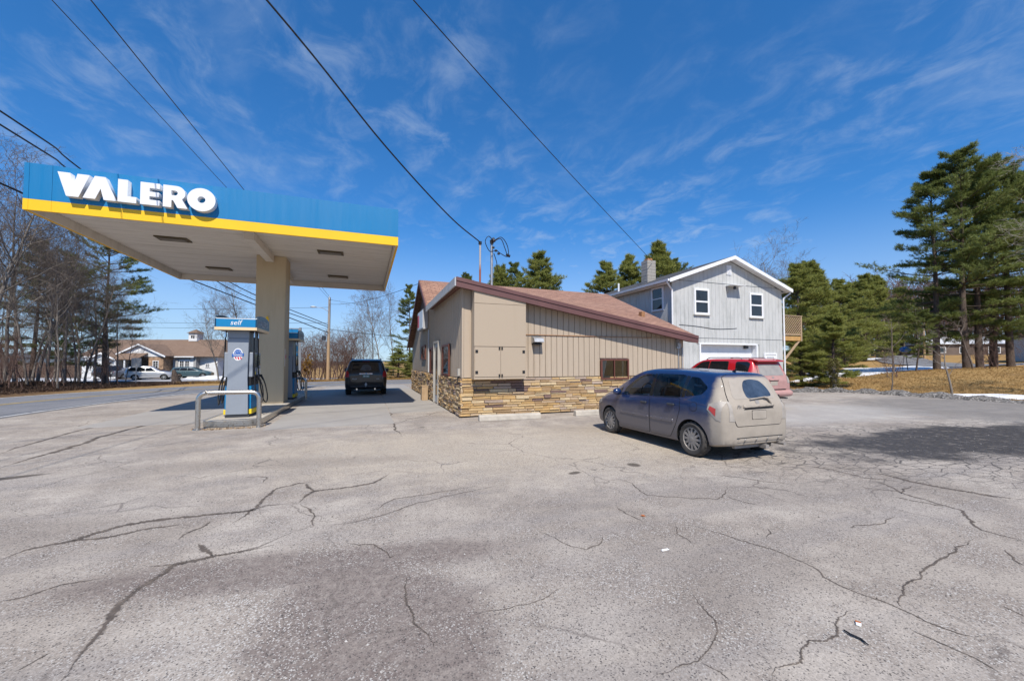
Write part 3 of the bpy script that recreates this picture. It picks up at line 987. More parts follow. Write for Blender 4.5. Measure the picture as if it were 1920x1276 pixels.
def make_pump(label):
    p = thing('fuel_pump', label, 'fuel pump', (0, 0, 0), group='fuel pumps on the island')
    # local: base at z 0, -y end towards the lot, fuelling sides +-x
    MB().box(-.235, .235, .06, .98, .12, 2.37).build('cabinet', M['pdark'], p)
    for (y0, y1) in ((0, .058), (.982, 1.04)):
        prof = [(-.262, .0), (.262, .0), (.255, .55), (.235, .95), (.24, 1.5), (.25, 2.08), (-.25, 2.08), (-.24, 1.5), (-.235, .95), (-.255, .55)]
        prof = [(x, z + .08) for x, z in prof]
        e = MB().prism(prof, 'y', y0, y1).build('end_panel', M['pgrey'], p, bevel=.012)
        MB().box(-.25, .25, y0 + .006, y1 - .004, 2.168, 2.37).build('upper_panel', M['pgrey'], p)
    MB().box(-.28, .28, .03, 1.01, 0, .075).build('plinth', M['dark'], p)
    for s in (-1, 1):
        def bx(a, b, y0, y1, z0, z1):
            return MB().box(min(s * a, s * b), max(s * a, s * b), y0, y1, z0, z1)
        bx(.237, .33, .08, .96, .08, .21).build('bumper_base', M['pyellow'], p, bevel=.01)
        bx(.237, .31, .10, .94, .215, .86).build('lower_door', M['pblue'], p, bevel=.008)
        d = bx(.237, .335, .08, .96, 1.10, 1.78).build('control_panel', M['pgrey'], p, bevel=.012)
        bx(.336, .344, .14, .56, 1.36, 1.74).build('display', M['screen'], d)
        bx(.336, .343, .60, .90, 1.42, 1.72).build('display', M['screen'], d)
        bx(.336, .342, .14, .52, 1.14, 1.32).build('card_reader', M['pgrey'], d)
        bx(.343, .347, .16, .26, 1.18, 1.28).build('decal', M['decal_blue'], d)
        bx(.343, .347, .32, .40, 1.16, 1.24).build('decal', M['pyellow'], d)
        bx(.345, .348, .15, .21, 1.52, 1.72).build('decal', M['pyellow'], d)
        for k in range(3):
            bx(.343, .352, .57 + .11 * k, .655 + .11 * k, 1.16, 1.32).build('grade_button', M['label_white' if k != 1 else 'pyellow'], d)
        bx(.237, .30, .09, .95, .865, 1.095).build('nozzle_dock', M['black'], p)
        for k, (hy, ny) in enumerate(((.16, .34), (.62, .74))):
            sw = MB().cyl((s * .34, hy, 2.37), (s * .34, hy, 2.20), .022, .03, 10).build('swivel', M['chrome'], p, smooth=40)
            pts = [(s * .34, hy, 2.22), (s * .345, hy, 1.9), (s * .36, hy - .01, 1.3), (s * (.40 + .04 * k), hy - .02, .72), (s * (.45 + .05 * k), hy + .02, .42),
                   (s * (.50 + .05 * k), hy + .13, .34), (s * (.54 + .03 * k), ny + .05, .5), (s * .52, ny + .05, .8), (s * .46, ny + .02, 1.02)]
            cp = catmull(pts, 6)
            MB().tube([tuple(q) for q in cp], .017, 7).build('hose', M['black'], p, smooth=60)
            nz = MB()
            nz.tube([(s * .46, ny + .02, 1.00), (s * .42, ny, 1.09), (s * .35, ny - .01, 1.13), (s * .30, ny - .02, 1.05), (s * .28, ny - .02, .98)], [.024, .03, .03, .016, .012], 8)
            nz.tube([(s * .45, ny + .02, 1.01), (s * .405, ny, .96), (s * .34, ny, 1.03)], .008, 6)
            nz.box(min(s * .36, s * .43), max(s * .36, s * .43), ny - .035, ny + .035, 1.09, 1.15)
            nz.build('nozzle', M['black'], p, smooth=50)
    # cap: front and back sign faces with arched ends
    cap = MB().box(-.44, .44, -.20, 1.24, 2.375, 2.64).build('cap', M['dark'], p)
    for (y0, y1) in ((-.235, -.202), (1.242, 1.275)):
        MB().box(-.45, .45, y0, y1, 2.455, 2.67).build('cap_face', M['pblue'], p)
        MB().box(-.45, .45, y0 - .004, y1 + .002, 2.375, 2.452).build('cap_stripe', M['cream'], p)
        MB().box(-.45, .45, y0, y1 + .0, 2.672, 2.69).build('cap_edge', M['label_white'], p)
    for s in (-1, 1):
        prof = [(-.235, 2.455), (1.275, 2.455), (1.275, 2.68)] + [(.52 + .755 * math.cos(R(a)), 2.68 + .135 * math.sin(R(a))) for a in range(10, 180, 10)] + [(-.235, 2.68)]
        a, b = (.452, .485) if s > 0 else (-.485, -.452)
        e = MB().prism(prof, 'x', a, b).build('cap_end', M['navy'], p)
        MB().box(a, b, -.239, 1.279, 2.375, 2.452).build('cap_stripe', M['cream'], p)
        me = text_mesh('VALERO', .25, .004, .0, 0, 1.15)
        o = link('lettering', me, M['grey_text'], e)
        o.rotation_euler = (0, 0, R(90) if s > 0 else R(-90)); o.location = (s * .488, .52, 2.585)
    me = text_mesh('self', .19, .004, .0, .2)
    o = link('lettering', me, M['label_white'], p); o.location = (-.01, -.238, 2.57)
    # oval emblem on the end panel
    em = MB().prism(ellipse(0, 1.72, .115, .172), 'y', -.004, -.001).build('emblem', M['label_white'], p)
    MB().prism(ellipse(0, 1.745, .088, .118, 18, 0, 180), 'y', -.008, -.0045).build('blue_field', M['decal_blue'], em)
    MB().prism([(-.138, 1.655), (.138, 1.675), (.138, 1.755), (-.138, 1.735)], 'y', -.011, -.0085).build('banner', M['decal_blue'], em)
    mb = MB().box(-.11, .11, -.0135, -.0115, 1.708, 1.722)
    mb.box(-.095, .095, -.0135, -.0115, 1.685, 1.692)
    mb.build('banner_print', M['label_white'], em)
    rs = random.Random(4)
    mb = MB()
    for (sx, sz) in ((-.045, 1.80), (0, 1.785), (.045, 1.80), (-.02, 1.83), (.025, 1.832), (-.06, 1.765), (.06, 1.77)):
        star = [(sx + (.014 if k % 2 == 0 else .006) * math.sin(k * math.pi / 5), sz + (.014 if k % 2 == 0 else .006) * math.cos(k * math.pi / 5)) for k in range(10)]
        mb.prism(star, 'y', -.010, -.0082)
    mb.build('stars', M['label_white'], em)
    for (xa, w) in ((-.07, .03), (-.012, .034), (.048, .03)):
        pl = [(xa, 1.65), (xa + w, 1.65), (xa + w + .012, 1.61), (xa + w * .9 + .02, 1.575), (xa + .022, 1.575 + .5 * abs(xa)), (xa + .008, 1.61)]
        MB().prism(pl, 'y', -.008, -.0045).build('red_stripe', M['red'], em)
    # bollard shaped yellow feet
    return p


pump = make_pump('fuel pump before the tan column, at the rounded island end')
pump.location = (-3.26, 12.86, .152)
pump2 = copy_tree(pump)
pump2['label'] = 'shaded fuel pump standing behind the tan canopy column'
pump2.location = (-2.98, 18.2, .152)

# small round decal plates on the column
MB().prism([(17.0 - 17.2, 1.86), (17.1 - 17.2, 1.96), (17.2 - 17.2, 1.86), (17.1 - 17.2, 1.76)], 'x', .503, .507).build('warning_diamond', M['red'], canopy)
MB().box(.503, .506, 16.86 - 17.2, 16.98 - 17.2, 1.5, 2.15).build('notice', M['label_white'], canopy)

# ================================================================ roadside price sign
ps = thing('price_sign', 'tall grey price sign with blue panels beyond the pumps', 'sign', (-4.25, 27.2, 0))
M['post_grey'] = simple('grey sign metal', (.22, .23, .25), .5, var=.1)
MB().box(-.62, -.50, -.08, .08, 0, 3.75).build('post', M['post_grey'], ps)
MB().box(.50, .62, -.08, .08, 0, 3.75).build('post', M['post_grey'], ps)
MB().box(-.498, .498, -.06, .06, .9, 3.7).build('cabinet', M['post_grey'], ps)
MB().box(-.46, .46, -.068, -.062, 3.35, 3.64).build('blue_panel', M['blue'], ps)
f = MB().box(-.46, .46, -.068, -.062, 2.72, 3.30).build('digit_display', M['screen'], ps)
M['reddig'] = simple('red price digits', (.75, .06, .03), .5, var=.1)
for k, x in enumerate((-.28, 0, .28)):
    MB().box(x - .1, x + .1, -.074, -.069, 2.80, 2.86).box(x - .1, x + .1, -.074, -.069, 2.97, 3.03).box(x - .1, x + .1, -.074, -.069, 3.16, 3.22).box(x + .05, x + .11, -.0745, -.069, 2.80, 3.22).build('digit', M['reddig'], f)
MB().box(-.46, .46, -.068, -.062, 2.30, 2.62).build('blue_panel', M['blue'], ps)
MB().box(-.46, .46, -.068, -.062, 1.80, 2.22).build('blue_panel', M['blue'], ps)

# ================================================================ shop
def streak_mat(name, col, dirt, amount=.5, lo=.52, hi=.78, rough=.75, s=(5, 5, .45)):
    t = NT(name)
    a = t.noise(t.co('World', scale=s), 1.6, 8, .7)
    b = t.noise(t.co('World'), .8, 5, .6)
    m = t.math('MULTIPLY', t.rng(a, lo, hi, 0, 1), t.rng(b, .3, .65, .25, 1))
    c = t.mix(t.math('MULTIPLY', m, amount), col, dirt)
    c = t.mix(t.rng(t.rand(), 0, 1, 0, .10), c, tuple(x * .75 for x in col))
    t.set(Base_Color=c, Roughness=rough)
    t.bump(t.noise(t.co('World', scale=(30, 30, 2)), 2, 4, .6), .15, .004)
    return t.m


M['tan'] = streak_mat('tan siding', (.455, .37, .28), (.29, .225, .16), .6, .46, .74)
M['tan_ply'] = streak_mat('tan painted plywood', (.435, .350, .258), (.34, .27, .19), .25)
M['maroon'] = simple('maroon fascia', (.135, .062, .058), .6, var=.15, scale=2, space='World')
M['fasc_grey'] = simple('pale grey metal fascia', (.46, .47, .49), .5, var=.1)
M['brown_frame'] = simple('brown window frame', (.13, .045, .03), .5, var=.12)
M['copper'] = simple('rusty drip edge', (.32, .16, .07), .6, var=.3, scale=8)
M['greytrim'] = simple('grey trim', (.40, .38, .34), .6, var=.1)
t = NT('window glass'); t.set(Base_Color=(.02, .022, .024), Roughness=.04); t.b.inputs['Specular IOR Level'].default_value = .8
M['pane'] = t.m
t = NT('clear glass')
tr = t.n.new('ShaderNodeBsdfTransparent'); tr.inputs[0].default_value = (.84, .87, .86, 1)
gl = t.n.new('ShaderNodeBsdfGlossy'); gl.inputs['Roughness'].default_value = .03
ms = t.n.new('ShaderNodeMixShader'); fr_ = t.n.new('ShaderNodeFresnel'); fr_.inputs[0].default_value = 1.6
t.l.new(fr_.outputs[0], ms.inputs[0]); t.l.new(tr.outputs[0], ms.inputs[1]); t.l.new(gl.outputs[0], ms.inputs[2]); t.l.new(ms.outputs[0], t.out.inputs['Surface'])
M['clear'] = t.m
M['curtain'] = simple('white curtain', (.72, .70, .66), .9, var=.15, scale=12)
M['unlit_dark'] = simple('unlit dark sheet', (.06, .055, .05), .9, var=.3)  # near-black colour carries the shade of the window room and the porch


def shingle(name, cols, rot=0.0):
    t = NT(name)
    v = t.co('World', rot=(0, 0, rot))
    br = t.n.new('ShaderNodeTexBrick')
    br.inputs['Scale'].default_value = 1.0
    br.inputs['Brick Width'].default_value = .36; br.inputs['Row Height'].default_value = .15
    br.inputs['Mortar Size'].default_value = .010; br.inputs['Bias'].default_value = 0
    br.inputs['Color1'].default_value = (*cols[0], 1); br.inputs['Color2'].default_value = (*cols[1], 1); br.inputs['Mortar'].default_value = (*cols[2], 1)
    t.l.new(v, br.inputs['Vector'])
    c = t.mix(t.rng(t.noise(v, 7, 6, .75), .45, .7, 0, .65), br.outputs['Color'], cols[2])
    c = t.mix(t.rng(t.noise(v, .6, 5, .6), .4, .7, 0, .3), c, cols[3])
    t.set(Base_Color=c, Roughness=.95)
    t.bump(t.math('SUBTRACT', 1.0, br.outputs['Fac']), .6, .012)
    return t.m


M['shingle'] = shingle('red brown shingles', ((.27, .145, .098), (.40, .225, .155), (.13, .066, .05), (.27, .17, .125)))
M['shingle_dark'] = shingle('dark shingles', ((.055, .055, .06), (.08, .08, .085), (.03, .03, .032), (.07, .07, .07)))
M['shingle_tan'] = shingle('brown shingles', ((.19, .125, .085), (.23, .155, .11), (.13, .085, .06), (.2, .14, .1)), R(20))

SX, SY = 2.75, 11.78        # the shop's near corner
shop = thing('roadside_shop', 'low tan shop with stone base and sweeping red brown roof', 'building', (SX, SY, 0))


def sp_(mb, name, mat, parent=None, **k):
    mb.v = [(x - SX, y - SY, z) for x, y, z in mb.v]
    return mb.build(name, mat, shop if parent is None else parent, **k)


def front_top(x):           # underside of the front rake
    return 4.14 + (x - 2.48) * (2.61 - 4.14) / 9.05 - .10


def left_top(y):
    if y < 17.27: return 3.98
    if y < 19.8: return 3.90 + (y - 17.27) * .66
    return 5.52 - (y - 19.8) * .555


# inner walls
prof = [(2.79, .02), (11.23, .02), (11.23, front_top(11.23) - .03), (2.79, front_top(2.79) - .03)]
sp_(MB().prism(prof, 'y', 11.82, 11.95), 'front_wall', M['tan'])
ly = [11.96, 17.27, 19.8, 25.0]
prof = [(11.96, .02)] + [(y, left_top(y) - .02) for y in ly] + [(25.0, .02)]
sp_(MB().prism(prof, 'x', 2.79, 2.9), 'side_wall', M['tan'])
prof = [(11.96, .02), (11.96, 2.5), (19.8, 5.2), (25.0, 2.4), (25.0, .02)]
sp_(MB().prism(prof, 'x', 11.1, 11.22), 'side_wall', M['tan'])
sp_(MB().box(2.92, 11.08, 24.85, 24.98, .02, 2.4), 'rear_wall', M['tan'])
# front siding: vertical boards with open grooves, two tiers
bw = .212


def boards(x0, x1, ztop, z0, name='siding_board'):
    n = max(1, round((x1 - x0) / bw)); w = (x1 - x0) / n
    for k in range(n):
        a, b = x0 + k * w + .009, x0 + (k + 1) * w - .009
        za, zb = ztop(a), ztop(b)
        y0 = 11.782
        sp_(MB().hexa([(a, y0, z0), (b, y0, z0), (b, 11.819, z0), (a, 11.819, z0), (a, y0, za), (b, y0, zb), (b, 11.819, zb), (a, 11.819, za)]), name, M['tan'])


boards(2.80, 3.03, lambda x: front_top(x), 1.19)
boards(4.70, 7.57, lambda x: 2.525, 1.19)
boards(7.57, 8.73, lambda x: 2.525, 1.80)
boards(8.73, 11.22, lambda x: min(2.525, front_top(x)), 1.19)
boards(4.70, 11.22, lambda x: max(front_top(x), 2.56), 2.55)
sp_(MB().box(4.70, 9.75, 11.755, 11.781, 2.527, 2.548), 'drip_edge', M['copper'])
sp_(MB().box(9.76, 11.2, 11.765, 11.781, 2.528, 2.546), 'drip_edge', M['tan'])
sp_(MB().box(2.742, 2.80, 11.772, 11.84, 1.18, 3.92), 'corner_board', M['tan'])
# side siding
n = 18
for k in range(n):
    a = 11.86 + k * 5.36 / n; b = a + 5.36 / n
    a += .012; b -= .012
    segs = [(1.19, 3.96)]
    if a < 14.93 and b > 13.58: segs = [(2.30, 3.96)]
    if a < 16.62 and b > 15.50: segs = [(2.52, 3.96)]
    if a > 16.60: segs = [(2.30, 3.96)]
    for z0, z1 in segs:
        sp_(MB().box(2.752, 2.788, a, b, z0, z1), 'siding_board', M['tan'])
sp_(MB().prism([(17.24, 2.3), (17.24, 3.9), (18.0, 4.25), (21.9, 4.25), (24.98, 2.58), (24.98, 1.19), (17.9, 1.19), (17.9, 2.3)], 'x', 2.758, 2.788), 'wall_panel', M['tan_ply'])
M['gable_shake'] = streak_mat('dark gable shakes', (.16, .12, .11), (.09, .07, .06), .6)
for k in range(6):
    z0 = 4.27 + k * .2
    ya, yb = 17.27 + (z0 - 3.90) / .66 + .05, 19.8 + (5.52 - z0) / .555 - .05
    z1 = z0 + .195
    yc, yd = 17.27 + (z1 - 3.90) / .66 + .05, 19.8 + (5.52 - z1) / .555 - .05
    if yd > yc: sp_(MB().prism([(ya, z0), (yb, z0), (yd, z1), (yc, z1)], 'x', 2.745, 2.787), 'gable_course', M['gable_shake'])
# stone veneer
def stone_mat(name, single):
  t = NT(name); P_ = t.co('World')
  c = t.ramp(t.rand() if single else t.island(), [(0, (.56, .36, .15)), (.16, (.47, .31, .15)), (.30, (.60, .42, .21)), (.44, (.40, .265, .14)), (.58, (.52, .38, .24)), (.70, (.62, .48, .29)), (.84, (.19, .12, .105)), (.91, (.44, .34, .27)), (1, (.26, .17, .14))], True)
  c = t.mix(t.rng(t.noise(t.co('World', scale=(2, 2, 8)), 5, 6, .7), .45, .75, 0, .5), c, (.24, .155, .08))
  c = t.mix(t.rng(t.noise(P_, 26, 4, .7), .5, .8, 0, .3), c, (.60, .48, .32))
  t.set(Base_Color=c, Roughness=.92); t.bump(t.noise(t.co('World', scale=(1, 1, 3)), 24, 6, .75), .9, .015)
  return t.m


M['stone'] = stone_mat('ledge stone', True)
M['stone_joined'] = stone_mat('ledge stone of the side wall', False)
M['mortar'] = simple('dark joint', (.055, .045, .038), 1.0, var=.2)


def stone_rows(u0, u1, seed, rows=12, z0=.035, z1=1.165, lmin=.20, lmax=.56, zcap=None):
    rg = random.Random(seed)
    hs = [rg.uniform(.7, 1.35) for _ in range(rows)]
    k = (z1 - z0) / sum(hs)
    z = z0
    for h in hs:
        h *= k
        u = u0 - rg.uniform(0, .2)
        while u < u1 - .02:
            w = rg.uniform(lmin, lmax)
            a, b = max(u, u0), min(u + w, u1)
            u += w
            if b - a < .05: continue
            if b > u1 - .06: b = u1
            if w > .3 and h > .095 and rg.random() < .4:
                s = rg.uniform(.38, .62) * h
                yield a, b, z, z + s, rg.uniform(.015, .055), rg
                yield a, b, z + s, z + h, rg.uniform(.015, .055), rg
            else:
                yield a, b, z, z + h, rg.uniform(.015, .06), rg
        z += h


def stone_shape(a, b, z0, z1, d, rg):
    g = .004
    j = lambda s: rg.uniform(-s, s)
    return [(a + g, 0, z0 + g), (b - g, 0, z0 + g), (b - g, 0, z1 - g), (a + g, 0, z1 - g),
            (a + g + .006, d + j(.008), z0 + g + .006), (b - g - .006, d + j(.008), z0 + g + .006), (b - g - .006, d + j(.008), z1 - g - .006), (a + g + .006, d + j(.008), z1 - g - .006)]


sp_(MB().box(2.73, 11.24, 11.776, 11.818, .01, 1.18), 'stone_bed', M['mortar'])
nst = 0
rest = MB()
SF = [(0, 3, 2, 1), (4, 5, 6, 7), (0, 1, 5, 4), (1, 2, 6, 5), (2, 3, 7, 6), (3, 0, 4, 7)]
for a, b, z0, z1, d, rg in stone_rows(2.70, 11.25, 4, 13, lmin=.24, lmax=.62):
    p = [(u, 11.775 - y, z) for u, y, z in stone_shape(a, b, z0, z1, d, rg)]
    if nst < 290:
        sp_(MB().add(p, SF), 'stone', M['stone']); nst += 1
    else:
        rest.add(p, SF)
sp_(MB().box(2.746, 2.789, 11.86, 24.9, .01, 1.175), 'stone_bed', M['mortar'])
for seg, (u0, u1) in enumerate(((11.72, 15.48), (16.62, 25.0))):
    for a, b, z0, z1, d, rg in stone_rows(u0, u1, 30 + seg, 15, lmin=.16, lmax=.42):
        rest.add([(2.744 - y, u, z) for u, y, z in stone_shape(a, b, z0, z1, d + .01, rg)], SF)
o = sp_(rest, 'stonework', M['stone_joined']); o['kind'] = 'stuff'

# plywood cabinet housing on the front
hb = 11.41
ct = lambda x: front_top(x) - .015
hous = sp_(MB().hexa([(3.035, hb + .02, 1.15), (4.675, hb + .02, 1.15), (4.675, 11.78, 1.15), (3.035, 11.78, 1.15), (3.035, hb + .02, ct(3.035)), (4.675, hb + .02, ct(4.675)), (4.675, 11.78, ct(4.675)), (3.035, 11.78, ct(3.035))]), 'cabinet', M['tan_ply'])
a, b = 3.03, 4.68
zc = 3.42
sp_(MB().hexa([(a, hb, zc), (b, hb, zc), (b, hb + .019, zc), (a, hb + .019, zc), (a, hb, ct(a)), (b, hb, ct(b)), (b, hb + .019, ct(b)), (a, hb + .019, ct(a))]), 'panel', M['tan_ply'], hous)
sp_(MB().box(a, b, hb, hb + .019, 2.135, zc - .012), 'panel', M['tan_ply'], hous)
sp_(MB().box(a, b, hb, hb + .019, 1.15, 1.215), 'rail', M['tan_ply'], hous)
for (xa, xb) in ((3.05, 3.848), (3.858, 4.66)):
    dr = sp_(MB().box(xa, xb, hb - .012, hb + .019, 1.225, 2.115), 'cabinet_door', M['tan_ply'], hous)
for xh in (3.105, 4.60):
    for zh in (1.36, 1.98): sp_(MB().box(xh - .04, xh + .04, hb - .024, hb - .013, zh - .042, zh + .042), 'hinge', M['black'], hous)
for xh in (3.81, 3.895):
    for zh in (1.26, 2.075): sp_(MB().box(xh - .022, xh + .022, hb - .03, hb - .013, zh - .04, zh + .04), 'latch', M['black'], hous)


def window_y(parent, add, x0, x1, z0, z1, y, frame, fw=.06, dep=.07, split=None, rail=None, pane=None, sill=None, name='window'):
    """window facing -y; frame proud of y"""
    f = MB()
    f.box(x0, x1, y - dep, y, z0, z0 + fw).box(x0, x1, y - dep, y, z1 - fw, z1)
    f.box(x0, x0 + fw, y - dep, y, z0 + fw, z1 - fw).box(x1 - fw, x1, y - dep, y, z0 + fw, z1 - fw)
    w = add(f, name, frame, parent)
    if split is not None: add(MB().box(split - fw / 3, split + fw / 3, y - dep * .9, y - dep * .2, z0 + fw, z1 - fw), 'mullion', frame, w)
    if rail is not None: add(MB().box(x0 + fw, x1 - fw, y - dep * .85, y - dep * .2, rail - fw / 2.5, rail + fw / 2.5), 'meeting_rail', frame, w)
    add(MB().box(x0 + fw, x1 - fw, y - dep * .45, y - dep * .35, z0 + fw, z1 - fw), 'pane', pane or M['pane'], w)
    if sill: add(MB().box(x0 - .04, x1 + .04, y - dep - .035, y, z0 - .05, z0 - .002), 'sill', sill, w)
    return w


# sliding window with curtain: a dark sheet just behind clear glass paints the unlit room
w = window_y(shop, sp_, 7.58, 8.72, 1.065, 1.77, 11.775, M['brown_frame'], .055, .065, split=8.12, pane=M['clear'])
sp_(MB().box(7.64, 8.66, 11.768, 11.774, 1.12, 1.72), 'unlit_room_sheet', M['unlit_dark'], w)
mb = MB()
for k in range(6):
    x = 7.65 + k * .024
    mb.add([(x, 11.757 - .006 * (k % 2), 1.13), (x + .024, 11.757 - .006 * ((k + 1) % 2), 1.13), (x + .024 + .0 * k, 11.757 - .006 * ((k + 1) % 2), 1.71), (x, 11.757 - .006 * (k % 2), 1.71)], [(0, 1, 2, 3)])
mb.v = [(7.65 + (x - 7.65) * (.35 + .95 * ((z - 1.13) / .58)), y, z) for x, y, z in mb.v]
sp_(mb, 'curtain', M['curtain'], w)
sp_(MB().box(8.16, 8.64, 11.756, 11.759, 1.13, 1.16).box(8.45, 8.52, 11.755, 11.758, 1.16, 1.70), 'blind', M['greytrim'], w)

# windows and door on the pump side


def window_x(parent, add, y0, y1, z0, z1, x, frame, fw=.07, dep=.06, pane=None, name='window', rail=None):
    f = MB()
    f.box(x - dep, x, y0, y1, z0, z0 + fw).box(x - dep, x, y0, y1, z1 - fw, z1)
    f.box(x - dep, x, y0, y0 + fw, z0 + fw, z1 - fw).box(x - dep, x, y1 - fw, y1, z0 + fw, z1 - fw)
    w = add(f, name, frame, parent)
    if rail: add(MB().box(x - dep * .85, x - dep * .2, y0 + fw, y1 - fw, rail - .025, rail + .025), 'meeting_rail', frame, w)
    add(MB().box(x - dep * .45, x - dep * .35, y0 + fw, y1 - fw, z0 + fw, z1 - fw), 'pane', pane or M['pane'], w)
    return w


window_x(shop, sp_, 13.62, 14.90, 1.18, 2.29, 2.757, M['brown_frame'])
window_x(shop, sp_, 16.72, 17.86, 1.18, 2.29, 2.757, M['brown_frame'])
window_x(shop, sp_, 19.30, 20.60, 1.78, 2.48, 2.757, M['brown_frame'])
dr = sp_(MB().box(2.66, 2.77, 15.50, 15.58, .02, 2.50).box(2.66, 2.77, 16.52, 16.60, .02, 2.50).box(2.66, 2.77, 15.58, 16.52, 2.42, 2.50), 'door_frame', M['greytrim'])
dd = sp_(MB().box(2.72, 2.76, 15.585, 16.515, .03, 2.415), 'door', M['fasc_grey'])
sp_(MB().box(2.712, 2.719, 15.70, 16.40, .35, 2.25), 'pane', M['pane'], dd)
sp_(MB().cyl((2.70, 15.66, .95), (2.70, 15.66, 1.2), .012, None, 8), 'handle', M['chrome'], dd)
sp_(MB().box(2.70, 2.75, 18.25, 18.36, 1.2, 3.15), 'downspout', M['fasc_grey'])
sp_(MB().box(2.68, 2.75, 12.02, 12.12, 1.24, 1.46), 'outlet_box', M['greytrim'])
sp_(MB().cyl((2.70, 12.07, 1.22), (2.70, 12.07, 1.05), .03, None, 8), 'hose_bib', M['black'])
# exhaust hood
hd = sp_(MB().hexa([(5.02, 11.50, 2.30), (5.35, 11.50, 2.30), (5.35, 11.78, 2.26), (5.02, 11.78, 2.26), (5.02, 11.56, 2.42), (5.35, 11.56, 2.42), (5.35, 11.78, 2.49), (5.02, 11.78, 2.49)]), 'exhaust_hood', M['galv'])
sp_(MB().box(5.05, 5.32, 11.60, 11.779, 2.215, 2.258), 'hood_duct', M['black'], hd)
# meter and conduit at the far end
mt = sp_(MB().lathe([(0, .10), (.07, .095), (.085, .05), (.085, 0), (0, 0)], 18, 'y'), 'meter', M['galv'], smooth=50)
mt.location = (10.93 - SX + SX, 11.66 - SY + SY, 2.32)
mt.location = (8.18 + 2.75, -.12 + 11.78, 2.32)
sp_(MB().box(10.86, 11.02, 11.72, 11.781, 2.16, 2.50).cyl((10.93, 11.75, 2.5), (10.93, 11.75, 2.64), .02, None, 8).cyl((11.12, 11.75, .05), (11.12, 11.75, 2.2), .018, None, 8).cyl((10.95, 11.75, .05), (10.95, 11.75, 2.16), .018, None, 8), 'meter_box', M['galv'])
mt.location = (10.93, 11.67, 2.32)

# roof
RP, RQ, RS, RR0, RR1, RB0, RB1 = (2.48, 11.40, 4.14), (11.53, 11.40, 2.62), (2.48, 17.27, 4.06), (2.48, 19.8, 5.68), (13.2, 19.8, 5.62), (2.48, 25.3, 2.58), (13.2, 25.3, 2.58)
vv = [RP, RQ, RS, RR0, RR1, RB0, RB1]
low = [(x, y, z - .05) for x, y, z in vv]
fs = [(0, 1, 2), (2, 1, 3), (3, 1, 4), (3, 4, 6, 5)]
fs += [tuple(reversed([i + 7 for i in f])) for f in fs]
for e in ((0, 1), (1, 4), (4, 6), (6, 5), (5, 3), (3, 2), (2, 0)): fs.append((e[0], e[1], e[1] + 7, e[0] + 7))
sp_(MB().add(vv + low, fs), 'roof', M['shingle'])


def rake(p, q, drop0, drop1, out, mat, th=.035):
    """board hanging below a roof edge p-q, pushed outwards by out"""
    p, q, o_ = Vector(p), Vector(q), Vector(out)
    t_ = o_.normalized() * th
    a0, a1 = p + o_ - Vector((0, 0, drop0)), q + o_ - Vector((0, 0, drop0))
    b0, b1 = p + o_ - Vector((0, 0, drop1)), q + o_ - Vector((0, 0, drop1))
    return MB().hexa([b0, b1, b1 + t_, b0 + t_, a0, a1, a1 + t_, a0 + t_])


sp_(rake(RP, RQ, -.01, .10, (0, -.003, 0), M['maroon'], .05), 'fascia', M['maroon'])
sp_(rake(RP, RQ, .103, .27, (0, -.001, 0), M['maroon'], .03), 'fascia', M['maroon'])
sp_(rake(RS, RP, .0, .25, (-.003, 0, 0), M['fasc_grey'], .04), 'fascia', M['fasc_grey'])
sp_(rake(RR0, RS, .01, .20, (-.003, 0, 0), M['maroon'], .04), 'fascia', M['maroon'])
sp_(rake(RB0, RR0, .01, .24, (-.003, 0, 0), M['maroon'], .04), 'fascia', M['maroon'])
sp_(rake(RQ, RR1, .01, .2, (.003, 0, 0), M['maroon'], .04), 'fascia', M['maroon'])
# soffit boards under the two overhangs
sp_(MB().box(2.49, 2.745, 11.45, 17.25, 3.93, 3.95), 'soffit', M['brown_frame'])
sp_(MB().hexa([(2.50, 11.44, front_top(2.5) - .15), (11.45, 11.44, front_top(11.45) - .15), (11.45, 11.77, front_top(11.45) - .11), (2.75, 11.77, front_top(2.75) - .11), (2.50, 11.44, front_top(2.5) - .13), (11.45, 11.44, front_top(11.45) - .13), (11.45, 11.77, front_top(11.45) - .09), (2.75, 11.77, front_top(2.75) - .09)]), 'soffit', M['maroon'])
# vent stub and flashing on the roof
sp_(MB().box(11.25, 11.42, 14.2, 14.4, 3.4, 3.85), 'roof_vent', M['copper'])

# things fixed to or standing by the shop
sg = thing('wall_sign', 'white boxed sign high on the shop wall facing the pumps', 'sign', (2.62, 19.6, 3.2))
MB().box(-.11, .11, -.95, .95, 0, .92).build('cabinet', M['fasc_grey'], sg)
M['signface'] = simple('pale sign face', (.62, .66, .74), .3, var=.1)
MB().box(-.125, -.112, -.9, .9, .05, .87).build('face', M['signface'], sg)
MB().box(-.131, -.126, .35, .85, .15, .75).build('logo', M['red'], sg)
t = NT('raw timber'); t.set(Base_Color=t.ramp(t.noise(t.co('World', scale=(9, 9, 1)), 2, 6, .7), [(.3, (.34, .22, .12)), (.7, (.50, .36, .22))]), Roughness=.85); M['timber'] = t.m
pb = thing('timber_bollard', 'short square raw timber bollard by the shop door', 'bollard', (2.47, 17.75, .006))
MB().box(-.13, .13, -.2, .2, 0, .60).build('post', M['timber'], pb, bevel=.01)
MB().box(-.145, .145, -.215, .215, .601, .63).build('cap', M['timber'], pb, bevel=.008)


def wheel_stop(x, y, rz, L, label):
    o = MB()
    prof = [(-.10, 0), (.10, 0), (.085, .12), (.06, .165), (-.06, .165), (-.085, .12)]
    o.prism(prof, 'x', 0, L)
    o = o.build('wheel_stop', M['kerb'], bevel=.01)
    o.location = (x, y, .002); o.rotation_euler = (0, 0, rz)
    return tag(o, label, 'wheel stop', 'concrete wheel stops before the stone wall')


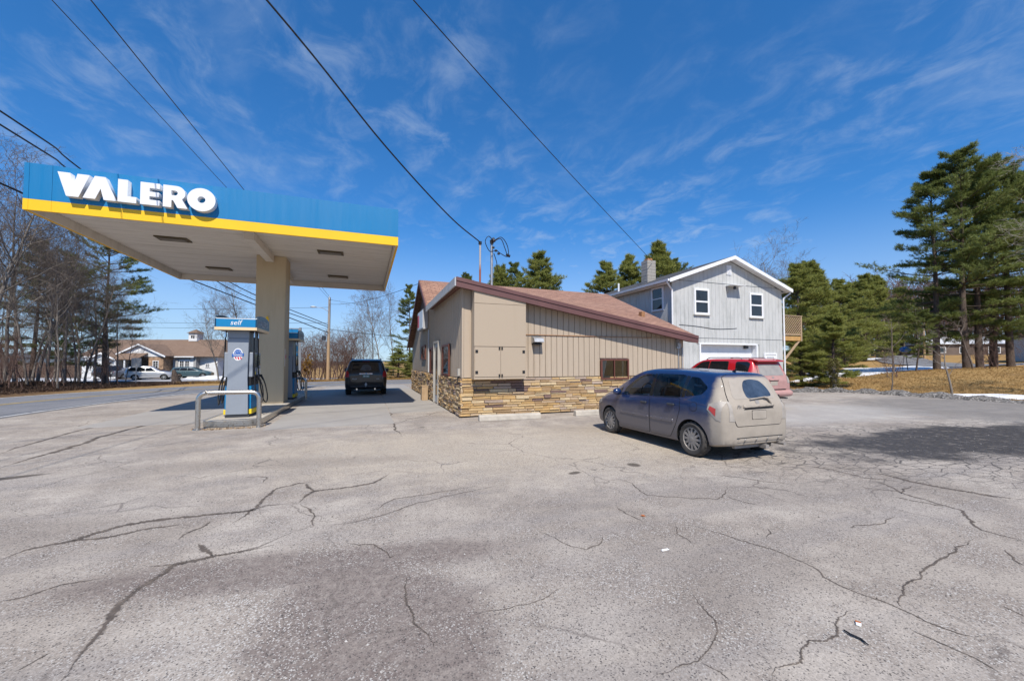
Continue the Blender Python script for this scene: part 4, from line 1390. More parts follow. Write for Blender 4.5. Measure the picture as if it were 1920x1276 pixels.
wheel_stop(3.05, 10.95, R(-3), 1.85, 'concrete wheel stop below the tan cabinet doors')
wheel_stop(6.12, 10.95, R(-1), 1.85, 'concrete wheel stop in front of the parked dusty hatchback')

# service masts
ms_ = thing('service_mast', 'grey service pipe with weatherhead and cable loops on the shop roof', 'mast', (4.22, 13.5, 3.72))
MB().cyl((0, 0, 0), (0, 0, 2.18), .045, None, 10).build('pipe', M['galv'], ms_, smooth=50)
MB().tube([(0, 0, 2.16), (0, -.02, 2.26), (.03, -.1, 2.30), (.05, -.16, 2.22)], [.06, .08, .07, .05], 10).build('weatherhead', M['dark'], ms_, smooth=60)
for k in range(3):
    MB().lathe([(0, -.04), (.045, -.03), (.05, 0), (.045, .03), (0, .04)], 10, 'z', (.02 + .1 * k, -.12, 2.0 - .10 * k)).build('insulator', M['black'], ms_, smooth=60)
for k, pts in enumerate(([(0.02, -.14, 2.24), (-.18, -.2, 2.36), (-.3, -.2, 2.15), (-.12, -.15, 1.85), (.1, -.14, 1.9)],
                         [(.03, -.14, 2.24), (.3, -.18, 2.38), (.52, -.2, 2.1), (.56, -.18, 1.72), (.34, -.15, 1.78), (.12, -.13, 1.92)],
                         [(0, -.1, 2.2), (.25, -.25, 2.3), (.42, -.22, 2.0), (.5, -.2, 1.8)], [(.05, -.1, 1.8), (.15, -.1, 1.5), (.2, -.06, 1.2)])):
    MB().tube([tuple(q) for q in catmull(pts, 6)], .014, 6).build('cable', M['black'], ms_, smooth=60)
MB().tube([(.48, -.2, 1.78), (.62, -.2, 1.72)], .05, 8).build('splice', M['black'], ms_, smooth=60)
t = NT('rusty pipe'); zc_ = t.sep(t.co('Object'))[2]
t.set(Base_Color=t.mix(t.rng(t.math('ADD', zc_, t.math('MULTIPLY', t.noise(t.co('Object'), 6, 4), .5)), 1.3, 1.6), (.30, .10, .055), (.42, .40, .40)), Roughness=.7); M['rusty'] = t.m
m2 = thing('roof_mast', 'thin rusty pipe mast holding the thick cable on the shop roof', 'mast', (3.79, 13.5, 3.80))
MB().cyl((0, 0, 0), (0, 0, 2.08), .035, None, 10).build('pipe', M['rusty'], m2, smooth=50)
MB().lathe([(.02, -.06), (.06, -.05), (.06, .05), (.02, .06)], 10, 'z', (0, 0, 2.07)).build('cable_clamp', M['black'], m2, smooth=60)

# ================================================================ two storey house
HX, HY = 15.45, 17.0
house = thing('two_storey_house', 'weathered white two storey gabled house with garage door', 'house', (HX, HY, 0))


def hp(mb, name, mat, parent=None, **k):
    mb.v = [(x - HX, y - HY, z) for x, y, z in mb.v]
    return mb.build(name, mat, house if parent is None else parent, **k)


M['wside'] = streak_mat('weathered white siding', (.54, .545, .53), (.25, .265, .25), .85, .44, .76, s=(1.6, 1.6, .45))
M['wtrim'] = simple('white trim', (.80, .81, .82), .5, var=.06)
HL, HR, HE, HPK, XM = 15.45, 23.85, 5.92, 7.52, 19.6
gz = lambda x: HE + (HPK - HE) * (1 - abs(x - XM) / (4.6))
prof = [(HL + .03, .0), (HR - .03, .0), (HR - .03, gz(HR)), (XM, gz(XM)), (HL + .03, gz(HL))]
hp(MB().prism([(HL + .03, 2.66), (HR - .03, 2.66), (HR - .03, gz(HR) - .04), (XM, gz(XM) - .04), (HL + .03, gz(HL) - .04)], 'y', 17.03, 17.14), 'front_wall', M['wside'])
hp(MB().box(HL + .03, 17.33, 17.03, 17.14, 0, 2.655), 'front_wall', M['wside'])
hp(MB().box(21.66, HR - .03, 17.03, 17.14, 0, 2.655), 'front_wall', M['wside'])
hp(MB().box(HL + .03, HL + .14, 17.15, 27, 0, HE), 'side_wall', M['wside'])
hp(MB().box(HR - .14, HR - .03, 17.15, 27, 0, HE), 'side_wall', M['wside'])
hp(MB().prism(prof, 'y', 26.9, 27.0), 'rear_wall', M['wside'])
n = 30
w = (HR - HL) / n
for k in range(n):
    a, b = HL + k * w + .006, HL + (k + 1) * w - .006
    tiers = [(2.995, 6.10), (6.115, None), (.03, 2.985)]
    for z0, z1 in tiers:
        za, zb = (gz(a) - .05, gz(b) - .05) if z1 is None else (min(z1, gz(a) - .05), min(z1, gz(b) - .05))
        if z0 == .03 and b > 17.35 and a < 21.64:
            z0 = 2.66; a_, b_ = a, b
        if min(za, zb) <= z0 + .02: continue
        hp(MB().hexa([(a, 17.0, z0), (b, 17.0, z0), (b, 17.029, z0), (a, 17.029, z0), (a, 17.0, za), (b, 17.0, zb), (b, 17.029, zb), (a, 17.029, za)]), 'siding_board', M['wside'])
for k in range(18):
    a = 17.05 + k * .3 + .006; b = a + .288
    hp(MB().box(HL, HL + .029, a, b, 2.2, HE - .02), 'siding_board', M['wside'])
# roof and trim
for s in (-1, 1):
    xe = XM + s * 4.62
    zz = HPK + .16
    ze = HE + .13
    hp(MB().hexa([(XM, 16.6, zz - .06), (xe, 16.6, ze - .06), (xe, 27.4, ze - .06), (XM, 27.4, zz - .06), (XM, 16.6, zz), (xe, 16.6, ze), (xe, 27.4, ze), (XM, 27.4, zz)]), 'roof', M['shingle_dark'])
    hp(rake((XM + s * .002, 16.6, zz), (xe + s * .02, 16.6, ze), .0, .20, (0, -.003, 0), None, .03), 'rake_board', M['wtrim'])
    hp(MB().hexa([(XM, 16.61, zz - .17), (xe, 16.61, ze - .17), (xe, 16.995, ze - .17), (XM, 16.995, zz - .17), (XM, 16.61, zz - .15), (xe, 16.61, ze - .15), (xe, 16.995, ze - .15), (XM, 16.995, zz - .15)]), 'soffit', M['wtrim'])
    hp(MB().box(min(xe, xe - s * .38), max(xe, xe - s * .38), 17.0, 27.3, ze - .17, ze - .15), 'soffit', M['wtrim'])
    g = [(0, 0), (.11, .0), (.125, .11), (-.005, .11)]
    hp(MB().prism([(xe + s * x, ze - .13 + z) for x, z in g], 'y', 16.62, 27.35), 'gutter', M['wtrim'])
    cx = HL - .05 if s < 0 else HR + .05
    hp(MB().tube(fillet([(xe + s * .05, 16.75, ze - .13), (xe + s * .05, 16.75, ze - .22), (cx, 16.93, ze - .52), (cx, 16.93, .9 if s > 0 else 3.0)], .08, 4), .045, 8), 'downspout', M['wtrim'], smooth=60)
window_y(house, hp, 16.95, 18.02, 4.28, 5.73, 16.998, M['wtrim'], .11, .06, rail=5.0, sill=M['greytrim'])
window_y(house, hp, 21.12, 22.20, 4.26, 5.72, 16.998, M['wtrim'], .11, .06, rail=5.0, sill=M['greytrim'])
window_x(house, hp, 17.6, 18.58, 4.51, 5.86, 15.448, M['wtrim'], .10, .06, rail=5.2)
# things on the window sills inside
vt = hp(MB().box(19.38, 19.74, 16.965, 16.998, 6.65, 7.19), 'gable_vent', M['wtrim'])
for k in range(7): hp(MB().box(19.42, 19.70, 16.945, 16.964, 6.70 + k * .066, 6.735 + k * .066), 'louvre', M['wtrim'], vt)
lf = hp(MB().box(19.3, 20.3, 16.52, 16.998, 5.985, 6.01), 'lamp_shelf', M['wtrim'])
hp(MB().box(19.38, 19.44, 16.9, 16.998, 5.6, 5.98), 'bracket', M['greytrim'], lf)
hp(MB().lathe([(0, -.12), (.07, -.10), (.09, 0), (.05, .06), (0, .07)], 14, 'z', (19.72, 16.75, 5.90)), 'flood_lamp', M['dark'], lf, smooth=60)
# loose cable on the wall
hp(MB().tube([tuple(q) for q in catmull([(15.9, 16.985, 3.68), (17.2, 16.98, 3.62), (18.4, 16.98, 3.52), (19.6, 16.98, 3.56), (20.1, 16.985, 3.60)], 6)], .012, 5), 'wall_cable', M['dark'])
hp(MB().box(HL + .05, HR, 16.985, 16.998, 6.10, 6.113), 'sheet_joint', M['dark'])
hp(MB().box(15.6, HR, 16.985, 16.998, 2.985, 2.995), 'sheet_joint', M['dark'])
# garage door in its opening
hp(MB().box(17.28, 17.38, 16.96, 17.14, 0, 2.64).box(21.60, 21.70, 16.96, 17.14, 0, 2.64).box(17.28, 21.70, 16.96, 17.14, 2.642, 2.72), 'garage_frame', M['wtrim'])
hp(MB().box(17.38, 21.6, 17.16, 17.5, 2.655, 2.7), 'garage_head', M['wtrim'])
gd = empty('garage_door'); gd.parent = house
for k in range(5):
    pz = .03 + k * .525
    pn = hp(MB().box(17.39, 21.59, 17.30, 17.34, pz + .004, pz + .52), 'door_section', M['wtrim'], gd)
hp(MB().box(17.28, 17.388, 17.14, 17.5, 0, 2.65).box(21.592, 21.7, 17.14, 17.5, 0, 2.65), 'garage_jamb', M['wtrim'])
hp(MB().box(20.95, 21.2, 17.16, 17.28, 2.45, 2.6), 'door_light', M['dark'])
# side door right of the garage
sd = hp(MB().box(22.22, 22.31, 16.95, 16.998, .03, 2.19).box(23.19, 23.28, 16.95, 16.998, .03, 2.19).box(22.31, 23.19, 16.95, 16.998, 2.10, 2.19), 'door_frame', M['wtrim'])
dd = hp(MB().box(22.315, 23.185, 16.975, 16.998, .04, 2.09), 'door', M['wtrim'])
hp(MB().box(22.45, 23.05, 16.962, 16.974, 1.35, 1.98), 'pane', M['fasc_grey'], dd)
# chimney of concrete blocks
M['block'] = streak_mat('concrete block', (.36, .335, .30), (.22, .20, .18), .6)
ch = empty('chimney', (0, 0, 0)); ch.parent = house
for k in range(9):
    z0 = 6.45 + k * .2
    sh = .2 if k % 2 else 0
    if k % 2:
        hp(MB().box(17.05, 17.375, 20.9, 21.5, z0 + .006, z0 + .194), 'block', M['block'], ch); hp(MB().box(17.385, 17.70, 20.9, 21.5, z0 + .006, z0 + .194), 'block', M['block'], ch)
    else:
        hp(MB().box(17.045, 17.705, 20.895, 21.505, z0 + .006, z0 + .194), 'block', M['block'], ch)
hp(MB().box(17.2, 17.55, 21.02, 21.38, 8.25, 8.40), 'flue', simple('clay flue', (.42, .19, .08), .8, var=.2), ch)
hp(MB().cyl((15.9, 22.4, 6.1), (15.9, 22.4, 6.9), .06, None, 10), 'vent_pipe', M['wtrim'], smooth=50)
# deck with lattice
M['deck_wood'] = streak_mat('weathered deck wood', (.42, .30, .19), (.25, .18, .12), .6)
M['new_wood'] = simple('yellow lumber', (.50, .29, .10), .75, var=.2, scale=5)
dk = empty('deck', (0, 0, 0)); dk.parent = house
hp(MB().box(23.87, 25.62, 17.05, 17.10, 2.98, 3.24).box(25.57, 25.62, 17.101, 20.2, 2.98, 3.24), 'rim_joist', M['new_wood'], dk)
for k in range(12):
    hp(MB().box(23.87, 25.6, 17.11 + k * .257, 17.11 + k * .257 + .245, 3.242, 3.28), 'deck_board', M['deck_wood'], dk)
for (px, py) in ((25.57, 17.06), (25.57, 20.1)):
    hp(MB().box(px - .05, px + .05, py - .05, py + .05, 2.96, 4.50), 'post', M['deck_wood'], dk)
hp(MB().box(23.87, 25.66, 17.0, 17.10, 4.50, 4.54).box(23.87, 25.52, 17.03, 17.08, 3.32, 3.40), 'rail', M['deck_wood'], dk)
for q in (1, -1):
    for k in range(-7, 14):
        c0 = 23.87 + k * .185
        pts = []
        x0, x1, z0, z1 = 23.88, 25.52, 3.40, 4.49
        # x = c0 + q*(z-z0)
        za, zb = z0, z1
        xa, xb = c0 + (0 if q > 0 else 1.09), c0 + (1.09 if q > 0 else 0)
        pa, pb_ = Vector((xa, z0)), Vector((xb, z1))
        d = pb_ - pa
        t0, t1 = 0.0, 1.0
        for lo, hi, o_, dd_ in ((x0, x1, pa.x, d.x),):
            ta, tb = (lo - o_) / dd_, (hi - o_) / dd_
            t0, t1 = max(t0, min(ta, tb)), min(t1, max(ta, tb))
        if t1 - t0 < .08: continue
        a_, b_ = pa + d * t0, pa + d * t1
        yy = 17.045 if q > 0 else 17.062
        hp(MB().bar((a_.x, yy, a_.y), (b_.x, yy, b_.y), .012, .042, (0, 1, 0)), 'lattice_slat', M['deck_wood'], dk)
hp(MB().bar((25.5, 17.12, 3.0), (23.87, 17.12, 1.55), .09, .09), 'brace', M['deck_wood'], dk)
hp(MB().bar((25.5, 20.0, 3.0), (23.87, 20.0, 1.55), .09, .09), 'brace', M['deck_wood'], dk)

# ================================================================ office across the road
off = thing('office_building', 'white single storey office with cupola and brown roof across the road', 'building', OFF.translation, R(-20.3))
M['owhite'] = streak_mat('office clapboard', (.74, .75, .75), (.5, .5, .5), .3)
M['ostone'] = simple('office stonework', (.36, .235, .15), .9, var=.55, scale=3, bump=.6, bscale=4)
M['ogrey'] = simple('office grey siding', (.36, .36, .36), .8, var=.1)
V0 = 5.0


def ob(mb, name, mat, parent=off): return mb.build(name, mat, parent)


def gable_v(u0, u1, z0, zp, v0, v1, mat=M['shingle_tan'], over=.25):
    """gable roof with ridge along v"""
    um = (u0 + u1) / 2
    r_ = MB().hexa([(u0 - over, v0 - over, z0 - .08), (um, v0 - over, zp), (um, v1, zp), (u0 - over, v1, z0 - .08), (u0 - over, v0 - over, z0 + .06), (um, v0 - over, zp + .14), (um, v1, zp + .14), (u0 - over, v1, z0 + .06)])
    r_.hexa([(um, v0 - over, zp - .002), (u1 + over, v0 - over, z0 - .08), (u1 + over, v1, z0 - .08), (um, v1, zp - .002), (um, v0 - over, zp + .138), (u1 + over, v0 - over, z0 + .06), (u1 + over, v1, z0 + .06), (um, v1, zp + .138)])
    o = ob(r_, 'roof', mat)
    for (a, b) in ((u0 - over, um), (um, u1 + over)):
        za, zb = (z0, zp + .08) if a < um else (zp + .08, z0)
        MB().hexa([(a, v0 - over - .06, za - .16), (b, v0 - over - .06, zb - .16), (b, v0 - over - .005, zb - .16), (a, v0 - over - .005, za - .16), (a, v0 - over - .06, za + .05), (b, v0 - over - .06, zb + .05), (b, v0 - over - .005, zb + .05), (a, v0 - over - .005, za + .05)]).build('rake_board', M['wtrim'], o)
    ob(MB().prism([(u0, z0 - .05), (u1, z0 - .05), (um, zp - .02)], 'y', v0, v0 + .1), 'gable_wall', M['owhite'])
    return o


def owin(u0, u1, z0, z1, v, cols=2, rows=3):
    w = window_y(off, lambda mb, n, m, p: mb.build(n, m, p), u0, u1, z0, z1, v, M['wtrim'], .09, .06)
    for i in range(1, cols):
        u = u0 + .09 + (u1 - u0 - .18) * i / cols
        MB().box(u - .02, u + .02, v - .05, v - .03, z0 + .09, z1 - .09).build('muntin', M['wtrim'], w)
    for i in range(1, rows):
        z = z0 + .09 + (z1 - z0 - .18) * i / rows
        MB().box(u0 + .09, u1 - .09, v - .049, v - .031, z - .02, z + .02).build('muntin', M['wtrim'], w)


ob(MB().box(-15, .75, V0 + .0, V0 + 8, 0, 2.95), 'wall', M['owhite'])
ob(MB().box(.76, 3.45, V0 + .6, V0 + 7.4, 0, 2.93), 'wall', M['owhite'])
ob(MB().box(-1.9, -1.55, V0 - .1, V0 + .3, 0, 2.95).box(.60, .95, V0 - .08, V0 + .7, 0, 2.95), 'corner_pier', M['ogrey'])
# main roof with hipped right end
ov = .4
a = [(-15.4, V0 - ov, 2.95), (.9, V0 - ov, 2.95), (3.85, V0 + .2, 2.95), (3.85, V0 + 7.8, 2.95), (.9, V0 + 8.4, 2.95), (-15.4, V0 + 8.4, 2.95), (-15.4, V0 + 4, 5.55), (2.2, V0 + 4, 5.55)]
ob(MB().add(a, [(0, 1, 7, 6), (1, 2, 7), (2, 3, 7), (3, 4, 7), (4, 5, 6, 7), (0, 6, 5), (5, 4, 3, 2, 1, 0)]), 'roof', M['shingle_tan'])
ob(MB().box(-15.4, .9, V0 - ov - .06, V0 - ov - .005, 2.84, 3.0), 'gutter', M['wtrim'])
# cupola
cu = ob(MB().box(-3.0, -1.75, V0 + 3.4, V0 + 4.6, 5.3, 6.5), 'cupola', M['owhite'])
MB().add([(-3.2, V0 + 3.2, 6.5), (-1.55, V0 + 3.2, 6.5), (-1.55, V0 + 4.8, 6.5), (-3.2, V0 + 4.8, 6.5), (-2.38, V0 + 4, 7.1)], [(0, 1, 4), (1, 2, 4), (2, 3, 4), (3, 0, 4), (3, 2, 1, 0)]).build('cupola_roof', M['shingle_tan'], cu)
MB().box(-2.62, -2.42, V0 + 3.36, V0 + 3.395, 5.75, 6.15).box(-2.32, -2.12, V0 + 3.36, V0 + 3.395, 5.7, 6.1).build('cupola_emblem', M['dark'], cu)
# front gables, porch, stone bay
gable_v(-8.9, -2.05, 2.98, 4.55, V0 - 1.6, V0 + 3.5)
ob(MB().box(-4.3, -2.3, V0 - 1.55, V0 - .01, 0, 2.95), 'stone_bay', M['ostone'])
owin(-3.7, -2.9, 1.35, 2.4, V0 - 1.56)
gable_v(-10.8, -7.4, 2.55, 3.35, V0 - 3.0, V0 + 1)
ob(MB().box(-10.6, -7.6, V0 - 2.9, V0 - .01, 0, 2.5), 'wall', M['owhite'])
owin(-8.6, -7.9, 1.2, 2.3, V0 - 2.91)
owin(-10.3, -9.6, 1.2, 2.3, V0 - 2.91)
ob(MB().hexa([(-8.2, V0 - 3.3, 2.5), (-4.35, V0 - 3.3, 2.5), (-4.35, V0 - 1.6, 3.3), (-8.2, V0 - 1.6, 3.3), (-8.2, V0 - 3.3, 2.62), (-4.35, V0 - 3.3, 2.62), (-4.35, V0 - 1.6, 3.42), (-8.2, V0 - 1.6, 3.42)]), 'porch_roof', M['shingle_tan'])
for u_ in (-7.2, -6.0, -4.5): ob(MB().box(u_ - .08, u_ + .08, V0 - 3.2, V0 - 3.05, 0, 2.5), 'porch_post', M['wtrim'])
ob(MB().box(-7.4, -4.31, V0 - 1.0, V0 - .9, 0, 2.5), 'porch_shadow_wall', M['unlit_dark'])  # dark wall: the shade of the porch opening is put into its colour
owin(-1.4, -.68, 1.3, 2.4, V0 - .002); owin(-.66, .06, 1.3, 2.4, V0 - .002)
ob(MB().box(-1.5, .1, V0 - .06, V0 - .01, 2.62, 2.80), 'name_board', M['dark'])
owin(1.75, 2.4, 1.4, 2.0, V0 + .598)
owin(-12.6, -11.9, 1.2, 2.3, V0 - .002); owin(-14.2, -13.5, 1.2, 2.3, V0 - .002)

# ================================================================ homes beyond the pines
def far_house(name, label, loc, rz, L, D_, hw, hr, wall, roof, wins, door=None):
    h = thing(name, label, 'house', loc, rz)
    MB().box(0, L, 0, D_, -.5, hw).build('wall', wall, h)
    MB().add([(-.3, -.4, hw), (L + .3, -.4, hw), (L + .3, D_ + .4, hw), (-.3, D_ + .4, hw), (-.3, D_ / 2, hr), (L + .3, D_ / 2, hr)], [(0, 1, 5, 4), (2, 3, 4, 5), (0, 4, 3), (1, 2, 5), (3, 2, 1, 0)]).build('roof', roof, h)
    for (u0, u1, z0, z1) in wins:
        window_y(h, lambda mb, n, m, p: mb.build(n, m, p), u0, u1, z0, z1, -.001, M['wtrim'], .08, .05)
    if door: MB().box(door[0], door[1], -.05, -.002, 0, door[2]).build('door', M['wtrim'], h)
    return h


M['brick_far'] = simple('brown siding', (.15, .115, .095), .9, var=.2, scale=1)
M['snowroof'] = simple('frosted roof', (.55, .57, .60), .8, var=.15)
M['bluegrey'] = simple('pale blue siding', (.45, .49, .53), .8, var=.08)
far_house('ranch_house', 'brown ranch house with snowy roof behind the pines', (93.5, 40.5, hz1(96, 38) - .6), R(-38), 12, 7, 2.5, 3.9, M['brick_far'], M['snowroof'], ((1.2, 2.4, 1, 2), (4.2, 5.6, .9, 2), (8, 9.6, .9, 2)), (6.3, 7.2, 2.05))
far_house('garage_building', 'pale grey gabled garage behind the right pines', (65.8, 18.8, hz1(67, 16) - .4), R(-45), 6.0, 7, 2.7, 4.3, M['bluegrey'], M['shingle_dark'], ((4.3, 5.2, 1.1, 2.0),), (1.0, 3.6, 2.2))
far_house('shed_building', 'white shed at the far right of the lawn', (66.5, 9.8, hz1(68, 8) - .3), R(-55), 5.0, 5, 2.5, 3.9, M['owhite'], M['shingle_dark'], ((3.4, 4.2, 1.1, 1.9),), (.8, 1.8, 2.05))

# ================================================================ vehicles
def pchip(pts):
    X_ = np.array([p[0] for p in pts], float); Y_ = np.array([p[1] for p in pts], float)
    h = np.diff(X_); d = np.diff(Y_) / h
    m = np.zeros(len(X_))
    for i in range(1, len(X_) - 1):
        if d[i - 1] * d[i] > 0:
            w1, w2 = 2 * h[i] + h[i - 1], h[i] + 2 * h[i - 1]
            m[i] = (w1 + w2) / (w1 / d[i - 1] + w2 / d[i])
    m[0], m[-1] = d[0], d[-1]

    def f(x):
        x = np.clip(x, X_[0], X_[-1])
        i = np.clip(np.searchsorted(X_, x) - 1, 0, len(X_) - 2)
        t = (x - X_[i]) / h[i]
        return (2 * t ** 3 - 3 * t ** 2 + 1) * Y_[i] + (t ** 3 - 2 * t ** 2 + t) * h[i] * m[i] + (-2 * t ** 3 + 3 * t ** 2) * Y_[i + 1] + (t ** 3 - t ** 2) * h[i] * m[i + 1]
    return f


def car_shell(prof, nst=90):
    """closed body volume from side and plan curves; y forward, rear axle at y=0"""
    f = {k: pchip(v) for k, v in prof.items()}
    y0, y1 = prof['w'][0][0], prof['w'][-1][0]
    u = np.linspace(0, 1, nst)
    ys = y0 + (y1 - y0) * (u - .10 * np.sin(2 * np.pi * u) / 1.0 * .9)
    rings = []
    for y in ys:
        w, zb, zs, zr, wr = (float(f[k](y)) for k in ('w', 'zb', 'zs', 'zr', 'wr'))
        zs = min(zs, zr - .05)
        e = min(.10, .55 * (zr - zs))
        zm = zb + .42 * (zs - zb)
        wb = .972 * w
        half = [(0, zb), (.55 * w, zb), (.86 * w, zb + .005), (.95 * w, zb + .035), (.982 * w, zb + .11), (.998 * w, zm), (w, zm + .35 * (zs - zm)), (.993 * w, zs - .22 * (zs - zm)), (wb, zs - .02), (wb - .012, zs)]
        g0, g1 = (wb - .018, zs + .01), (wr + .012, zr - e)
        for k in range(1, 5):
            t_ = k / 5
            half.append((g0[0] + (g1[0] - g0[0]) * t_ + .02 * math.sin(math.pi * t_) * min(1, (zr - zs) / .3), g0[1] + (g1[1] - g0[1]) * t_))
        half += [(wr, zr - e * .72), (wr - .03, zr - e * .38), (wr - .085, zr - e * .14), (wr * .72, zr + .0), (wr * .38, zr + .012), (0, zr + .016)]
        ring = [(x, y, z) for x, z in half] + [(-x, y, z) for x, z in reversed(half[1:-1])]
        rings.append(ring)
    n = len(rings[0])
    vs_ = [p for r_ in rings for p in r_]
    fs = []
    for i in range(nst - 1):
        for k in range(n):
            k2 = (k + 1) % n
            fs.append((i * n + k, i * n + k2, (i + 1) * n + k2, (i + 1) * n + k))
    fs.append(tuple(range(n - 1, -1, -1))); fs.append(tuple(range((nst - 1) * n, nst * n)))
    return MB().add(vs_, fs)


def bool_cut(me, cutters, mats):
    """mesh minus cutter builders; the cut walls take the cutter's material"""
    o = bpy.data.objects.new('tmp_body', me); COL.objects.link(o)
    tmp = []
    for mb, mat in cutters:
        cm = mb.mesh('cut'); cm.materials.append(mat)
        co = bpy.data.objects.new('tmp_cut', cm); COL.objects.link(co); tmp.append(co)
        m = o.modifiers.new('b', 'BOOLEAN'); m.object = co; m.operation = 'DIFFERENCE'; m.solver = 'EXACT'
        m.material_mode = 'TRANSFER'
    bpy.context.view_layer.update()
    res = bpy.data.meshes.new_from_object(o.evaluated_get(bpy.context.evaluated_depsgraph_get()))
    bpy.data.objects.remove(o)
    for c_ in tmp: bpy.data.objects.remove(c_)
    return res


def patch(bvh, poly, view, off, mat, name, parent, maxlen=.07, thick=0.0):
    """a panel that follows the body: outline drawn in a side, rear or front view, laid on the surface"""
    bm = bmesh.new()
    f = bm.faces.new([bm.verts.new((p[0], p[1], 0)) for p in poly])
    bmesh.ops.triangulate(bm, faces=[f])
    for _ in range(6):
        es = [e for e in bm.edges if e.calc_length() > maxlen]
        if not es: break
        bmesh.ops.subdivide_edges(bm, edges=es, cuts=1)
        bmesh.ops.triangulate(bm, faces=[g for g in bm.faces if len(g.verts) > 3])
    for v in bm.verts:
        a, b = v.co.x, v.co.y
        if view == 'L': o_, d_ = Vector((-4, a, b)), Vector((1, 0, 0))
        elif view == 'R': o_, d_ = Vector((4, a, b)), Vector((-1, 0, 0))
        elif view == 'rear': o_, d_ = Vector((a, -6, b)), Vector((0, 1, 0))
        elif view == 'front': o_, d_ = Vector((a, 8, b)), Vector((0, -1, 0))
        else: o_, d_ = Vector((a, b, 5)), Vector((0, 0, -1))
        hit, nrm, _, _ = bvh.ray_cast(o_, d_)
        if hit is None: hit, nrm, _, _ = bvh.find_nearest(o_ + d_ * (o_.length - 1))
        if nrm.dot(d_) > 0: nrm = -nrm
        q = nrm * .5 - d_ * .5
        v.co = hit + q.normalized() * off
    bmesh.ops.recalc_face_normals(bm, faces=bm.faces)
    me = bpy.data.meshes.new(name); bm.to_mesh(me)
    if len(me.polygons):
        dv = {'L': Vector((-1, 0, 0)), 'R': Vector((1, 0, 0)), 'rear': Vector((0, -1, 0)), 'front': Vector((0, 1, 0)), 'top': Vector((0, 0, 1))}[view]
        if sum(p.normal.dot(dv) * p.area for p in me.polygons) < 0:
            bmesh.ops.reverse_faces(bm, faces=bm.faces); bm.to_mesh(me)
    bm.free()
    for p in me.polygons: p.use_smooth = True
    o = link(name, me, mat, parent)
    if thick:
        s = o.modifiers.new('s', 'SOLIDIFY'); s.thickness = thick; s.offset = -1
    return o


def grow(poly, d):
    c = Vector((sum(p[0] for p in poly) / len(poly), sum(p[1] for p in poly) / len(poly)))
    n = len(poly); out = []
    for i in range(n):
        a, b, c_ = Vector(poly[i - 1]), Vector(poly[i]), Vector(poly[(i + 1) % n])
        e1, e2 = (b - a).normalized(), (c_ - b).normalized()
        n1, n2 = Vector((e1.y, -e1.x)), Vector((e2.y, -e2.x))
        m = n1 + n2
        if m.length < .2: m = n1
        m.normalize()
        if m.dot(b - c) < 0 and abs(m.dot(b - c)) > .3 * (b - c).length: m = -m
        out.append(tuple(b + m * d / max(.5, abs(m.dot(n1)))))
    return out


def area2(poly):
    return sum(poly[i - 1][0] * poly[i][1] - poly[i][0] * poly[i - 1][1] for i in range(len(poly)))


def ccw(poly):
    return poly if area2(poly) > 0 else list(reversed(poly))


def rpoly(pts, r=.04, n=4):
    """rounded corners of a closed 2d outline"""
    out = []
    m = len(pts)
    for i in range(m):
        a, b, c_ = Vector(pts[i - 1]), Vector(pts[i]), Vector(pts[(i + 1) % m])
        l1, l2 = (a - b).length, (c_ - b).length
        rr = min(r, .45 * l1, .45 * l2)
        s_, e_ = b + (a - b).normalized() * rr, b + (c_ - b).normalized() * rr
        for k in range(n + 1):
            t_ = k / n
            q = s_ * (1 - t_) ** 2 + b * 2 * t_ * (1 - t_) + e_ * t_ * t_
            out.append((q.x, q.y))
    return out


def car_paint(name, col, dirt, side=None, rear=None, rough=.28, max_dirt=.93, metal=.0, thin_dirt=None):
    """paint under road dust; the dust lies low on the flanks and over the tail, in the car's own coordinates"""
    t = NT(name)
    v = t.co('Object')
    s = t.sep(v)
    n1 = t.noise(v, 5, 7, .7); n2 = t.noise(v, 28, 5, .7)
    fac = None
    if side:
        zz = t.math('ADD', s[2], t.math('ADD', t.math('MULTIPLY', t.math('SUBTRACT', n1, .5), .28), t.math('MULTIPLY', t.math('SUBTRACT', n2, .5), .10)))
        fac = t.rng(zz, side[0], side[1], 0, side[2], True)
    if rear:
        yy = t.math('ADD', s[1], t.math('MULTIPLY', t.math('SUBTRACT', n1, .5), .16))
        zf = t.rng(s[2], rear[3], rear[3] - .06, 0, 1)
        f2 = t.math('MULTIPLY', t.rng(yy, rear[0], rear[1], 0, rear[2], True), zf)
        fac = t.math('MAXIMUM', fac, f2) if fac is not None else f2
    thin = t.rng(n2, .5, .8, 0, .05)
    fac = t.math('MINIMUM', t.math('ADD', fac, thin) if fac is not None else thin, max_dirt)
    dc = t.mix(t.rng(n1, .3, .7), tuple(x * .88 for x in dirt), tuple(min(1, x * 1.1) for x in dirt))
    if thin_dirt: dc = t.mix(f2, thin_dirt, dc)
    t.set(Base_Color=t.mix(fac, col, dc), Roughness=t.math('ADD', rough, t.math('MULTIPLY', fac, .9 - rough)), Metallic=metal)
    cw = t.math('SUBTRACT', .8, t.math('MULTIPLY', fac, .8))
    t.l.new(cw, t.b.inputs['Coat Weight']); t.b.inputs['Coat Roughness'].default_value = .06
    return t.m


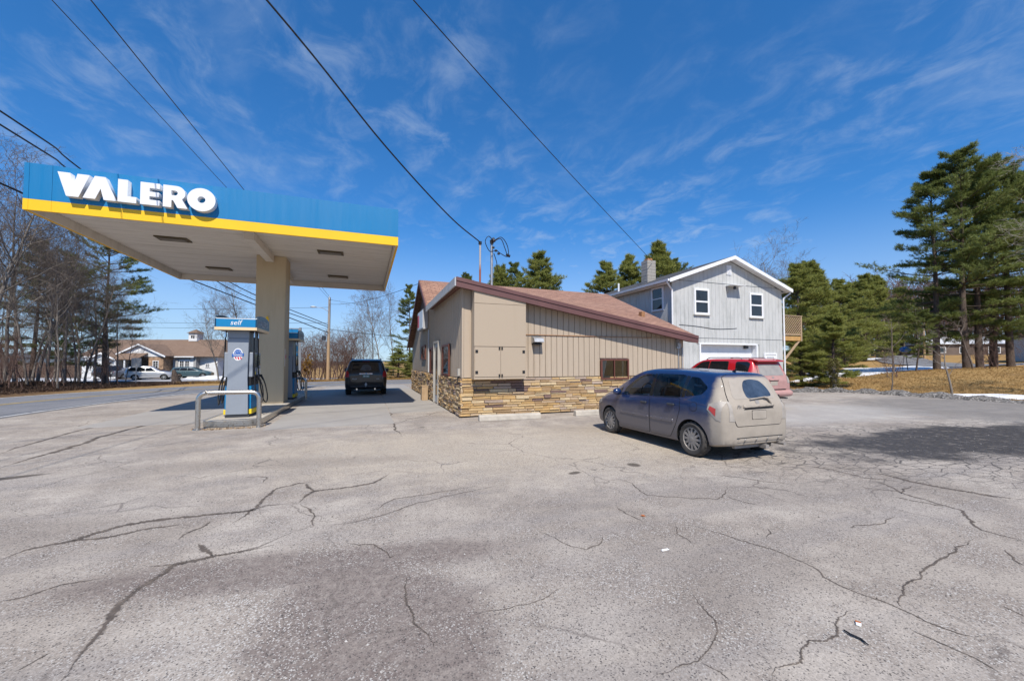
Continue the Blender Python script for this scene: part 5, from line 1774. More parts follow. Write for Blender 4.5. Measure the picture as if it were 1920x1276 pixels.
M['tyre'] = simple('dusty tyre', (.055, .05, .046), .9, var=.35, scale=9, bump=.3)
M['tyre_clean'] = simple('black tyre', (.02, .02, .02), .85, var=.3, scale=9)
M['rim_dusty'] = simple('dusty alloy', (.31, .285, .26), .6, metal=.3, var=.15, scale=6)
M['rim_dark'] = simple('brake dark', (.02, .019, .018), .8, var=.2)
M['underbody'] = simple('underbody', (.012, .012, .012), .9, var=.2)
M['seam'] = simple('panel gap', (.01, .01, .011), .8, var=.1)
M['tint'] = simple('tinted glass', (.012, .014, .016), .05, var=.1, spec=.7)
M['cabin'] = simple('grey cabin trim', (.55, .54, .52), .9, var=.25)
M['taillight'] = simple('red tail lamp', (.42, .012, .015), .15, var=.1, spec=.6)
M['taillight_dusty'] = simple('dusty red tail lamp', (.50, .055, .05), .45, var=.15)
M['lamp_clear_dusty'] = simple('dusty clear lamp', (.36, .325, .285), .5, var=.18, scale=9)
DUST = (.385, .335, .272)


def wheel_meshes(r, w, rr, spokes, tyre, rim, sw=.03):
    tm = MB().lathe([(rr, -w / 2 + .01), (rr + .02, -w / 2), (r - .035, -w / 2 - .004), (r - .008, -w / 2 + .022), (r, -w / 2 + .05), (r, w / 2 - .05), (r - .008, w / 2 - .022), (r - .035, w / 2 + .004), (rr + .02, w / 2), (rr, w / 2 - .01)], 36, 'x')
    for k in range(40):      # tread blocks
        a = 2 * math.pi * k / 40
        tm.bar(((-1) ** k * .02 - .05, (r - .001) * math.cos(a), (r - .001) * math.sin(a)), ((-1) ** k * .02 + .05, (r - .001) * math.cos(a + .04), (r - .001) * math.sin(a + .04)), .03, .012, (0, math.cos(a), math.sin(a)))
    me_t = tm.mesh('tyre'); me_t.materials.append(tyre)
    for p in me_t.polygons: p.use_smooth = True
    me_t.set_sharp_from_angle(angle=R(45))
    rm = MB().lathe([(rr + .006, w / 2 - .012), (rr - .012, w / 2 - .008), (rr - .022, w / 2 - .03), (rr - .03, -w / 2 + .02)], 36, 'x')
    for k in range(spokes):
        a = 2 * math.pi * k / spokes
        c_, s_ = math.cos(a), math.sin(a)
        rm.bar((w / 2 - .02, .045 * c_, .045 * s_), (w / 2 - .028, (rr - .012) * c_, (rr - .012) * s_), sw, .022, (1, 0, 0))
    rm.lathe([(0, w / 2 - .002), (.035, w / 2 - .004), (.06, w / 2 - .016), (.062, w / 2 - .04)], 20, 'x')
    me_r = rm.mesh('rim'); me_r.materials.append(rim)
    me_d = MB().lathe([(0, w / 2 - .055), (rr - .02, w / 2 - .055), (rr - .02, -w / 2 + .03), (0, -w / 2 + .03)], 28, 'x').mesh('brake'); me_d.materials.append(M['rim_dark'])
    return me_t, me_r, me_d


def add_wheels(car, meshes, track, r, wb):
    for y in (0, wb):
        for s in (-1, 1):
            w = bpy.data.objects.new('wheel', None); COL.objects.link(w); w.parent = car
            w.empty_display_size = .1
            w.location = (s * track / 2, y, r)
            w.rotation_euler = (.3 * y, 0, 0 if s > 0 else math.pi)
            for nm, me in zip(('tyre', 'rim', 'brake_drum'), meshes): link(nm, me, None, w)


def make_body(car, prof, paint, arches, holes=(), cabins=()):
    shell = car_shell(prof)
    me = shell.mesh('body')
    bm = bmesh.new(); bm.from_mesh(me)
    bvh = BVHTree.FromBMesh(bm); bm.free()
    me.materials.append(paint)
    cut = []
    for (y, z, r, wmax) in arches:
        for s in (-1, 1):
            c_ = MB().cyl((s * (wmax - .34), y, z), (s * (wmax + .3), y, z), r, None, 32)
            cut.append((c_, M['underbody']))
    for cb in cabins: cut.append((cb, M['cabin']))
    for poly in holes:
        cut.append((MB().prism(poly, 'x', -2, 2), M['cabin']))
    if cabins: cut.append((MB().prism([(-.56, 1.07), (.56, 1.07), (.49, 1.36), (-.49, 1.36)], 'y', 1.5, 3.2), M['cabin']))
    me = bool_cut(me, cut, None)
    for p in me.polygons: p.use_smooth = True
    me.set_sharp_from_angle(angle=R(38))
    o = link('body', me, None, car)
    return o, bvh


def door(car, bvh, poly, paint, handle=None, hmat=None):
    out = None
    for vw in ('L', 'R'):
        patch(bvh, grow(ccw(poly), .009), vw, .0015, M['seam'], 'door_gap', car)
        d = patch(bvh, poly, vw, .0045, paint, 'door', car)
        if handle:
            sx = -1 if vw == 'L' else 1
            y, z = handle
            hit = bvh.ray_cast(Vector((sx * 4, y, z)), Vector((-sx, 0, 0)))[0]
            MB().box(min(hit.x + sx * .006, hit.x + sx * .04), max(hit.x + sx * .006, hit.x + sx * .04), y - .09, y + .09, z - .018, z + .018).build('handle', hmat or paint, d, bevel=.01)


# ---------------------------------------------------------------- dusty blue hatchback
fit = thing('hatchback', 'blue hatchback coated in tan road dust, tail towards the lot', 'car', (6.29, 5.58, 0), R(0))
PB = car_paint('blue paint under dust', (.006, .022, .085), DUST, (.92, .42, .62), (-.30, -.44, .97, 1.447), thin_dirt=(.245, .205, .165))
fp = dict(
    w=[(-0.657, .60), (-0.635, .68), (-0.574, .755), (-0.392, .812), (-0.174, .836), (.1, .846), (.8, .847), (1.8, .847), (2.5, .842), (2.9, .80), (3.15, .72), (3.28, .60), (3.33, .46)],
    zb=[(-0.657, .36), (-0.644, .30), (-0.522, .255), (0, .19), (2.6, .17), (3.1, .20), (3.33, .30)],
    zs=[(-0.657, .66), (-0.626, .88), (-0.435, .97), (0, .985), (1, .955), (2, .90), (2.6, .86), (3.0, .76), (3.25, .62), (3.33, .50)],
    zr=[(-0.657, .82), (-0.648, .90), (-0.609, .99), (-0.522, 1.16), (-0.435, 1.335), (-0.365, 1.432), (-0.313, 1.458), (-0.174, 1.478), (.2, 1.502), (.8, 1.524), (1.2, 1.524), (1.55, 1.49), (1.85, 1.40), (2.2, 1.225), (2.55, 1.04), (2.72, .975), (2.95, .90), (3.15, .80), (3.28, .68), (3.33, .58)],
    wr=[(-0.657, .52), (-0.626, .60), (-0.522, .625), (-0.365, .59), (-0.174, .605), (.4, .625), (1.2, .63), (1.7, .62), (2.2, .655), (2.6, .69), (2.9, .66), (3.2, .55), (3.33, .38)])
wf = rpoly([(1.13, .985), (2.02, .95), (1.99, 1.10), (1.66, 1.33), (1.42, 1.405), (1.13, 1.425)], .05)
wrr = rpoly([(.27, 1.015), (1.03, .985), (1.03, 1.43), (.36, 1.43), (.27, 1.41)], .05)
wq = rpoly([(.17, 1.04), (.17, 1.40), (-.02, 1.385), (-.27, 1.22), (-.18, 1.10)], .05)
wqf = rpoly([(2.09, .955), (2.40, .94), (2.10, 1.12)], .03)
cabin_ = MB()
cpoly = [(-.38, .92, .68), (-.20, 1.36, .52), (.2, 1.43, .53), (1.35, 1.44, .53), (1.72, 1.34, .54), (2.25, 1.06, .62), (2.36, .92, .70)]
n = len(cpoly)
cabin_.add([(-x, y, z) for y, z, x in cpoly] + [(x, y, z) for y, z, x in cpoly], [tuple(range(n - 1, -1, -1)), tuple(range(n, 2 * n))] + [(i, (i + 1) % n, n + (i + 1) % n, n + i) for i in range(n)])
body, bvh = make_body(fit, fp, PB, ((0, .30, .352, .84), (2.5, .30, .352, .84)), (wf, wrr, wq), (cabin_,))
for vw in ('L', 'R'):
    for wp in (wf, wrr, wq):
        patch(bvh, grow(ccw(wp), .002), vw, .002, M['clear'], 'window', fit)
        ring = ccw(wp); og = grow(ring, .026); n = len(ring)
    patch(bvh, wqf, vw, .003, M['tint'], 'window', fit)
    # black pillar band between the door windows
    patch(bvh, [(1.035, .985), (1.125, .98), (1.125, 1.425), (1.035, 1.43)], vw, .003, M['tint'], 'pillar_trim', fit)
    patch(bvh, [(.178, 1.03), (.262, 1.02), (.262, 1.415), (.178, 1.405)], vw, .003, M['tint'], 'pillar_trim', fit)
fd = rpoly([(1.10, .25), (2.06, .24), (2.26, .44), (2.20, .925), (1.10, .965)], .05)
rd = rpoly([(.36, .52), (.52, .26), (1.07, .25), (1.07, .965), (.28, .995), (.26, .80)], .05)
door(fit, bvh, fd, PB, (1.25, .845), M['dark'])
door(fit, bvh, rd, PB, (.47, .875), M['dark'])
for (a, b) in ((1.12, 2.05), (.42, 1.05)):
    for vw in ('L', 'R'):
        patch(bvh, rpoly([(a, .535), (b, .535 if a > 1 else .53), (b, .585), (a, .60 if a < 1 else .585)], .015, 2), vw, .012, PB, 'side_moulding', fit, thick=.012)
for vw in ('L', 'R'):
    sx = -1 if vw == 'L' else 1
    hit = bvh.ray_cast(Vector((sx * 4, 2.12, .98)), Vector((-sx, 0, 0)))[0]
    mr = MB().lathe([(0, -.10), (.07, -.08), (.095, -.02), (.085, .05), (.04, .10), (0, .11)], 14, 'y')
    mr.v = [(x * 1.1 + hit.x + sx * .13, y * .75 + 2.1, z * .85 + 1.0) for x, y, z in mr.v]
    m_ = mr.build('mirror', PB, fit, smooth=60)
    MB().bar((hit.x - sx * .02, 2.13, .965), (hit.x + sx * .10, 2.11, .975), .05, .04).build('mirror_arm', M['dark'], m_)
    # tail lamps: clear dusty unit with a red corner
    patch(bvh, [(-.34, .86), (-.50, .70), (-.57, .68), (-.58, 1.00), (-.52, 1.01), (-.36, .955)], vw, .006, M['lamp_clear_dusty'], 'tail_lamp', fit)
    tl = patch(bvh, [(-.37, .872), (-.49, .76), (-.495, .885), (-.39, .925)], vw, .011, M['taillight_dusty'], 'tail_lamp', fit)
    patch(bvh, [(2.86, .70), (3.12, .62), (3.15, .70), (2.9, .80)], vw, .005, M['lamp_clear_dusty'], 'head_lamp', fit)
    if vw == 'L':
        patch(bvh, ellipse(-.06, .88, .085, .085, 20), vw, .001, M['seam'], 'fuel_flap_gap', fit, .05)
        patch(bvh, ellipse(-.06, .88, .078, .078, 20), vw, .004, PB, 'fuel_flap', fit, .05)
for s in (-1, 1):
    patch(bvh, [(s * .66, .69), (s * .55, .68), (s * .585, 1.0), (s * .63, 1.01)], 'rear', .006, M['lamp_clear_dusty'], 'tail_lamp', fit)
# hatch: gap outline, panel, glass with a wiped fan, plate recess
hatch = ccw(rpoly([(-.50, .60), (.50, .60), (.56, .72), (.60, 1.00), (.585, 1.15), (.52, 1.40), (.40, 1.435), (-.40, 1.435), (-.52, 1.40), (-.585, 1.15), (-.60, 1.00), (-.56, .72)], .03))
patch(bvh, grow(hatch, .010), 'rear', .002, M['seam'], 'hatch_gap', fit)
ht = patch(bvh, hatch, 'rear', .007, PB, 'hatch', fit)
M['wiped_skyblue'] = simple('wiped rear glass', (.045, .062, .09), .08, var=.45, scale=5, spec=.8)  # wiped clean; its blue is the sky's reflection put into the colour
M['dust_glass'] = simple('glass under dust', (.37, .325, .27), .45, var=.08, scale=6)
patch(bvh, rpoly([(-.50, 1.04), (.50, 1.04), (.43, 1.37), (-.43, 1.37)], .07), 'rear', .010, M['dust_glass'], 'rear_window', ht)
patch(bvh, rpoly([(-.20, 1.045), (.42, 1.075), (.39, 1.2), (.28, 1.335), (.06, 1.365), (-.12, 1.34), (-.20, 1.22)], .07), 'rear', .0125, M['wiped_skyblue'], 'wiped_glass', ht)
patch(bvh, rpoly([(-.34, .865), (.36, .875), (.33, .905), (-.31, .90)], .01), 'rear', .009, M['seam'], 'handle_slot', ht)
patch(bvh, rpoly([(-.36, .90), (.37, .91), (.35, .955), (-.34, .95)], .02), 'rear', .022, PB, 'handle_garnish', ht, thick=.014)
patch(bvh, rpoly([(-.17, .70), (.17, .70), (.17, .855), (-.17, .855)], .02), 'rear', .0085, M['seam'], 'plate_gap', ht)
patch(bvh, rpoly([(-.163, .707), (.163, .707), (.163, .848), (-.163, .848)], .02), 'rear', .012, M['dust_glass'], 'number_plate', ht)
em = patch(bvh, rpoly([(-.04, .955), (.04, .955), (.045, 1.015), (-.045, 1.015)], .015), 'rear', .013, M['rim_dusty'], 'badge', ht)
wp_ = MB()
hy = lambda z: bvh.ray_cast(Vector((0, -6, z)), Vector((0, 1, 0)))[0].y
wp_.tube([(.30, hy(.97) - .03, .96), (.24, hy(1.05) - .045, 1.055), (.16, hy(1.06) - .045, 1.065)], [.018, .022, .016], 8)
wp_.tube([(.20, hy(1.06) - .04, 1.068), (-.16, hy(1.04) - .035, 1.035)], .012, 6)
wp_.build('wiper', PB, ht, smooth=60)
# lower bumper details
patch(bvh, rpoly([(-.50, .335), (.54, .335), (.50, .40), (-.46, .40)], .02), 'rear', .006, PB, 'diffuser', fit)
patch(bvh, rpoly([(-.52, .40), (.55, .40), (.55, .412), (-.52, .412)], .004, 2), 'rear', .009, M['seam'], 'diffuser_gap', fit)
for k in range(4):
    x = -.36 + k * .26
    patch(bvh, [(x, .337), (x + .025, .337), (x + .045, .395), (x + .02, .395)], 'rear', .016, M['rim_dusty'], 'diffuser_fin', fit, thick=.01)
MB().tube([(.50, -.40, .26), (.52, -.72, .265)], [.026, .03], 12).build('exhaust', M['rim_dusty'], fit, smooth=60)
MB().box(-.45, .30, -.56, -.50, .215, .26).box(.12, .20, -.68, -.56, .20, .26).build('tow_bar', M['rim_dusty'], fit)
MB().tube([(0, -.18, 1.49), (0, -.24, 1.535)], [.03, .012], 8).build('antenna', M['black'], fit)
# faded boot lettering
lt = text_mesh('Fit', .085, .004, .001, .2, 1.1); o = link('lettering', lt, M['rim_dusty'], ht); o.location = (-.44, hy(.93) - .0, .915)
o.location.y = bvh.ray_cast(Vector((-.44, -6, .915)), Vector((0, 1, 0)))[0].y - .012
# windscreen
patch(bvh, rpoly([(-.60, 1.04), (.60, 1.04), (.52, 1.38), (-.52, 1.38)], .05), 'front', .005, M['clear'], 'windscreen', fit)
# seats seen through the side glass
for (sy, sx) in ((1.02, -.37), (1.02, .37), (.10, -.38), (.10, .38)):
    st = MB()
    st.hexa([(sx - .23, sy - .05, .93), (sx + .23, sy - .05, .93), (sx + .23, sy + .10, .93), (sx - .23, sy + .10, .93), (sx - .19, sy - .11, 1.16), (sx + .19, sy - .11, 1.16), (sx + .19, sy + .0, 1.16), (sx - .19, sy + .0, 1.16)])
    s_o = st.build('seat', M['dark'], fit, bevel=.03)
    MB().box(sx - .13, sx + .13, sy - .13, sy - .03, 1.19, 1.365).build('headrest', M['dark'], s_o, bevel=.035)
mb = MB().lathe([(.17, -.012), (.185, 0), (.17, .012), (.158, 0)], 20, 'y', (-.36, 1.72, 1.02), True); mb.build('steering_wheel', M['black'], fit, smooth=60)
add_wheels(fit, wheel_meshes(.302, .185, .205, 12, M['tyre'], M['rim_dusty'], .042), 1.49, .302, 2.5)

# ---------------------------------------------------------------- red off roader
red = thing('red_suv', 'red off-roader with dusty pink tail parked before the garage', 'car', (13.42, 10.98, 0), R(1.5))
PR = car_paint('red paint under dust', (.50, .012, .018), (.40, .27, .245), (.78, .40, .6), (-.78, -.98, .86, 1.70), max_dirt=.88)
rp = dict(
    w=[(-1.05, .78), (-1.02, .87), (-.93, .925), (-.5, .94), (0, .945), (1.5, .945), (2.9, .94), (3.4, .90), (3.62, .80), (3.70, .66)],
    zb=[(-1.05, .55), (-1.0, .48), (-.8, .44), (0, .38), (2.8, .36), (3.4, .42), (3.70, .52)],
    zs=[(-1.05, .86), (-1.0, 1.06), (-.8, 1.13), (0, 1.14), (1.2, 1.12), (2.2, 1.09), (2.8, 1.03), (3.4, .95), (3.70, .78)],
    zr=[(-1.05, 1.0), (-1.02, 1.10), (-.98, 1.22), (-.88, 1.48), (-.80, 1.66), (-.74, 1.735), (-.5, 1.765), (.2, 1.785), (1.0, 1.785), (1.35, 1.755), (1.62, 1.66), (2.0, 1.42), (2.32, 1.20), (2.5, 1.14), (3.0, 1.10), (3.45, 1.03), (3.62, .94), (3.70, .84)],
    wr=[(-1.05, .70), (-.98, .76), (-.8, .70), (-.5, .70), (.5, .715), (1.4, .70), (2.0, .74), (2.5, .80), (3.2, .78), (3.70, .55)])
_, bvr = make_body(red, rp, PR, ((0, .38, .46, .94), (2.79, .38, .46, .94)))
for vw in ('L', 'R'):
    for wp in (rpoly([(.98, 1.17), (1.88, 1.15), (1.80, 1.30), (1.44, 1.60), (1.30, 1.66), (.98, 1.68)], .05), rpoly([(.08, 1.18), (.92, 1.17), (.92, 1.68), (.14, 1.68)], .05), rpoly([(-.70, 1.24), (-.62, 1.19), (-.28, 1.19), (-.18, 1.66), (-.62, 1.66), (-.72, 1.60)], .06)):
        patch(bvr, grow(ccw(wp), .02), vw, .003, M['seam'], 'window_seal', red)
        patch(bvr, wp, vw, .006, M['tint'], 'window', red)
    patch(bvr, [(-.62, .98), (-.98, .96), (-.99, 1.14), (-.66, 1.15)], vw, .008, M['lamp_clear_dusty'], 'tail_lamp', red)
door(red, bvr, rpoly([(.97, .46), (1.98, .45), (2.06, .8), (1.98, 1.10), (.97, 1.13)], .05), PR, (1.12, 1.02), PR)
door(red, bvr, rpoly([(.12, .80), (.42, .46), (.93, .46), (.93, 1.13), (.06, 1.14)], .05), PR, (.26, 1.04), PR)
for s in (-1, 1):
    patch(bvr, [(s * .70, .92), (s * .84, .92), (s * .83, 1.16), (s * .72, 1.16)], 'rear', .007, M['lamp_clear_dusty'], 'tail_lamp', red)
    rl = MB().tube(fillet([(s * .62, -.35, 1.76), (s * .62, -.28, 1.825), (s * .62, 1.1, 1.835), (s * .62, 1.22, 1.76)], .08, 4), .018, 8).build('roof_rail', M['galv'], red, smooth=60)
gate = ccw(rpoly([(-.66, .72), (.66, .72), (.69, 1.1), (.60, 1.62), (-.60, 1.62), (-.69, 1.1)], .06))
patch(bvr, grow(gate, .010), 'rear', .003, M['seam'], 'tailgate_gap', red)
tg = patch(bvr, gate, 'rear', .007, PR, 'tailgate', red)
M['dust_glass2'] = simple('grey glass under dust', (.29, .27, .245), .35, var=.15, scale=4)
patch(bvr, rpoly([(-.60, 1.19), (.60, 1.19), (.54, 1.58), (-.54, 1.58)], .06), 'rear', .012, M['dust_glass2'], 'rear_window', tg)
patch(bvr, rpoly([(-.20, 1.22)] + [(0 + .30 * math.cos(R(a)), 1.24 + .26 * math.sin(R(a))) for a in range(150, 20, -16)] + [(.22, 1.24)], .03), 'rear', .0145, M['pane'], 'wiped_glass', tg) if False else None
patch(bvr, rpoly([(-.24, 1.02), (.24, 1.02), (.25, 1.07), (-.25, 1.07)], .02), 'rear', .030, PR, 'handle_garnish', tg, thick=.02)
patch(bvr, rpoly([(-.23, .995), (.23, .995), (.23, 1.018), (-.23, 1.018)], .006, 2), 'rear', .012, M['seam'], 'handle_slot', tg)
patch(bvr, rpoly([(-.18, .85), (.18, .85), (.18, .985), (-.18, .985)], .015), 'rear', .012, M['dust_glass'], 'number_plate', tg)
patch(bvr, rpoly([(-.05, 1.10), (.05, 1.10), (.05, 1.15), (-.05, 1.15)], .02), 'rear', .014, M['dust_glass2'], 'badge', tg)
patch(bvr, rpoly([(-.60, .685), (.60, .685), (.60, .71), (-.60, .71)], .006, 2), 'rear', .010, M['seam'], 'bumper_gap', red)
spl = MB().hexa([(-.66, -.96, 1.665), (.66, -.96, 1.665), (.68, -.62, 1.73), (-.68, -.62, 1.73), (-.66, -.97, 1.715), (.66, -.97, 1.715), (.68, -.62, 1.79), (-.68, -.62, 1.79)]).build('spoiler', PR, red, bevel=.018)
bp = MB().tube(fillet([(-.92, -.66, .56), (-.88, -1.05, .56), (.88, -1.05, .56), (.92, -.66, .56)], .16, 5), .115, 12).build('rear_bumper', PR, red, smooth=60)
MB().box(-.05, .05, -1.22, -1.0, .36, .45).lathe([(0, .09), (.03, .07), (.03, .03), (.015, 0), (.015, -.06), (0, -.06)], 12, 'z', (0, -1.2, .46)).build('tow_hitch', M['black'], red)
MB().tube([(.30, -.6, .38), (.55, -1.02, .40), (.62, -1.1, .39)], .032, 8).build('exhaust', M['dark'], red)
patch(bvr, rpoly([(-.70, 1.22), (.70, 1.22), (.60, 1.62), (-.60, 1.62)], .05), 'front', .005, M['tint'], 'windscreen', red)
for s in (-1, 1):
    hit = bvr.ray_cast(Vector((s * 4, 1.88, 1.16)), Vector((-s, 0, 0)))[0]
    mr = MB().box(min(hit.x + s * .04, hit.x + s * .24), max(hit.x + s * .04, hit.x + s * .24), 1.82, 1.94, 1.10, 1.30).build('mirror', M['dark'], red, bevel=.03)
MB().tube([(-.84, 2.45, 1.14), (-.86, 2.44, 1.72)], .006, 5).build('antenna', M['black'], red)
add_wheels(red, wheel_meshes(.382, .25, .225, 6, M['tyre'], M['rim_dusty'], .06), 1.58, .382, 2.79)

# ---------------------------------------------------------------- black SUV in the fuelling lane
blk = thing('black_suv', 'black family SUV with red tail lamps stopped past the pumps', 'car', (.10, 21.95, 0), R(-1.2))
t = NT('black paint'); t.set(Base_Color=t.mix(t.rng(t.noise(t.co('Object'), 14, 5), .45, .75, 0, .35), (.008, .008, .010), (.055, .05, .048)), Roughness=.28); t.b.inputs['Coat Weight'].default_value = .7; t.b.inputs['Coat Roughness'].default_value = .05; M['blackpaint'] = t.m
KB = M['blackpaint']
kp = dict(
    w=[(-1.02, .84), (-.99, .92), (-.92, .97), (-.5, .99), (1.5, .995), (2.9, .985), (3.5, .93), (3.75, .80), (3.82, .66)],
    zb=[(-1.02, .46), (-.98, .36), (-.8, .31), (0, .25), (2.8, .24), (3.5, .28), (3.82, .40)],
    zs=[(-1.02, .92), (-.98, 1.08), (-.8, 1.15), (0, 1.15), (1.2, 1.13), (2.4, 1.09), (3.4, 1.0), (3.82, .80)],
    zr=[(-1.02, 1.04), (-.99, 1.14), (-.93, 1.30), (-.86, 1.52), (-.80, 1.68), (-.72, 1.75), (-.4, 1.785), (.5, 1.81), (1.3, 1.79), (1.62, 1.70), (2.0, 1.45), (2.4, 1.19), (2.6, 1.13), (3.4, 1.06), (3.7, .96), (3.82, .86)],
    wr=[(-1.02, .78), (-.95, .83), (-.80, .76), (-.5, .755), (.5, .77), (1.4, .75), (2.0, .80), (2.6, .86), (3.3, .82), (3.82, .55)])
_, bvk = make_body(blk, kp, KB, ((0, .37, .43, .98), (2.77, .37, .43, .98)))
kg = ccw(rpoly([(-.70, .70), (.70, .70), (.76, 1.12), (.66, 1.68), (-.66, 1.68), (-.76, 1.12)], .06))
patch(bvk, grow(kg, .010), 'rear', .003, M['seam'], 'tailgate_gap', blk)
kt = patch(bvk, kg, 'rear', .007, KB, 'tailgate', blk)
patch(bvk, rpoly([(-.66, 1.19), (.66, 1.19), (.58, 1.62), (-.58, 1.62)], .06), 'rear', .012, M['tint'], 'rear_window', kt)
M['wiped'] = simple('streaked glass', (.075, .08, .085), .12, var=.5, scale=3)
patch(bvk, rpoly([(-.30, 1.24), (.05, 1.22), (.26, 1.26), (.22, 1.46), (.05, 1.56), (-.16, 1.52)], .08), 'rear', .0145, M['wiped'], 'wiped_glass', kt)
patch(bvk, rpoly([(-.31, 1.055), (.31, 1.055), (.31, 1.12), (-.31, 1.12)], .015), 'rear', .022, M['chrome'], 'chrome_bar', kt, thick=.012)
M['plate_green'] = simple('green number plate', (.12, .26, .20), .5, var=.1)
pl = patch(bvk, rpoly([(-.16, .90), (.16, .90), (.16, 1.03), (-.16, 1.03)], .012), 'rear', .014, M['plate_green'], 'number_plate', kt)
MB().box(-.12, -.02, 0, .004, 0, .06).box(.01, .12, 0, .004, 0, .06).build('plate_print', M['label_white'], pl)
ph = bvk.ray_cast(Vector((0, -6, .96)), Vector((0, 1, 0)))[0].y
pl.children[0].location = (0, ph - .024, .935)
patch(bvk, ellipse(0, 1.09, .045, .04, 16), 'rear', .030, M['galv'], 'badge', kt, .05)
for tx, s_, lx in (('PILOT', .085, -.52), ('4WD', .06, .55)):
    o = link('lettering', text_mesh(tx, s_, .004, .001), M['galv'], kt)
    o.location = (lx, bvk.ray_cast(Vector((lx, -6, .83)), Vector((0, 1, 0)))[0].y - .014, .83)
for s in (-1, 1):
    patch(bvk, [(s * .77, .92), (s * .93, .92), (s * .93, 1.10), (s * .86, 1.24), (s * .79, 1.14)], 'rear', .008, M['taillight'], 'tail_lamp', blk)
    patch(bvk, [(-.72, .94), (-.97, .92), (-.97, 1.20), (-.80, 1.24)], 'L' if s < 0 else 'R', .007, M['taillight'], 'tail_lamp', blk)
    vw = 'L' if s < 0 else 'R'
    for wp in (rpoly([(1.0, 1.20), (1.95, 1.18), (1.45, 1.62), (1.0, 1.69)], .05), rpoly([(.05, 1.21), (.94, 1.20), (.94, 1.69), (.05, 1.69)], .05), rpoly([(-.70, 1.23), (-.03, 1.21), (-.03, 1.68), (-.60, 1.64)], .05)):
        patch(bvk, wp, vw, .005, M['tint'], 'window', blk)
    MB().tube(fillet([(s * .70, -.5, 1.76), (s * .70, -.42, 1.84), (s * .70, 1.0, 1.86), (s * .70, 1.12, 1.78)], .08, 4), .02, 8).build('roof_rail', M['dark'], blk, smooth=60)
    hit = bvk.ray_cast(Vector((s * 4, 1.92, 1.2)), Vector((-s, 0, 0)))[0]
    MB().box(min(hit.x + s * .03, hit.x + s * .24), max(hit.x + s * .03, hit.x + s * .24), 1.86, 1.98, 1.13, 1.32).build('mirror', M['dark'], blk, bevel=.03)
    MB().tube([(s * .42, -.6, .33), (s * .42, -1.06, .335)], [.035, .04], 12).build('exhaust_tip', M['chrome'], blk, smooth=60)
patch(bvk, rpoly([(-.72, .44), (.72, .44), (.72, .50), (-.72, .50)], .02), 'rear', .02, M['dark'], 'bumper_strip', blk, thick=.015)
patch(bvk, rpoly([(-.80, .62), (.80, .62), (.80, .64), (-.80, .64)], .005, 2), 'rear', .006, M['seam'], 'bumper_gap', blk)
patch(bvk, rpoly([(-.17, 1.675), (.17, 1.675), (.17, 1.70), (-.17, 1.70)], .008), 'rear', .02, M['taillight'], 'brake_lamp', blk)
MB().hexa([(-.66, -.88, 1.70), (.66, -.88, 1.70), (.68, -.6, 1.75), (-.68, -.6, 1.75), (-.66, -.89, 1.74), (.66, -.89, 1.74), (.68, -.6, 1.80), (-.68, -.6, 1.80)]).build('spoiler', KB, blk, bevel=.015)
MB().box(-.05, .05, -1.14, -.96, .52, .60).box(-.02, .02, -1.16, -1.10, .45, .66).build('tow_hitch', M['galv'], blk)
patch(bvk, rpoly([(-.75, 1.2), (.75, 1.2), (.65, 1.66), (-.65, 1.66)], .05), 'front', .005, M['tint'], 'windscreen', blk)
add_wheels(blk, wheel_meshes(.372, .245, .225, 5, M['tyre_clean'], M['galv'], .06), 1.70, .372, 2.77)

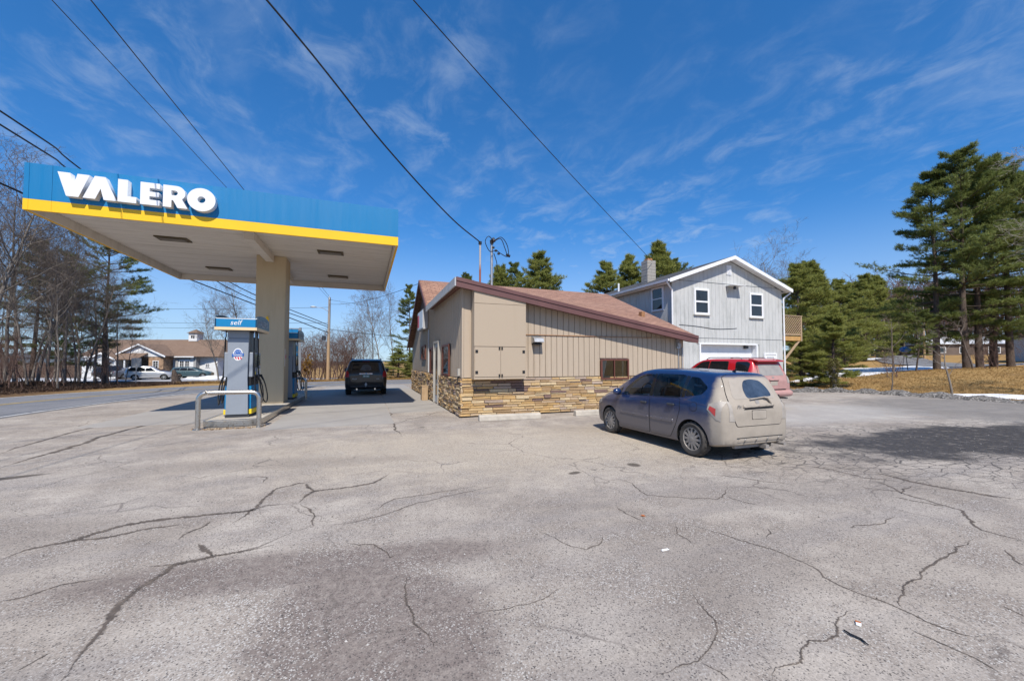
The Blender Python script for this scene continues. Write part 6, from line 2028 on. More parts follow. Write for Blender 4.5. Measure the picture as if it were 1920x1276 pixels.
# ---------------------------------------------------------------- cars at the office
def small_car(label, loc, rz, paint, kind='suv', group='cars parked at the office'):
    c_ = thing('parked_car', label, 'car', loc, rz, group)
    zt = {'suv': 1.66, 'wagon': 1.50, 'sedan': 1.44}[kind]
    rear_y = -.95
    q = dict(
        w=[(-.98, .72), (-.94, .82), (-.8, .88), (0, .90), (2.6, .89), (3.2, .82), (3.45, .60)],
        zb=[(-.98, .42), (-.9, .34), (0, .24), (2.7, .24), (3.45, .36)],
        zs=[(-.98, .80), (-.9, .98), (0, 1.0), (1.5, .98), (2.6, .92), (3.45, .66)],
        zr=([(-.98, .92), (-.94, 1.04), (-.84, zt - .28), (-.70, zt - .08), (-.4, zt - .03), (.6, zt), (1.2, zt - .02), (1.5, zt - .12), (2.2, 1.14), (2.5, 1.02), (3.1, .92), (3.45, .74)] if kind != 'sedan' else
            [(-.98, .92), (-.94, 1.02), (-.6, 1.06), (-.4, 1.10), (.1, zt - .06), (.6, zt), (1.1, zt - .02), (1.4, zt - .12), (2.1, 1.10), (2.5, 1.0), (3.1, .90), (3.45, .74)]),
        wr=[(-.98, .66), (-.8, .66), (-.4, .66), (.6, .68), (1.3, .67), (2.2, .74), (3.0, .72), (3.45, .45)])
    _, bv = make_body(c_, q, paint, ((0, .33, .385, .89), (2.65, .33, .385, .89)))
    for vw in ('L', 'R'):
        z1 = zt - .13
        back = -.62 if kind != 'sedan' else .0
        for wp in ([(.95, 1.03), (1.95, 1.02), (1.40, z1 - .06), (.95, z1)], [(.1, 1.04), (.88, 1.03), (.88, z1), (.18, z1)], [(back, 1.08), (.04, 1.05), (.1, z1 - .02), (back + .1, z1 - .06)]):
            patch(bv, wp, vw, .006, M['tint'], 'window', c_, .25)
    patch(bv, [(-.58, 1.06), (.58, 1.06), (.52, zt - .16), (-.52, zt - .16)], 'rear', .008, M['tint'], 'rear_window', c_, .25)
    patch(bv, [(-.58, 1.08), (.58, 1.08), (.52, zt - .16), (-.52, zt - .16)], 'front', .008, M['tint'], 'windscreen', c_, .25)
    for s in (-1, 1): patch(bv, [(s * .62, .80), (s * .80, .80), (s * .78, .98), (s * .64, .98)], 'rear', .01, M['taillight'], 'tail_lamp', c_, .25)
    patch(bv, [(-.2, .72), (.2, .72), (.2, .84), (-.2, .84)], 'rear', .01, M['label_white'], 'number_plate', c_, .25)
    add_wheels(c_, SW, 1.56, .33, 2.65)
    return c_


SW = wheel_meshes(.33, .21, .215, 5, M['tyre_clean'], M['galv'], .06)


def offp(u, v): p = OFF @ Vector((u, v, 0)); return (p.x, p.y, hz1(p.x, p.y) + .07)


A0 = R(-20.3)
silver = simple('silver paint', (.52, .53, .55), .3, metal=.5, var=.05, coat=.6)
small_car('silver SUV on the near edge of the office car park', offp(.2, -2.9), A0 + R(-62), silver, 'suv')
small_car('dark teal wagon parked by the office snow heap', offp(1.1, 2.4), A0 + R(-72), simple('teal paint', (.045, .085, .10), .3, var=.1, coat=.7), 'wagon')
small_car('black SUV nosed in at the office porch', offp(-5.9, -.9), A0 + R(-38), simple('black car paint', (.012, .012, .015), .3, var=.1, coat=.7), 'suv')
small_car('grey sedan beside the black SUV at the office porch', offp(-3.9, -.6), A0 + R(-30), simple('grey paint', (.16, .17, .19), .3, metal=.4, var=.08, coat=.6), 'sedan')
small_car('dark blue sedan beneath the office gable window', offp(-2.2, .2), A0 + R(-30), simple('dark blue paint', (.02, .03, .06), .3, var=.08, coat=.6), 'sedan')

# ================================================================ trees
PINES = [
    ('pine', 41.8, 17.6, 15.7, 'W0'),
    ('pine', 42.5, 16.3, 16.3, 'W1'),
    ('pine', 44.3, 16.2, 15.6, 'W2'),
    ('pine', 49.0, 17.1, 17.3, 'W0'),
    ('pine', 47.2, 15.6, 16.2, 'W1'),
    ('pine', 52.7, 15.7, 16.5, 'W2'),
    ('ever', 28.1, 16.8, 4.9, 'E0'),
    ('ever', 34.9, 23.3, 9.6, 'E1'),
    ('ever', 42.5, 26.9, 10.8, 'E0'),
    ('ever', 56.4, 32.5, 11.0, 'E1'),
    ('ever', 27.2, 18.2, 3.6, 'E1'),
    ('ever', 48.3, 31.2, 12.5, 'E0'),
    ('ever', 70.7, 37.8, 12.8, 'E1'),
    ('ever', 80.1, 40.8, 13.6, 'E0'),
    ('ever', 91.0, 43.1, 12.2, 'E1'),
    ('ever', 80.5, 44.8, 13.2, 'E0'),
    ('back', 11.8, 46.8, 12.7, 'W2'),
    ('back', 14.5, 43.7, 12.7, 'E0'),
    ('back', 16.8, 43.9, 13.4, 'W0'),
    ('back', 17.8, 40.3, 13.7, 'E1'),
    ('back', 20.8, 43.5, 12.2, 'W1'),
    ('back', 23.0, 34.1, 11.6, 'E1'),
    ('back', 26.1, 35.1, 12.6, 'E0'),
    ('back', 29.7, 37.0, 12.6, 'W2'),
    ('back', 30.8, 35.5, 14.5, 'E0'),
    ('back', 34.5, 37.4, 13.4, 'W1'),
    ('lone', 4.9, 47.2, 10.6, 'W0'),
    ('lpine', -20.8, 44.0, 14.2, 'W1'),
    ('lpine', -28.1, 48.8, 13.6, 'W2'),
    ('lpine', -28.3, 53.1, 13.0, 'W0'),
    ('bush', 3.3, 42.5, 2.9, 'E1'),
    ('bush', 5.0, 45.0, 2.6, 'E0'),
]
BARE = [
    ('lw', -22.4, 33.9, 12.0, 0),
    ('lw', -19.9, 31.3, 11.3, 1),
    ('lw', -21.2, 34.5, 12.2, 2),
    ('lw', -22.6, 37.7, 11.4, 3),
    ('lw', -19.8, 34.0, 9.5, 4),
    ('lw', -22.3, 39.2, 10.5, 0),
    ('lw', -19.8, 35.6, 9.2, 1),
    ('lw', -22.6, 41.4, 9.8, 2),
    ('lw', -19.7, 37.1, 8.3, 3),
    ('lw', -21.1, 40.9, 8.7, 4),
    ('lw', -19.1, 38.0, 7.6, 0),
    ('lw', -20.9, 42.9, 8.3, 1),
    ('lw', -18.7, 40.0, 6.9, 2),
    ('lw', -20.3, 44.8, 6.8, 3),
    ('lw', -26.9, 38.7, 12.4, 3),
    ('lw', -24.1, 47.3, 9.3, 1),
    ('lw', -26.6, 46.1, 10.4, 4),
    ('lw', -18.0, 40.8, 4.8, 4),
    ('lw', -26.7, 44.0, 11.6, 0),
    ('lw', -17.6, 32.6, 7.0, 2),
    ('mid', -14.5, 58.7, 11.0, 1),
    ('mid', -17.0, 61.7, 8.8, 3),
    ('mid', -16.1, 56.1, 8.0, 0),
    ('ctr', 1.0, 51.9, 9.0, 2),
    ('ctr', 1.9, 49.4, 9.8, 4),
    ('ctr', 3.4, 52.0, 9.2, 0),
    ('ctr', 0.0, 55.4, 7.2, 1),
    ('hb', 44.8, 32.5, 13.2, 1),
    ('hb', 52.6, 36.0, 12.8, 3),
    ('fw', 88.8, 50.3, 12.0, 2),
    ('fw', 85.4, 47.3, 11.0, 4),
    ('fw', 85.4, 45.2, 11.5, 3),
    ('fw', 91.8, 47.1, 12.0, 0),
    ('fw', 86.5, 42.6, 11.0, 1),
    ('fw', 95.1, 44.8, 12.0, 4),
    ('fw', 90.7, 41.1, 10.5, 2),
    ('fw', 98.1, 42.6, 11.5, 3),
    ('fw', 97.6, 40.7, 11.0, 1),
    ('fw', 105.6, 42.0, 12.0, 0),
    ('fw', 105.6, 39.8, 11.5, 4),
    ('fw', 112.4, 39.4, 12.0, 2),
    ('fw', 100.2, 54.6, 14.0, 0),
    ('fw', 110.2, 57.3, 13.5, 1),
    ('fw', 103.0, 51.5, 12.8, 2),
    ('fw', 120.3, 57.8, 14.0, 3),
    ('fw', 113.0, 52.0, 13.0, 4),
    ('fw', 107.5, 47.7, 12.4, 0),
    ('fw', 120.7, 51.3, 13.2, 1),
    ('fw', 131.7, 53.7, 14.0, 2),
    ('fw', 120.5, 47.1, 12.5, 3),
    ('fw', 131.2, 47.4, 13.0, 4),
    ('fw', 126.2, 42.9, 12.5, 0),
    ('fw', 141.7, 45.7, 13.5, 1),
]
SHRUBS = [(-6.2, 44.9, 2.6), (-5.9, 48.0, 3.6), (-5.3, 49.9, 4.2), (-4.2, 46.3, 3.8), (-3.6, 50.4, 4.6), (-2.7, 47.9, 4.4), (-1.9, 46.6, 4.0), (-1.4, 50.6, 4.6), (-0.7, 48.2, 3.6), (-6.5, 55.7, 4.8), (-4.7, 57.2, 5.0), (-2.5, 56.4, 5.2), (-8.0, 52.0, 4.0), (-9.6, 56.9, 4.4)]



def bark(name, a, b, s=1.0):
    t = NT(name)
    v = t.co('Object', scale=(6 * s, 6 * s, 1.2 * s))
    n = t.noise(v, 3, 7, .7)
    t.set(Base_Color=t.ramp(n, [(.3, a), (.7, b)]), Roughness=.95)
    t.b.inputs['Specular IOR Level'].default_value = .15
    t.bump(n, .7, .03)
    return t.m


M['bark'] = bark('grey bark', (.12, .102, .086), (.29, .255, .22))
M['bark_dark'] = bark('pine bark', (.05, .038, .032), (.15, .115, .094))
M['twig'] = bark('grey twigs', (.115, .092, .078), (.235, .198, .17))
M['twig_red'] = bark('reddish twigs', (.11, .068, .055), (.21, .14, .115))
M['twig_pale'] = bark('pale twigs', (.24, .21, .17), (.40, .36, .30))


def needle_mat(name, cols):
    t = NT(name)
    c = t.ramp(t.island(), [(0, cols[0]), (.35, cols[1]), (.7, cols[2]), (1, cols[3])])
    v = t.co('Object')
    c = t.mix(t.rng(t.noise(v, .8, 4, .6), .4, .7, 0, .5), c, cols[1])
    t.set(Base_Color=c, Roughness=.6)
    t.b.inputs['Specular IOR Level'].default_value = .3
    tl = t.n.new('ShaderNodeBsdfTranslucent'); t.l.new(c, tl.inputs[0])
    mx = t.n.new('ShaderNodeMixShader'); mx.inputs[0].default_value = .42
    t.l.new(t.b.outputs[0], mx.inputs[1]); t.l.new(tl.outputs[0], mx.inputs[2]); t.l.new(mx.outputs[0], t.out.inputs['Surface'])
    return t.m


M['needle'] = needle_mat('pine needles', ((.11, .148, .042), (.20, .238, .064), (.15, .192, .056), (.28, .29, .078)))
M['needle_y'] = needle_mat('yellowish needles', ((.17, .20, .050), (.31, .325, .080), (.22, .25, .066), (.39, .385, .105)))


def seg_mesh(name, segs, mat, sides, smooth=True):
    """segs: array n x 8 (p0, p1, r0, r1) -> one mesh of thin tapered prisms"""
    s = np.asarray(segs, float)
    p0, p1, r0, r1 = s[:, :3], s[:, 3:6], s[:, 6], s[:, 7]
    d = p1 - p0
    d /= np.maximum(np.linalg.norm(d, axis=1), 1e-6)[:, None]
    ref = np.where(np.abs(d[:, 2:3]) > .9, np.array([[1., 0, 0]]), np.array([[0, 0, 1.]]))
    a = np.cross(d, ref); a /= np.linalg.norm(a, axis=1)[:, None]
    b = np.cross(d, a)
    ang = 2 * np.pi * np.arange(sides) / sides
    ca, sa = np.cos(ang), np.sin(ang)
    ring = a[:, None, :] * ca[None, :, None] + b[:, None, :] * sa[None, :, None]
    v0 = p0[:, None, :] + ring * r0[:, None, None]
    v1 = p1[:, None, :] + ring * r1[:, None, None]
    V = np.concatenate([v0, v1], 1).reshape(-1, 3)
    n = len(s)
    base = (np.arange(n) * 2 * sides)[:, None]
    k = np.arange(sides)
    k2 = (k + 1) % sides
    Fq = np.stack([base + k, base + k2, base + sides + k2, base + sides + k], -1).reshape(-1, 4)
    return fast_mesh(name, V, Fq, mat, smooth)


def rot_about(v, ax, ang):
    return v * math.cos(ang) + np.cross(ax, v) * math.sin(ang) + ax * np.dot(ax, v) * (1 - math.cos(ang))


def unit(v): return v / max(1e-9, np.linalg.norm(v))


def bare_tree(seed, H=12.0, r0=.17, spread=.75, counts=(15, 7, 5, 4), clear=.28, up=.35, forks=1, twig=.0075):
    rg = np.random.default_rng(seed)
    thick, thin = [], []

    def go(p, d, L, r, lv):
        nseg = (10, 6, 4, 3, 2)[lv]
        q = p.copy(); dd = d.copy()
        rr = r
        path = [(q.copy(), dd.copy(), rr)]
        for i in range(nseg):
            wob = (.07, .17, .22, .26, .3)[lv]
            dd = unit(dd + rg.normal(0, wob, 3) + np.array([0, 0, (up if lv else .12) * (.25 if lv < 2 else .16)]))
            q2 = q + dd * L / nseg
            r2 = r * (1 - (i + 1) / nseg * (.86 if lv else .80))
            r2 = max(r2, twig * .6)
            (thick if lv < 2 else thin).append((*q, *q2, rr, r2))
            q, rr = q2, r2
            path.append((q.copy(), dd.copy(), rr))
        if lv >= len(counts): return
        n = counts[lv]
        n = int(n * rg.uniform(.8, 1.2) + .5)
        for k in range(n):
            t_ = (clear if lv == 0 else .22) + (1 - (clear if lv == 0 else .22)) * (k + rg.uniform(.1, .9)) / n
            f = t_ * nseg
            i = min(int(f), nseg - 1)
            a = f - i
            pp = path[i][0] * (1 - a) + path[i + 1][0] * a
            pr = path[i][2] * (1 - a) + path[i + 1][2] * a
            pd = path[i + 1][1]
            ax = unit(np.cross(pd, rg.normal(0, 1, 3)))
            ang = rg.uniform(.5, 1.05) * spread * (1.15 if lv == 0 else 1.0)
            nd = unit(rot_about(pd, ax, ang))
            ln = L * rg.uniform(.32, .56) * (1.0 - .55 * (t_ - .3) if lv == 0 else 1.0)
            go(pp, nd, ln, max(twig, min(pr * .62, r * .30)), lv + 1)

    go(np.zeros(3), unit(np.array([rg.normal(0, .05), rg.normal(0, .05), 1.0])), H, r0, 0)
    return thick, thin


def tufts(P, A, rg, k, L, W, upb=.25):
    """needle tufts: k thin blades round every point"""
    n = len(P)
    d = A[:, None, :] * .55 + rg.normal(0, .62, (n, k, 3)) + np.array([0, 0, upb])
    d /= np.maximum(np.linalg.norm(d, axis=2, keepdims=True), 1e-6)
    rad = P * np.array([1, 1, 0]); rad = rad / np.maximum(np.linalg.norm(rad, axis=1, keepdims=True), .2)
    face = rad[:, None, :] * .7 + np.array([0, 0, .75]) + rg.normal(0, .45, (n, k, 3))     # blades turned outward and up so the crown catches more sun
    s = np.cross(d, face)
    s /= np.maximum(np.linalg.norm(s, axis=2, keepdims=True), 1e-6)
    ln = L * rg.uniform(.6, 1.25, (n, k, 1))
    c = P[:, None, :] + rg.normal(0, L * .16, (n, k, 3))
    v = np.stack([c - s * W, c + s * W, c + d * ln], 2).reshape(-1, 3)
    f = np.arange(len(v)).reshape(-1, 3)
    return v, f


def pine_tree(seed, H=16.0, base=.22, rmax=3.6, whorl=.62, nb=5, shoots=9, tuft=5, k=12, L=.26, W=.017, droop=.12, gaps=.25, fat=.62, r0=.24, top_pow=.75):
    rg = np.random.default_rng(seed)
    wood, Pn, An = [], [], []
    n = 12
    lean = rg.normal(0, .012, 2)
    tr = []
    for i in range(n + 1):
        t_ = i / n
        tr.append(np.array([lean[0] * H * t_ + .05 * math.sin(t_ * 7 + seed), lean[1] * H * t_ + .05 * math.cos(t_ * 6), H * t_]))
    trunk = [(*tr[i], *tr[i + 1], r0 * (1 - i / n * .94), r0 * (1 - (i + 1) / n * .94)) for i in range(n)]

    def at(t_):
        f = min(t_ * n, n - 1e-6); i = int(f); a = f - i
        return tr[i] * (1 - a) + tr[i + 1] * a
    z = base * H
    while z < H * .985:
        t_ = z / H
        u_ = (t_ - base) / (1 - base)
        prof = (min(1, .62 + u_ / .35 * .38)) * max(.06, (1 - max(0, u_ - .12) / .88)) ** top_pow
        for b in range(nb):
            if rg.random() < gaps * (1.2 - u_): continue
            az = rg.uniform(0, 2 * math.pi)
            Lb = rmax * prof * rg.uniform(.5, 1.32)
            el = -droop + .55 * u_ ** 1.5 + rg.normal(0, .08)
            d = np.array([math.cos(az) * math.cos(el), math.sin(az) * math.cos(el), math.sin(el)])
            side = np.array([-math.sin(az), math.cos(az), 0])
            p = at(min(.999, t_ + rg.normal(0, .006)))
            rb = .022 + .010 * Lb
            m = 5
            path = [p]
            dd = d.copy()
            for i in range(m):
                dd = unit(dd + np.array([0, 0, .05]) + rg.normal(0, .05, 3))
                path.append(path[-1] + dd * Lb / m)
                wood.append((*path[-2], *path[-1], rb * (1 - i / m * .8), rb * (1 - (i + 1) / m * .8)))

            def bp(f):
                f = min(f * m, m - 1e-6); i = int(f); a = f - i
                return path[i] * (1 - a) + path[i + 1] * a
            ns = max(3, int(shoots * (.45 + .55 * Lb / rmax)))
            for s in range(ns):
                f = (1 - fat) + fat * (s + rg.uniform(0, 1)) / ns
                sp0 = bp(min(f, .999))
                sg = 1 if s % 2 else -1
                sd = unit(dd * .75 + side * sg * rg.uniform(.45, 1.0) + np.array([0, 0, rg.uniform(-.05, .30)]))
                sl = Lb * rg.uniform(.16, .34) * (1.15 - .6 * (f - (1 - fat)) / fat) + .15
                e = sp0 + sd * sl
                wood.append((*sp0, *e, .009, .005))
                for q in range(tuft):
                    Pn.append(sp0 + sd * sl * (.25 + .8 * q / max(1, tuft - 1)) + rg.normal(0, .05, 3)); An.append(sd)
            for q in range(3):
                Pn.append(bp(.999) + dd * .1 * q); An.append(dd)
        z += whorl * rg.uniform(.7, 1.3) * (1.0 if u_ < .7 else .7)
    for q in range(8):
        Pn.append(at(.999) + np.array([0, 0, -.12 * q])); An.append(np.array([0, 0, 1.]))
    V, F_ = tufts(np.array(Pn), np.array(An), rg, k, L, W)
    return trunk, wood, V, F_


def proto_pine(key, label, mat, **kw):
    trunk, wood, V, F_ = pine_tree(**kw)
    tm = seg_mesh('trunk', trunk, M['bark_dark'], 10)
    wm = seg_mesh('limbs', wood, M['bark_dark'], 3)
    nm = fast_mesh('crown', V, F_, mat)
    return kw['H'], (tm, wm, nm)


PP = {
    'W0': proto_pine('W0', '', M['needle'], seed=11, H=16.0, base=.16, rmax=4.3, gaps=.42, droop=.10, shoots=11, tuft=6, k=13, whorl=.66, nb=6),
    'W1': proto_pine('W1', '', M['needle'], seed=12, H=16.0, base=.20, rmax=4.6, gaps=.40, droop=.06, shoots=11, tuft=6, k=13, whorl=.68, nb=6, top_pow=.6),
    'W2': proto_pine('W2', '', M['needle'], seed=13, H=16.0, base=.14, rmax=4.0, gaps=.40, droop=.14, shoots=11, tuft=6, k=13, whorl=.64, nb=6),
    'E0': proto_pine('E0', '', M['needle_y'], seed=21, H=11.0, base=.07, rmax=3.0, gaps=.24, droop=.02, shoots=10, tuft=5, k=12, whorl=.42, nb=7, fat=.66, L=.25, W=.018, top_pow=.74),
    'E1': proto_pine('E1', '', M['needle_y'], seed=22, H=11.0, base=.05, rmax=3.4, gaps=.26, droop=.06, shoots=10, tuft=5, k=12, whorl=.44, nb=7, fat=.68, L=.25, W=.018, top_pow=.66),
}


def plant_pine(key, x, y, h, rz, label, cat, group=None, name='pine_tree', wide=1.0):
    Hp, (tm, wm, nm) = PP[key]
    s = h / Hp
    t_ = thing(name, label, cat, (x, y, hz1(x, y) - .08), rz, group)
    t_.scale = (s * wide, s * wide, s)
    link('trunk', tm, None, t_); link('limbs', wm, None, t_); link('crown', nm, None, t_)
    return t_


PLAB = [
    ('tall dark pine whose layered boughs reach furthest towards the house', 'tall pines on the lawn mound'),
    ('tall pine of the close twin pair, the stem on the house side', 'tall pines on the lawn mound'),
    ('tall pine of the close twin pair, the stem on the garage side', 'tall pines on the lawn mound'),
    ('tallest pine on the lawn mound, just past the twin pair', 'tall pines on the lawn mound'),
    ('tall pine on the mound in front of the grey garage', 'tall pines on the lawn mound'),
    ('tall pine at the outer end of the row on the mound', 'tall pines on the lawn mound'),
    ('young yellow green pine just behind the ivy clad stump', None),
    ('bushy evergreen close behind the timber deck rail', 'evergreens behind the deck'),
    ('pointed evergreen behind the deck, next to the bare treetops', 'evergreens behind the deck'),
    ('broad evergreen rising behind the young yellow green pine', 'evergreens behind the deck'),
    ('low bushy spruce under the timber deck at the house corner', None),
    ('tall far evergreen peeping over the trees behind the deck', 'evergreens behind the deck'),
    ('evergreen at the edge of the distant wood, next to the bare trees', 'evergreens of the distant wood'),
    ('tallest evergreen at the edge of the distant wood', 'evergreens of the distant wood'),
    ('distant evergreen half hidden by the tall pine boughs', 'evergreens of the distant wood'),
    ('distant evergreen just past the trees behind the deck', 'evergreens of the distant wood'),
    ('dark pine top behind the shop, beside the rusty roof mast', 'pines behind the roofs'),
    ('bushy pine top behind the grey service mast', 'pines behind the roofs'),
    ('open pine top behind the shop, past the cable loops', 'pines behind the roofs'),
    ('tallest pine behind the shop roof', 'pines behind the roofs'),
    ('open pine at the outer edge of the group behind the shop', 'pines behind the roofs'),
    ('bushy pine showing above the end of the house gutter', 'pines behind the roofs'),
    ('broad green pine between the gutter end and the chimney', 'pines behind the roofs'),
    ('pine directly behind the block chimney', 'pines behind the roofs'),
    ('pointed pine rising just past the block chimney', 'pines behind the roofs'),
    ('pine top touching the white house roof edge', 'pines behind the roofs'),
    ('single slim pine just behind the shop gable', None),
    ('pine reaching out of the bare wood towards the office', 'pines in the roadside wood'),
    ('pine deep in the bare roadside wood', 'pines in the roadside wood'),
    ('pine behind the middle of the bare roadside wood', 'pines in the roadside wood'),
    ('low rounded evergreen bush beside the parked black SUV', 'evergreen bushes behind the shop'),
    ('low rounded evergreen bush touching the back corner of the shop', 'evergreen bushes behind the shop')]
rp_ = random.Random(77)
for i, (k, x, y, h, p) in enumerate(PINES):
    lab, g = PLAB[i]
    nm = {'bush': 'evergreen_bush', 'ever': 'evergreen_tree'}.get(k, 'pine_tree')
    wide = {'bush': 2.2, 'lone': .8, 'ever': 1.1}.get(k, 1.0)
    if i == 6: nm, wide = 'young_pine', 1.3
    if i == 10: nm, wide = 'spruce_tree', 1.4
    plant_pine(p, x, y, h, rp_.uniform(0, 6.28), lab, 'bush' if k == 'bush' else 'tree', g, nm, wide)

BP = []
for i, (H, r0, sp, cl, up) in enumerate(((12, .125, .85, .22, .35), (12, .14, .95, .30, .25), (12, .11, .72, .18, .5), (12, .13, .80, .34, .4), (12, .10, .9, .25, .45))):
    thick, thin = bare_tree(40 + i, H, r0, sp, clear=cl, up=up)
    BP.append((seg_mesh('trunk', thick, M['bark'], 6), seg_mesh('crown', thin, M['twig'], 3)))
BL = {'lw': ('bare grey tree in the roadside wood', 'bare trees of the roadside wood'),
      'mid': ('bare tree behind the pumps beside the office', 'bare trees beside the office'),
      'ctr': ('bare tree standing behind the black SUV', 'bare trees behind the black SUV'),
      'hb': ('bare treetop rising behind the white house', 'bare trees behind the white house'),
      'fw': ('bare tree at the edge of the distant wood', 'bare trees of the distant wood')}


def plant_bare(i, x, y, h, rz, label, group=None, name='bare_tree', wide=1.0):
    s = h / 12
    t_ = thing(name, label, 'tree', (x, y, hz1(x, y) - .08), rz, group)
    t_.scale = (s * wide, s * wide, s)
    link('trunk', BP[i][0], None, t_); link('crown', BP[i][1], None, t_)
    return t_


FP = []
for i in range(3):
    thick, thin = bare_tree(60 + i, 12, .22, .8, (13, 6, 5), .15, .4, twig=.026)
    FP.append((seg_mesh('trunk', thick, M['bark'], 4), seg_mesh('crown', thin, M['twig_red'], 3), thick + thin))
OWN = iter(['large bare tree rising behind the cap of the pump', 'smaller bare tree between the pump and the office end', 'thin bare tree touching the office end wall',
            'bare tree straight above the roof of the black SUV', 'tallest bare tree between the black SUV and the slim pine', 'bare tree with its twigs in the slim pine', 'shortest bare tree behind the black SUV',
            'bare treetop above the white house gable', 'bare treetop between the white house and the evergreens'])
for k, x, y, h, p in BARE:
    if k == 'fw':
        t_ = thing('bare_tree', BL[k][0], 'tree', (x, y, hz1(x, y) - .08), rp_.uniform(0, 6.28), BL[k][1])
        t_.scale = (h / 12 * 1.15, h / 12 * 1.15, h / 12)
        link('trunk', FP[p % 3][0], None, t_); link('crown', FP[p % 3][1], None, t_)
        continue
    plant_bare(p, x, y, h, rp_.uniform(0, 6.28), next(OWN) if k in ('mid', 'ctr', 'hb') else BL[k][0], BL[k][1], wide=rp_.uniform(.9, 1.15))

# the wood beyond, one mass
segs = []
rgw = np.random.default_rng(31)
for q in range(95):
    base_ = np.array(FP[q % 3][2])
    base_ = base_[rgw.random(len(base_)) < .8]
    a = rgw.uniform(0, 6.28); h = rgw.uniform(.75, 1.25)
    if q < 70:
        x, y = rgw.uniform(96, 150), 0
        y = x * rgw.uniform(.25, .66)
    else:
        x = rgw.uniform(40, 100); y = rgw.uniform(75, 110)
    ca, sa = math.cos(a), math.sin(a)
    P0 = base_[:, :3] * h; P1 = base_[:, 3:6] * h
    f_ = lambda P: np.stack([P[:, 0] * ca - P[:, 1] * sa + x, P[:, 0] * sa + P[:, 1] * ca + y, P[:, 2] + hz1(x, y)], -1)
    segs.append(np.column_stack([f_(P0), f_(P1), base_[:, 6:] * 1.5]))
tag(link('distant_wood', seg_mesh('distant_wood', np.concatenate(segs), M['twig_red'], 3)), 'grey brown mass of bare woods beyond the side street', 'wood', kind='stuff')

# pale tree whose boughs reach over the lawn
thick, thin = bare_tree(71, 9.6, .12, 1.05, (14, 7, 5, 4), .2, .15)
et = thing('bare_tree', 'pale barked bare tree reaching over the right lawn', 'tree', (29.6, 6.6, hz1(29.6, 6.6) - .05), 1.0)
link('trunk', seg_mesh('trunk', thick, M['twig_pale'], 7), None, et); link('crown', seg_mesh('crown', thin, M['twig_pale'], 3), None, et)


def sapling(seed, x, y, h, label, mat, lean=(0, 0)):
    thick, thin = bare_tree(seed, h, .045 * h / 2.5, 1.0, (7, 5, 3), .3, .3, twig=.004)
    t_ = thing('sapling', label, 'sapling', (x, y, hz1(x, y) - .03), 0)
    t_.rotation_euler = (lean[0], lean[1], 0)
    link('trunk', seg_mesh('trunk', thick, mat, 6), None, t_); link('crown', seg_mesh('crown', thin, mat, 3), None, t_)


sapling(81, 26.9, 10.84, 3.0, 'small bare fruit tree forking low on the brown lawn', M['bark'], (0, R(4)))
sapling(82, 25.6, 12.6, 2.1, 'thin leaning sapling on the brown lawn', M['twig'], (0, R(-6)))
sapling(83, 38.2, 18.6, 4.0, 'bare sapling at the foot of the pines', M['twig'])
sapling(84, 40.5, 15.2, 3.6, 'second bare sapling between the pine trunks', M['twig'])
plant_pine('W1', 38.9, 17.6, 4.6, 2.0, 'small leaning pine with a tufted top beside the tall pines', 'tree', None, 'young_pine', .9).rotation_euler = (0, R(-7), 2.0)
# brush among the pine trunks
BPS = []
for i in range(3):
    th, tn = bare_tree(90 + i, 3.0, .03, .8, (9, 5, 4), .03, .5, twig=.005)
    BPS.append((seg_mesh('stems', th, M['twig_red'], 4), seg_mesh('twigs', tn, M['twig_red'], 3)))


def shrub(i, x, y, h, label, group, wide=1.5):
    s = h / 3.0
    for q in range(1):
        t_ = thing('bare_shrub', label, 'shrub', (x, y, hz1(x, y) - .05), rp_.uniform(0, 6.28), group)
        t_.scale = (s * wide, s * wide, s)
        link('stems', BPS[i % 3][0], None, t_)['kind'] = 'stuff'; link('twigs', BPS[i % 3][1], None, t_)['kind'] = 'stuff'
        # a clump has several stools
        for a in (1.7, 3.6, 5.2):
            for nm, me in zip(('stems', 'twigs'), BPS[(i + int(a)) % 3]):
                c_ = link(nm, me, None, t_); c_['kind'] = 'stuff'; c_.location = (.55 * math.cos(a), .55 * math.sin(a), 0); c_.rotation_euler = (.12 * math.cos(a + 1.57), .12 * math.sin(a + 1.57), a)


for i, (x, y, h) in enumerate(SHRUBS):
    shrub(i, x, y, h, 'reddish bare shrub in the thicket behind the utility pole', 'shrubs of the roadside thicket')
for i, (x, y, h) in enumerate(((33.5, 16.2, 1.6), (44, 13.5, 2.2), (46.5, 11.5, 2.4), (41.5, 11.0, 1.8), (45, 16.5, 2.6), (39.5, 14.0, 1.5))):
    shrub(i, x, y, h, 'tangled bare brush under the tall pines', 'brush under the pines')
for i, (x, y, h) in enumerate(((-18.6, 19.5, 1.7), (-18.2, 22.5, 2.0), (-18.3, 25.5, 1.8), (-18.6, 28.5, 2.2), (-19, 31.3, 2.0), (-18.4, 34, 2.2), (-17.0, 36.6, 1.7), (-20.5, 24, 2.6), (-21, 29, 2.6), (-20.4, 33, 2.6), (-19, 38, 2.4), (-22, 36, 2.8), (-18.8, 16.5, 1.8))):
    shrub(i, x, y, h, 'low bare brush at the foot of the roadside wood', 'brush along the road')
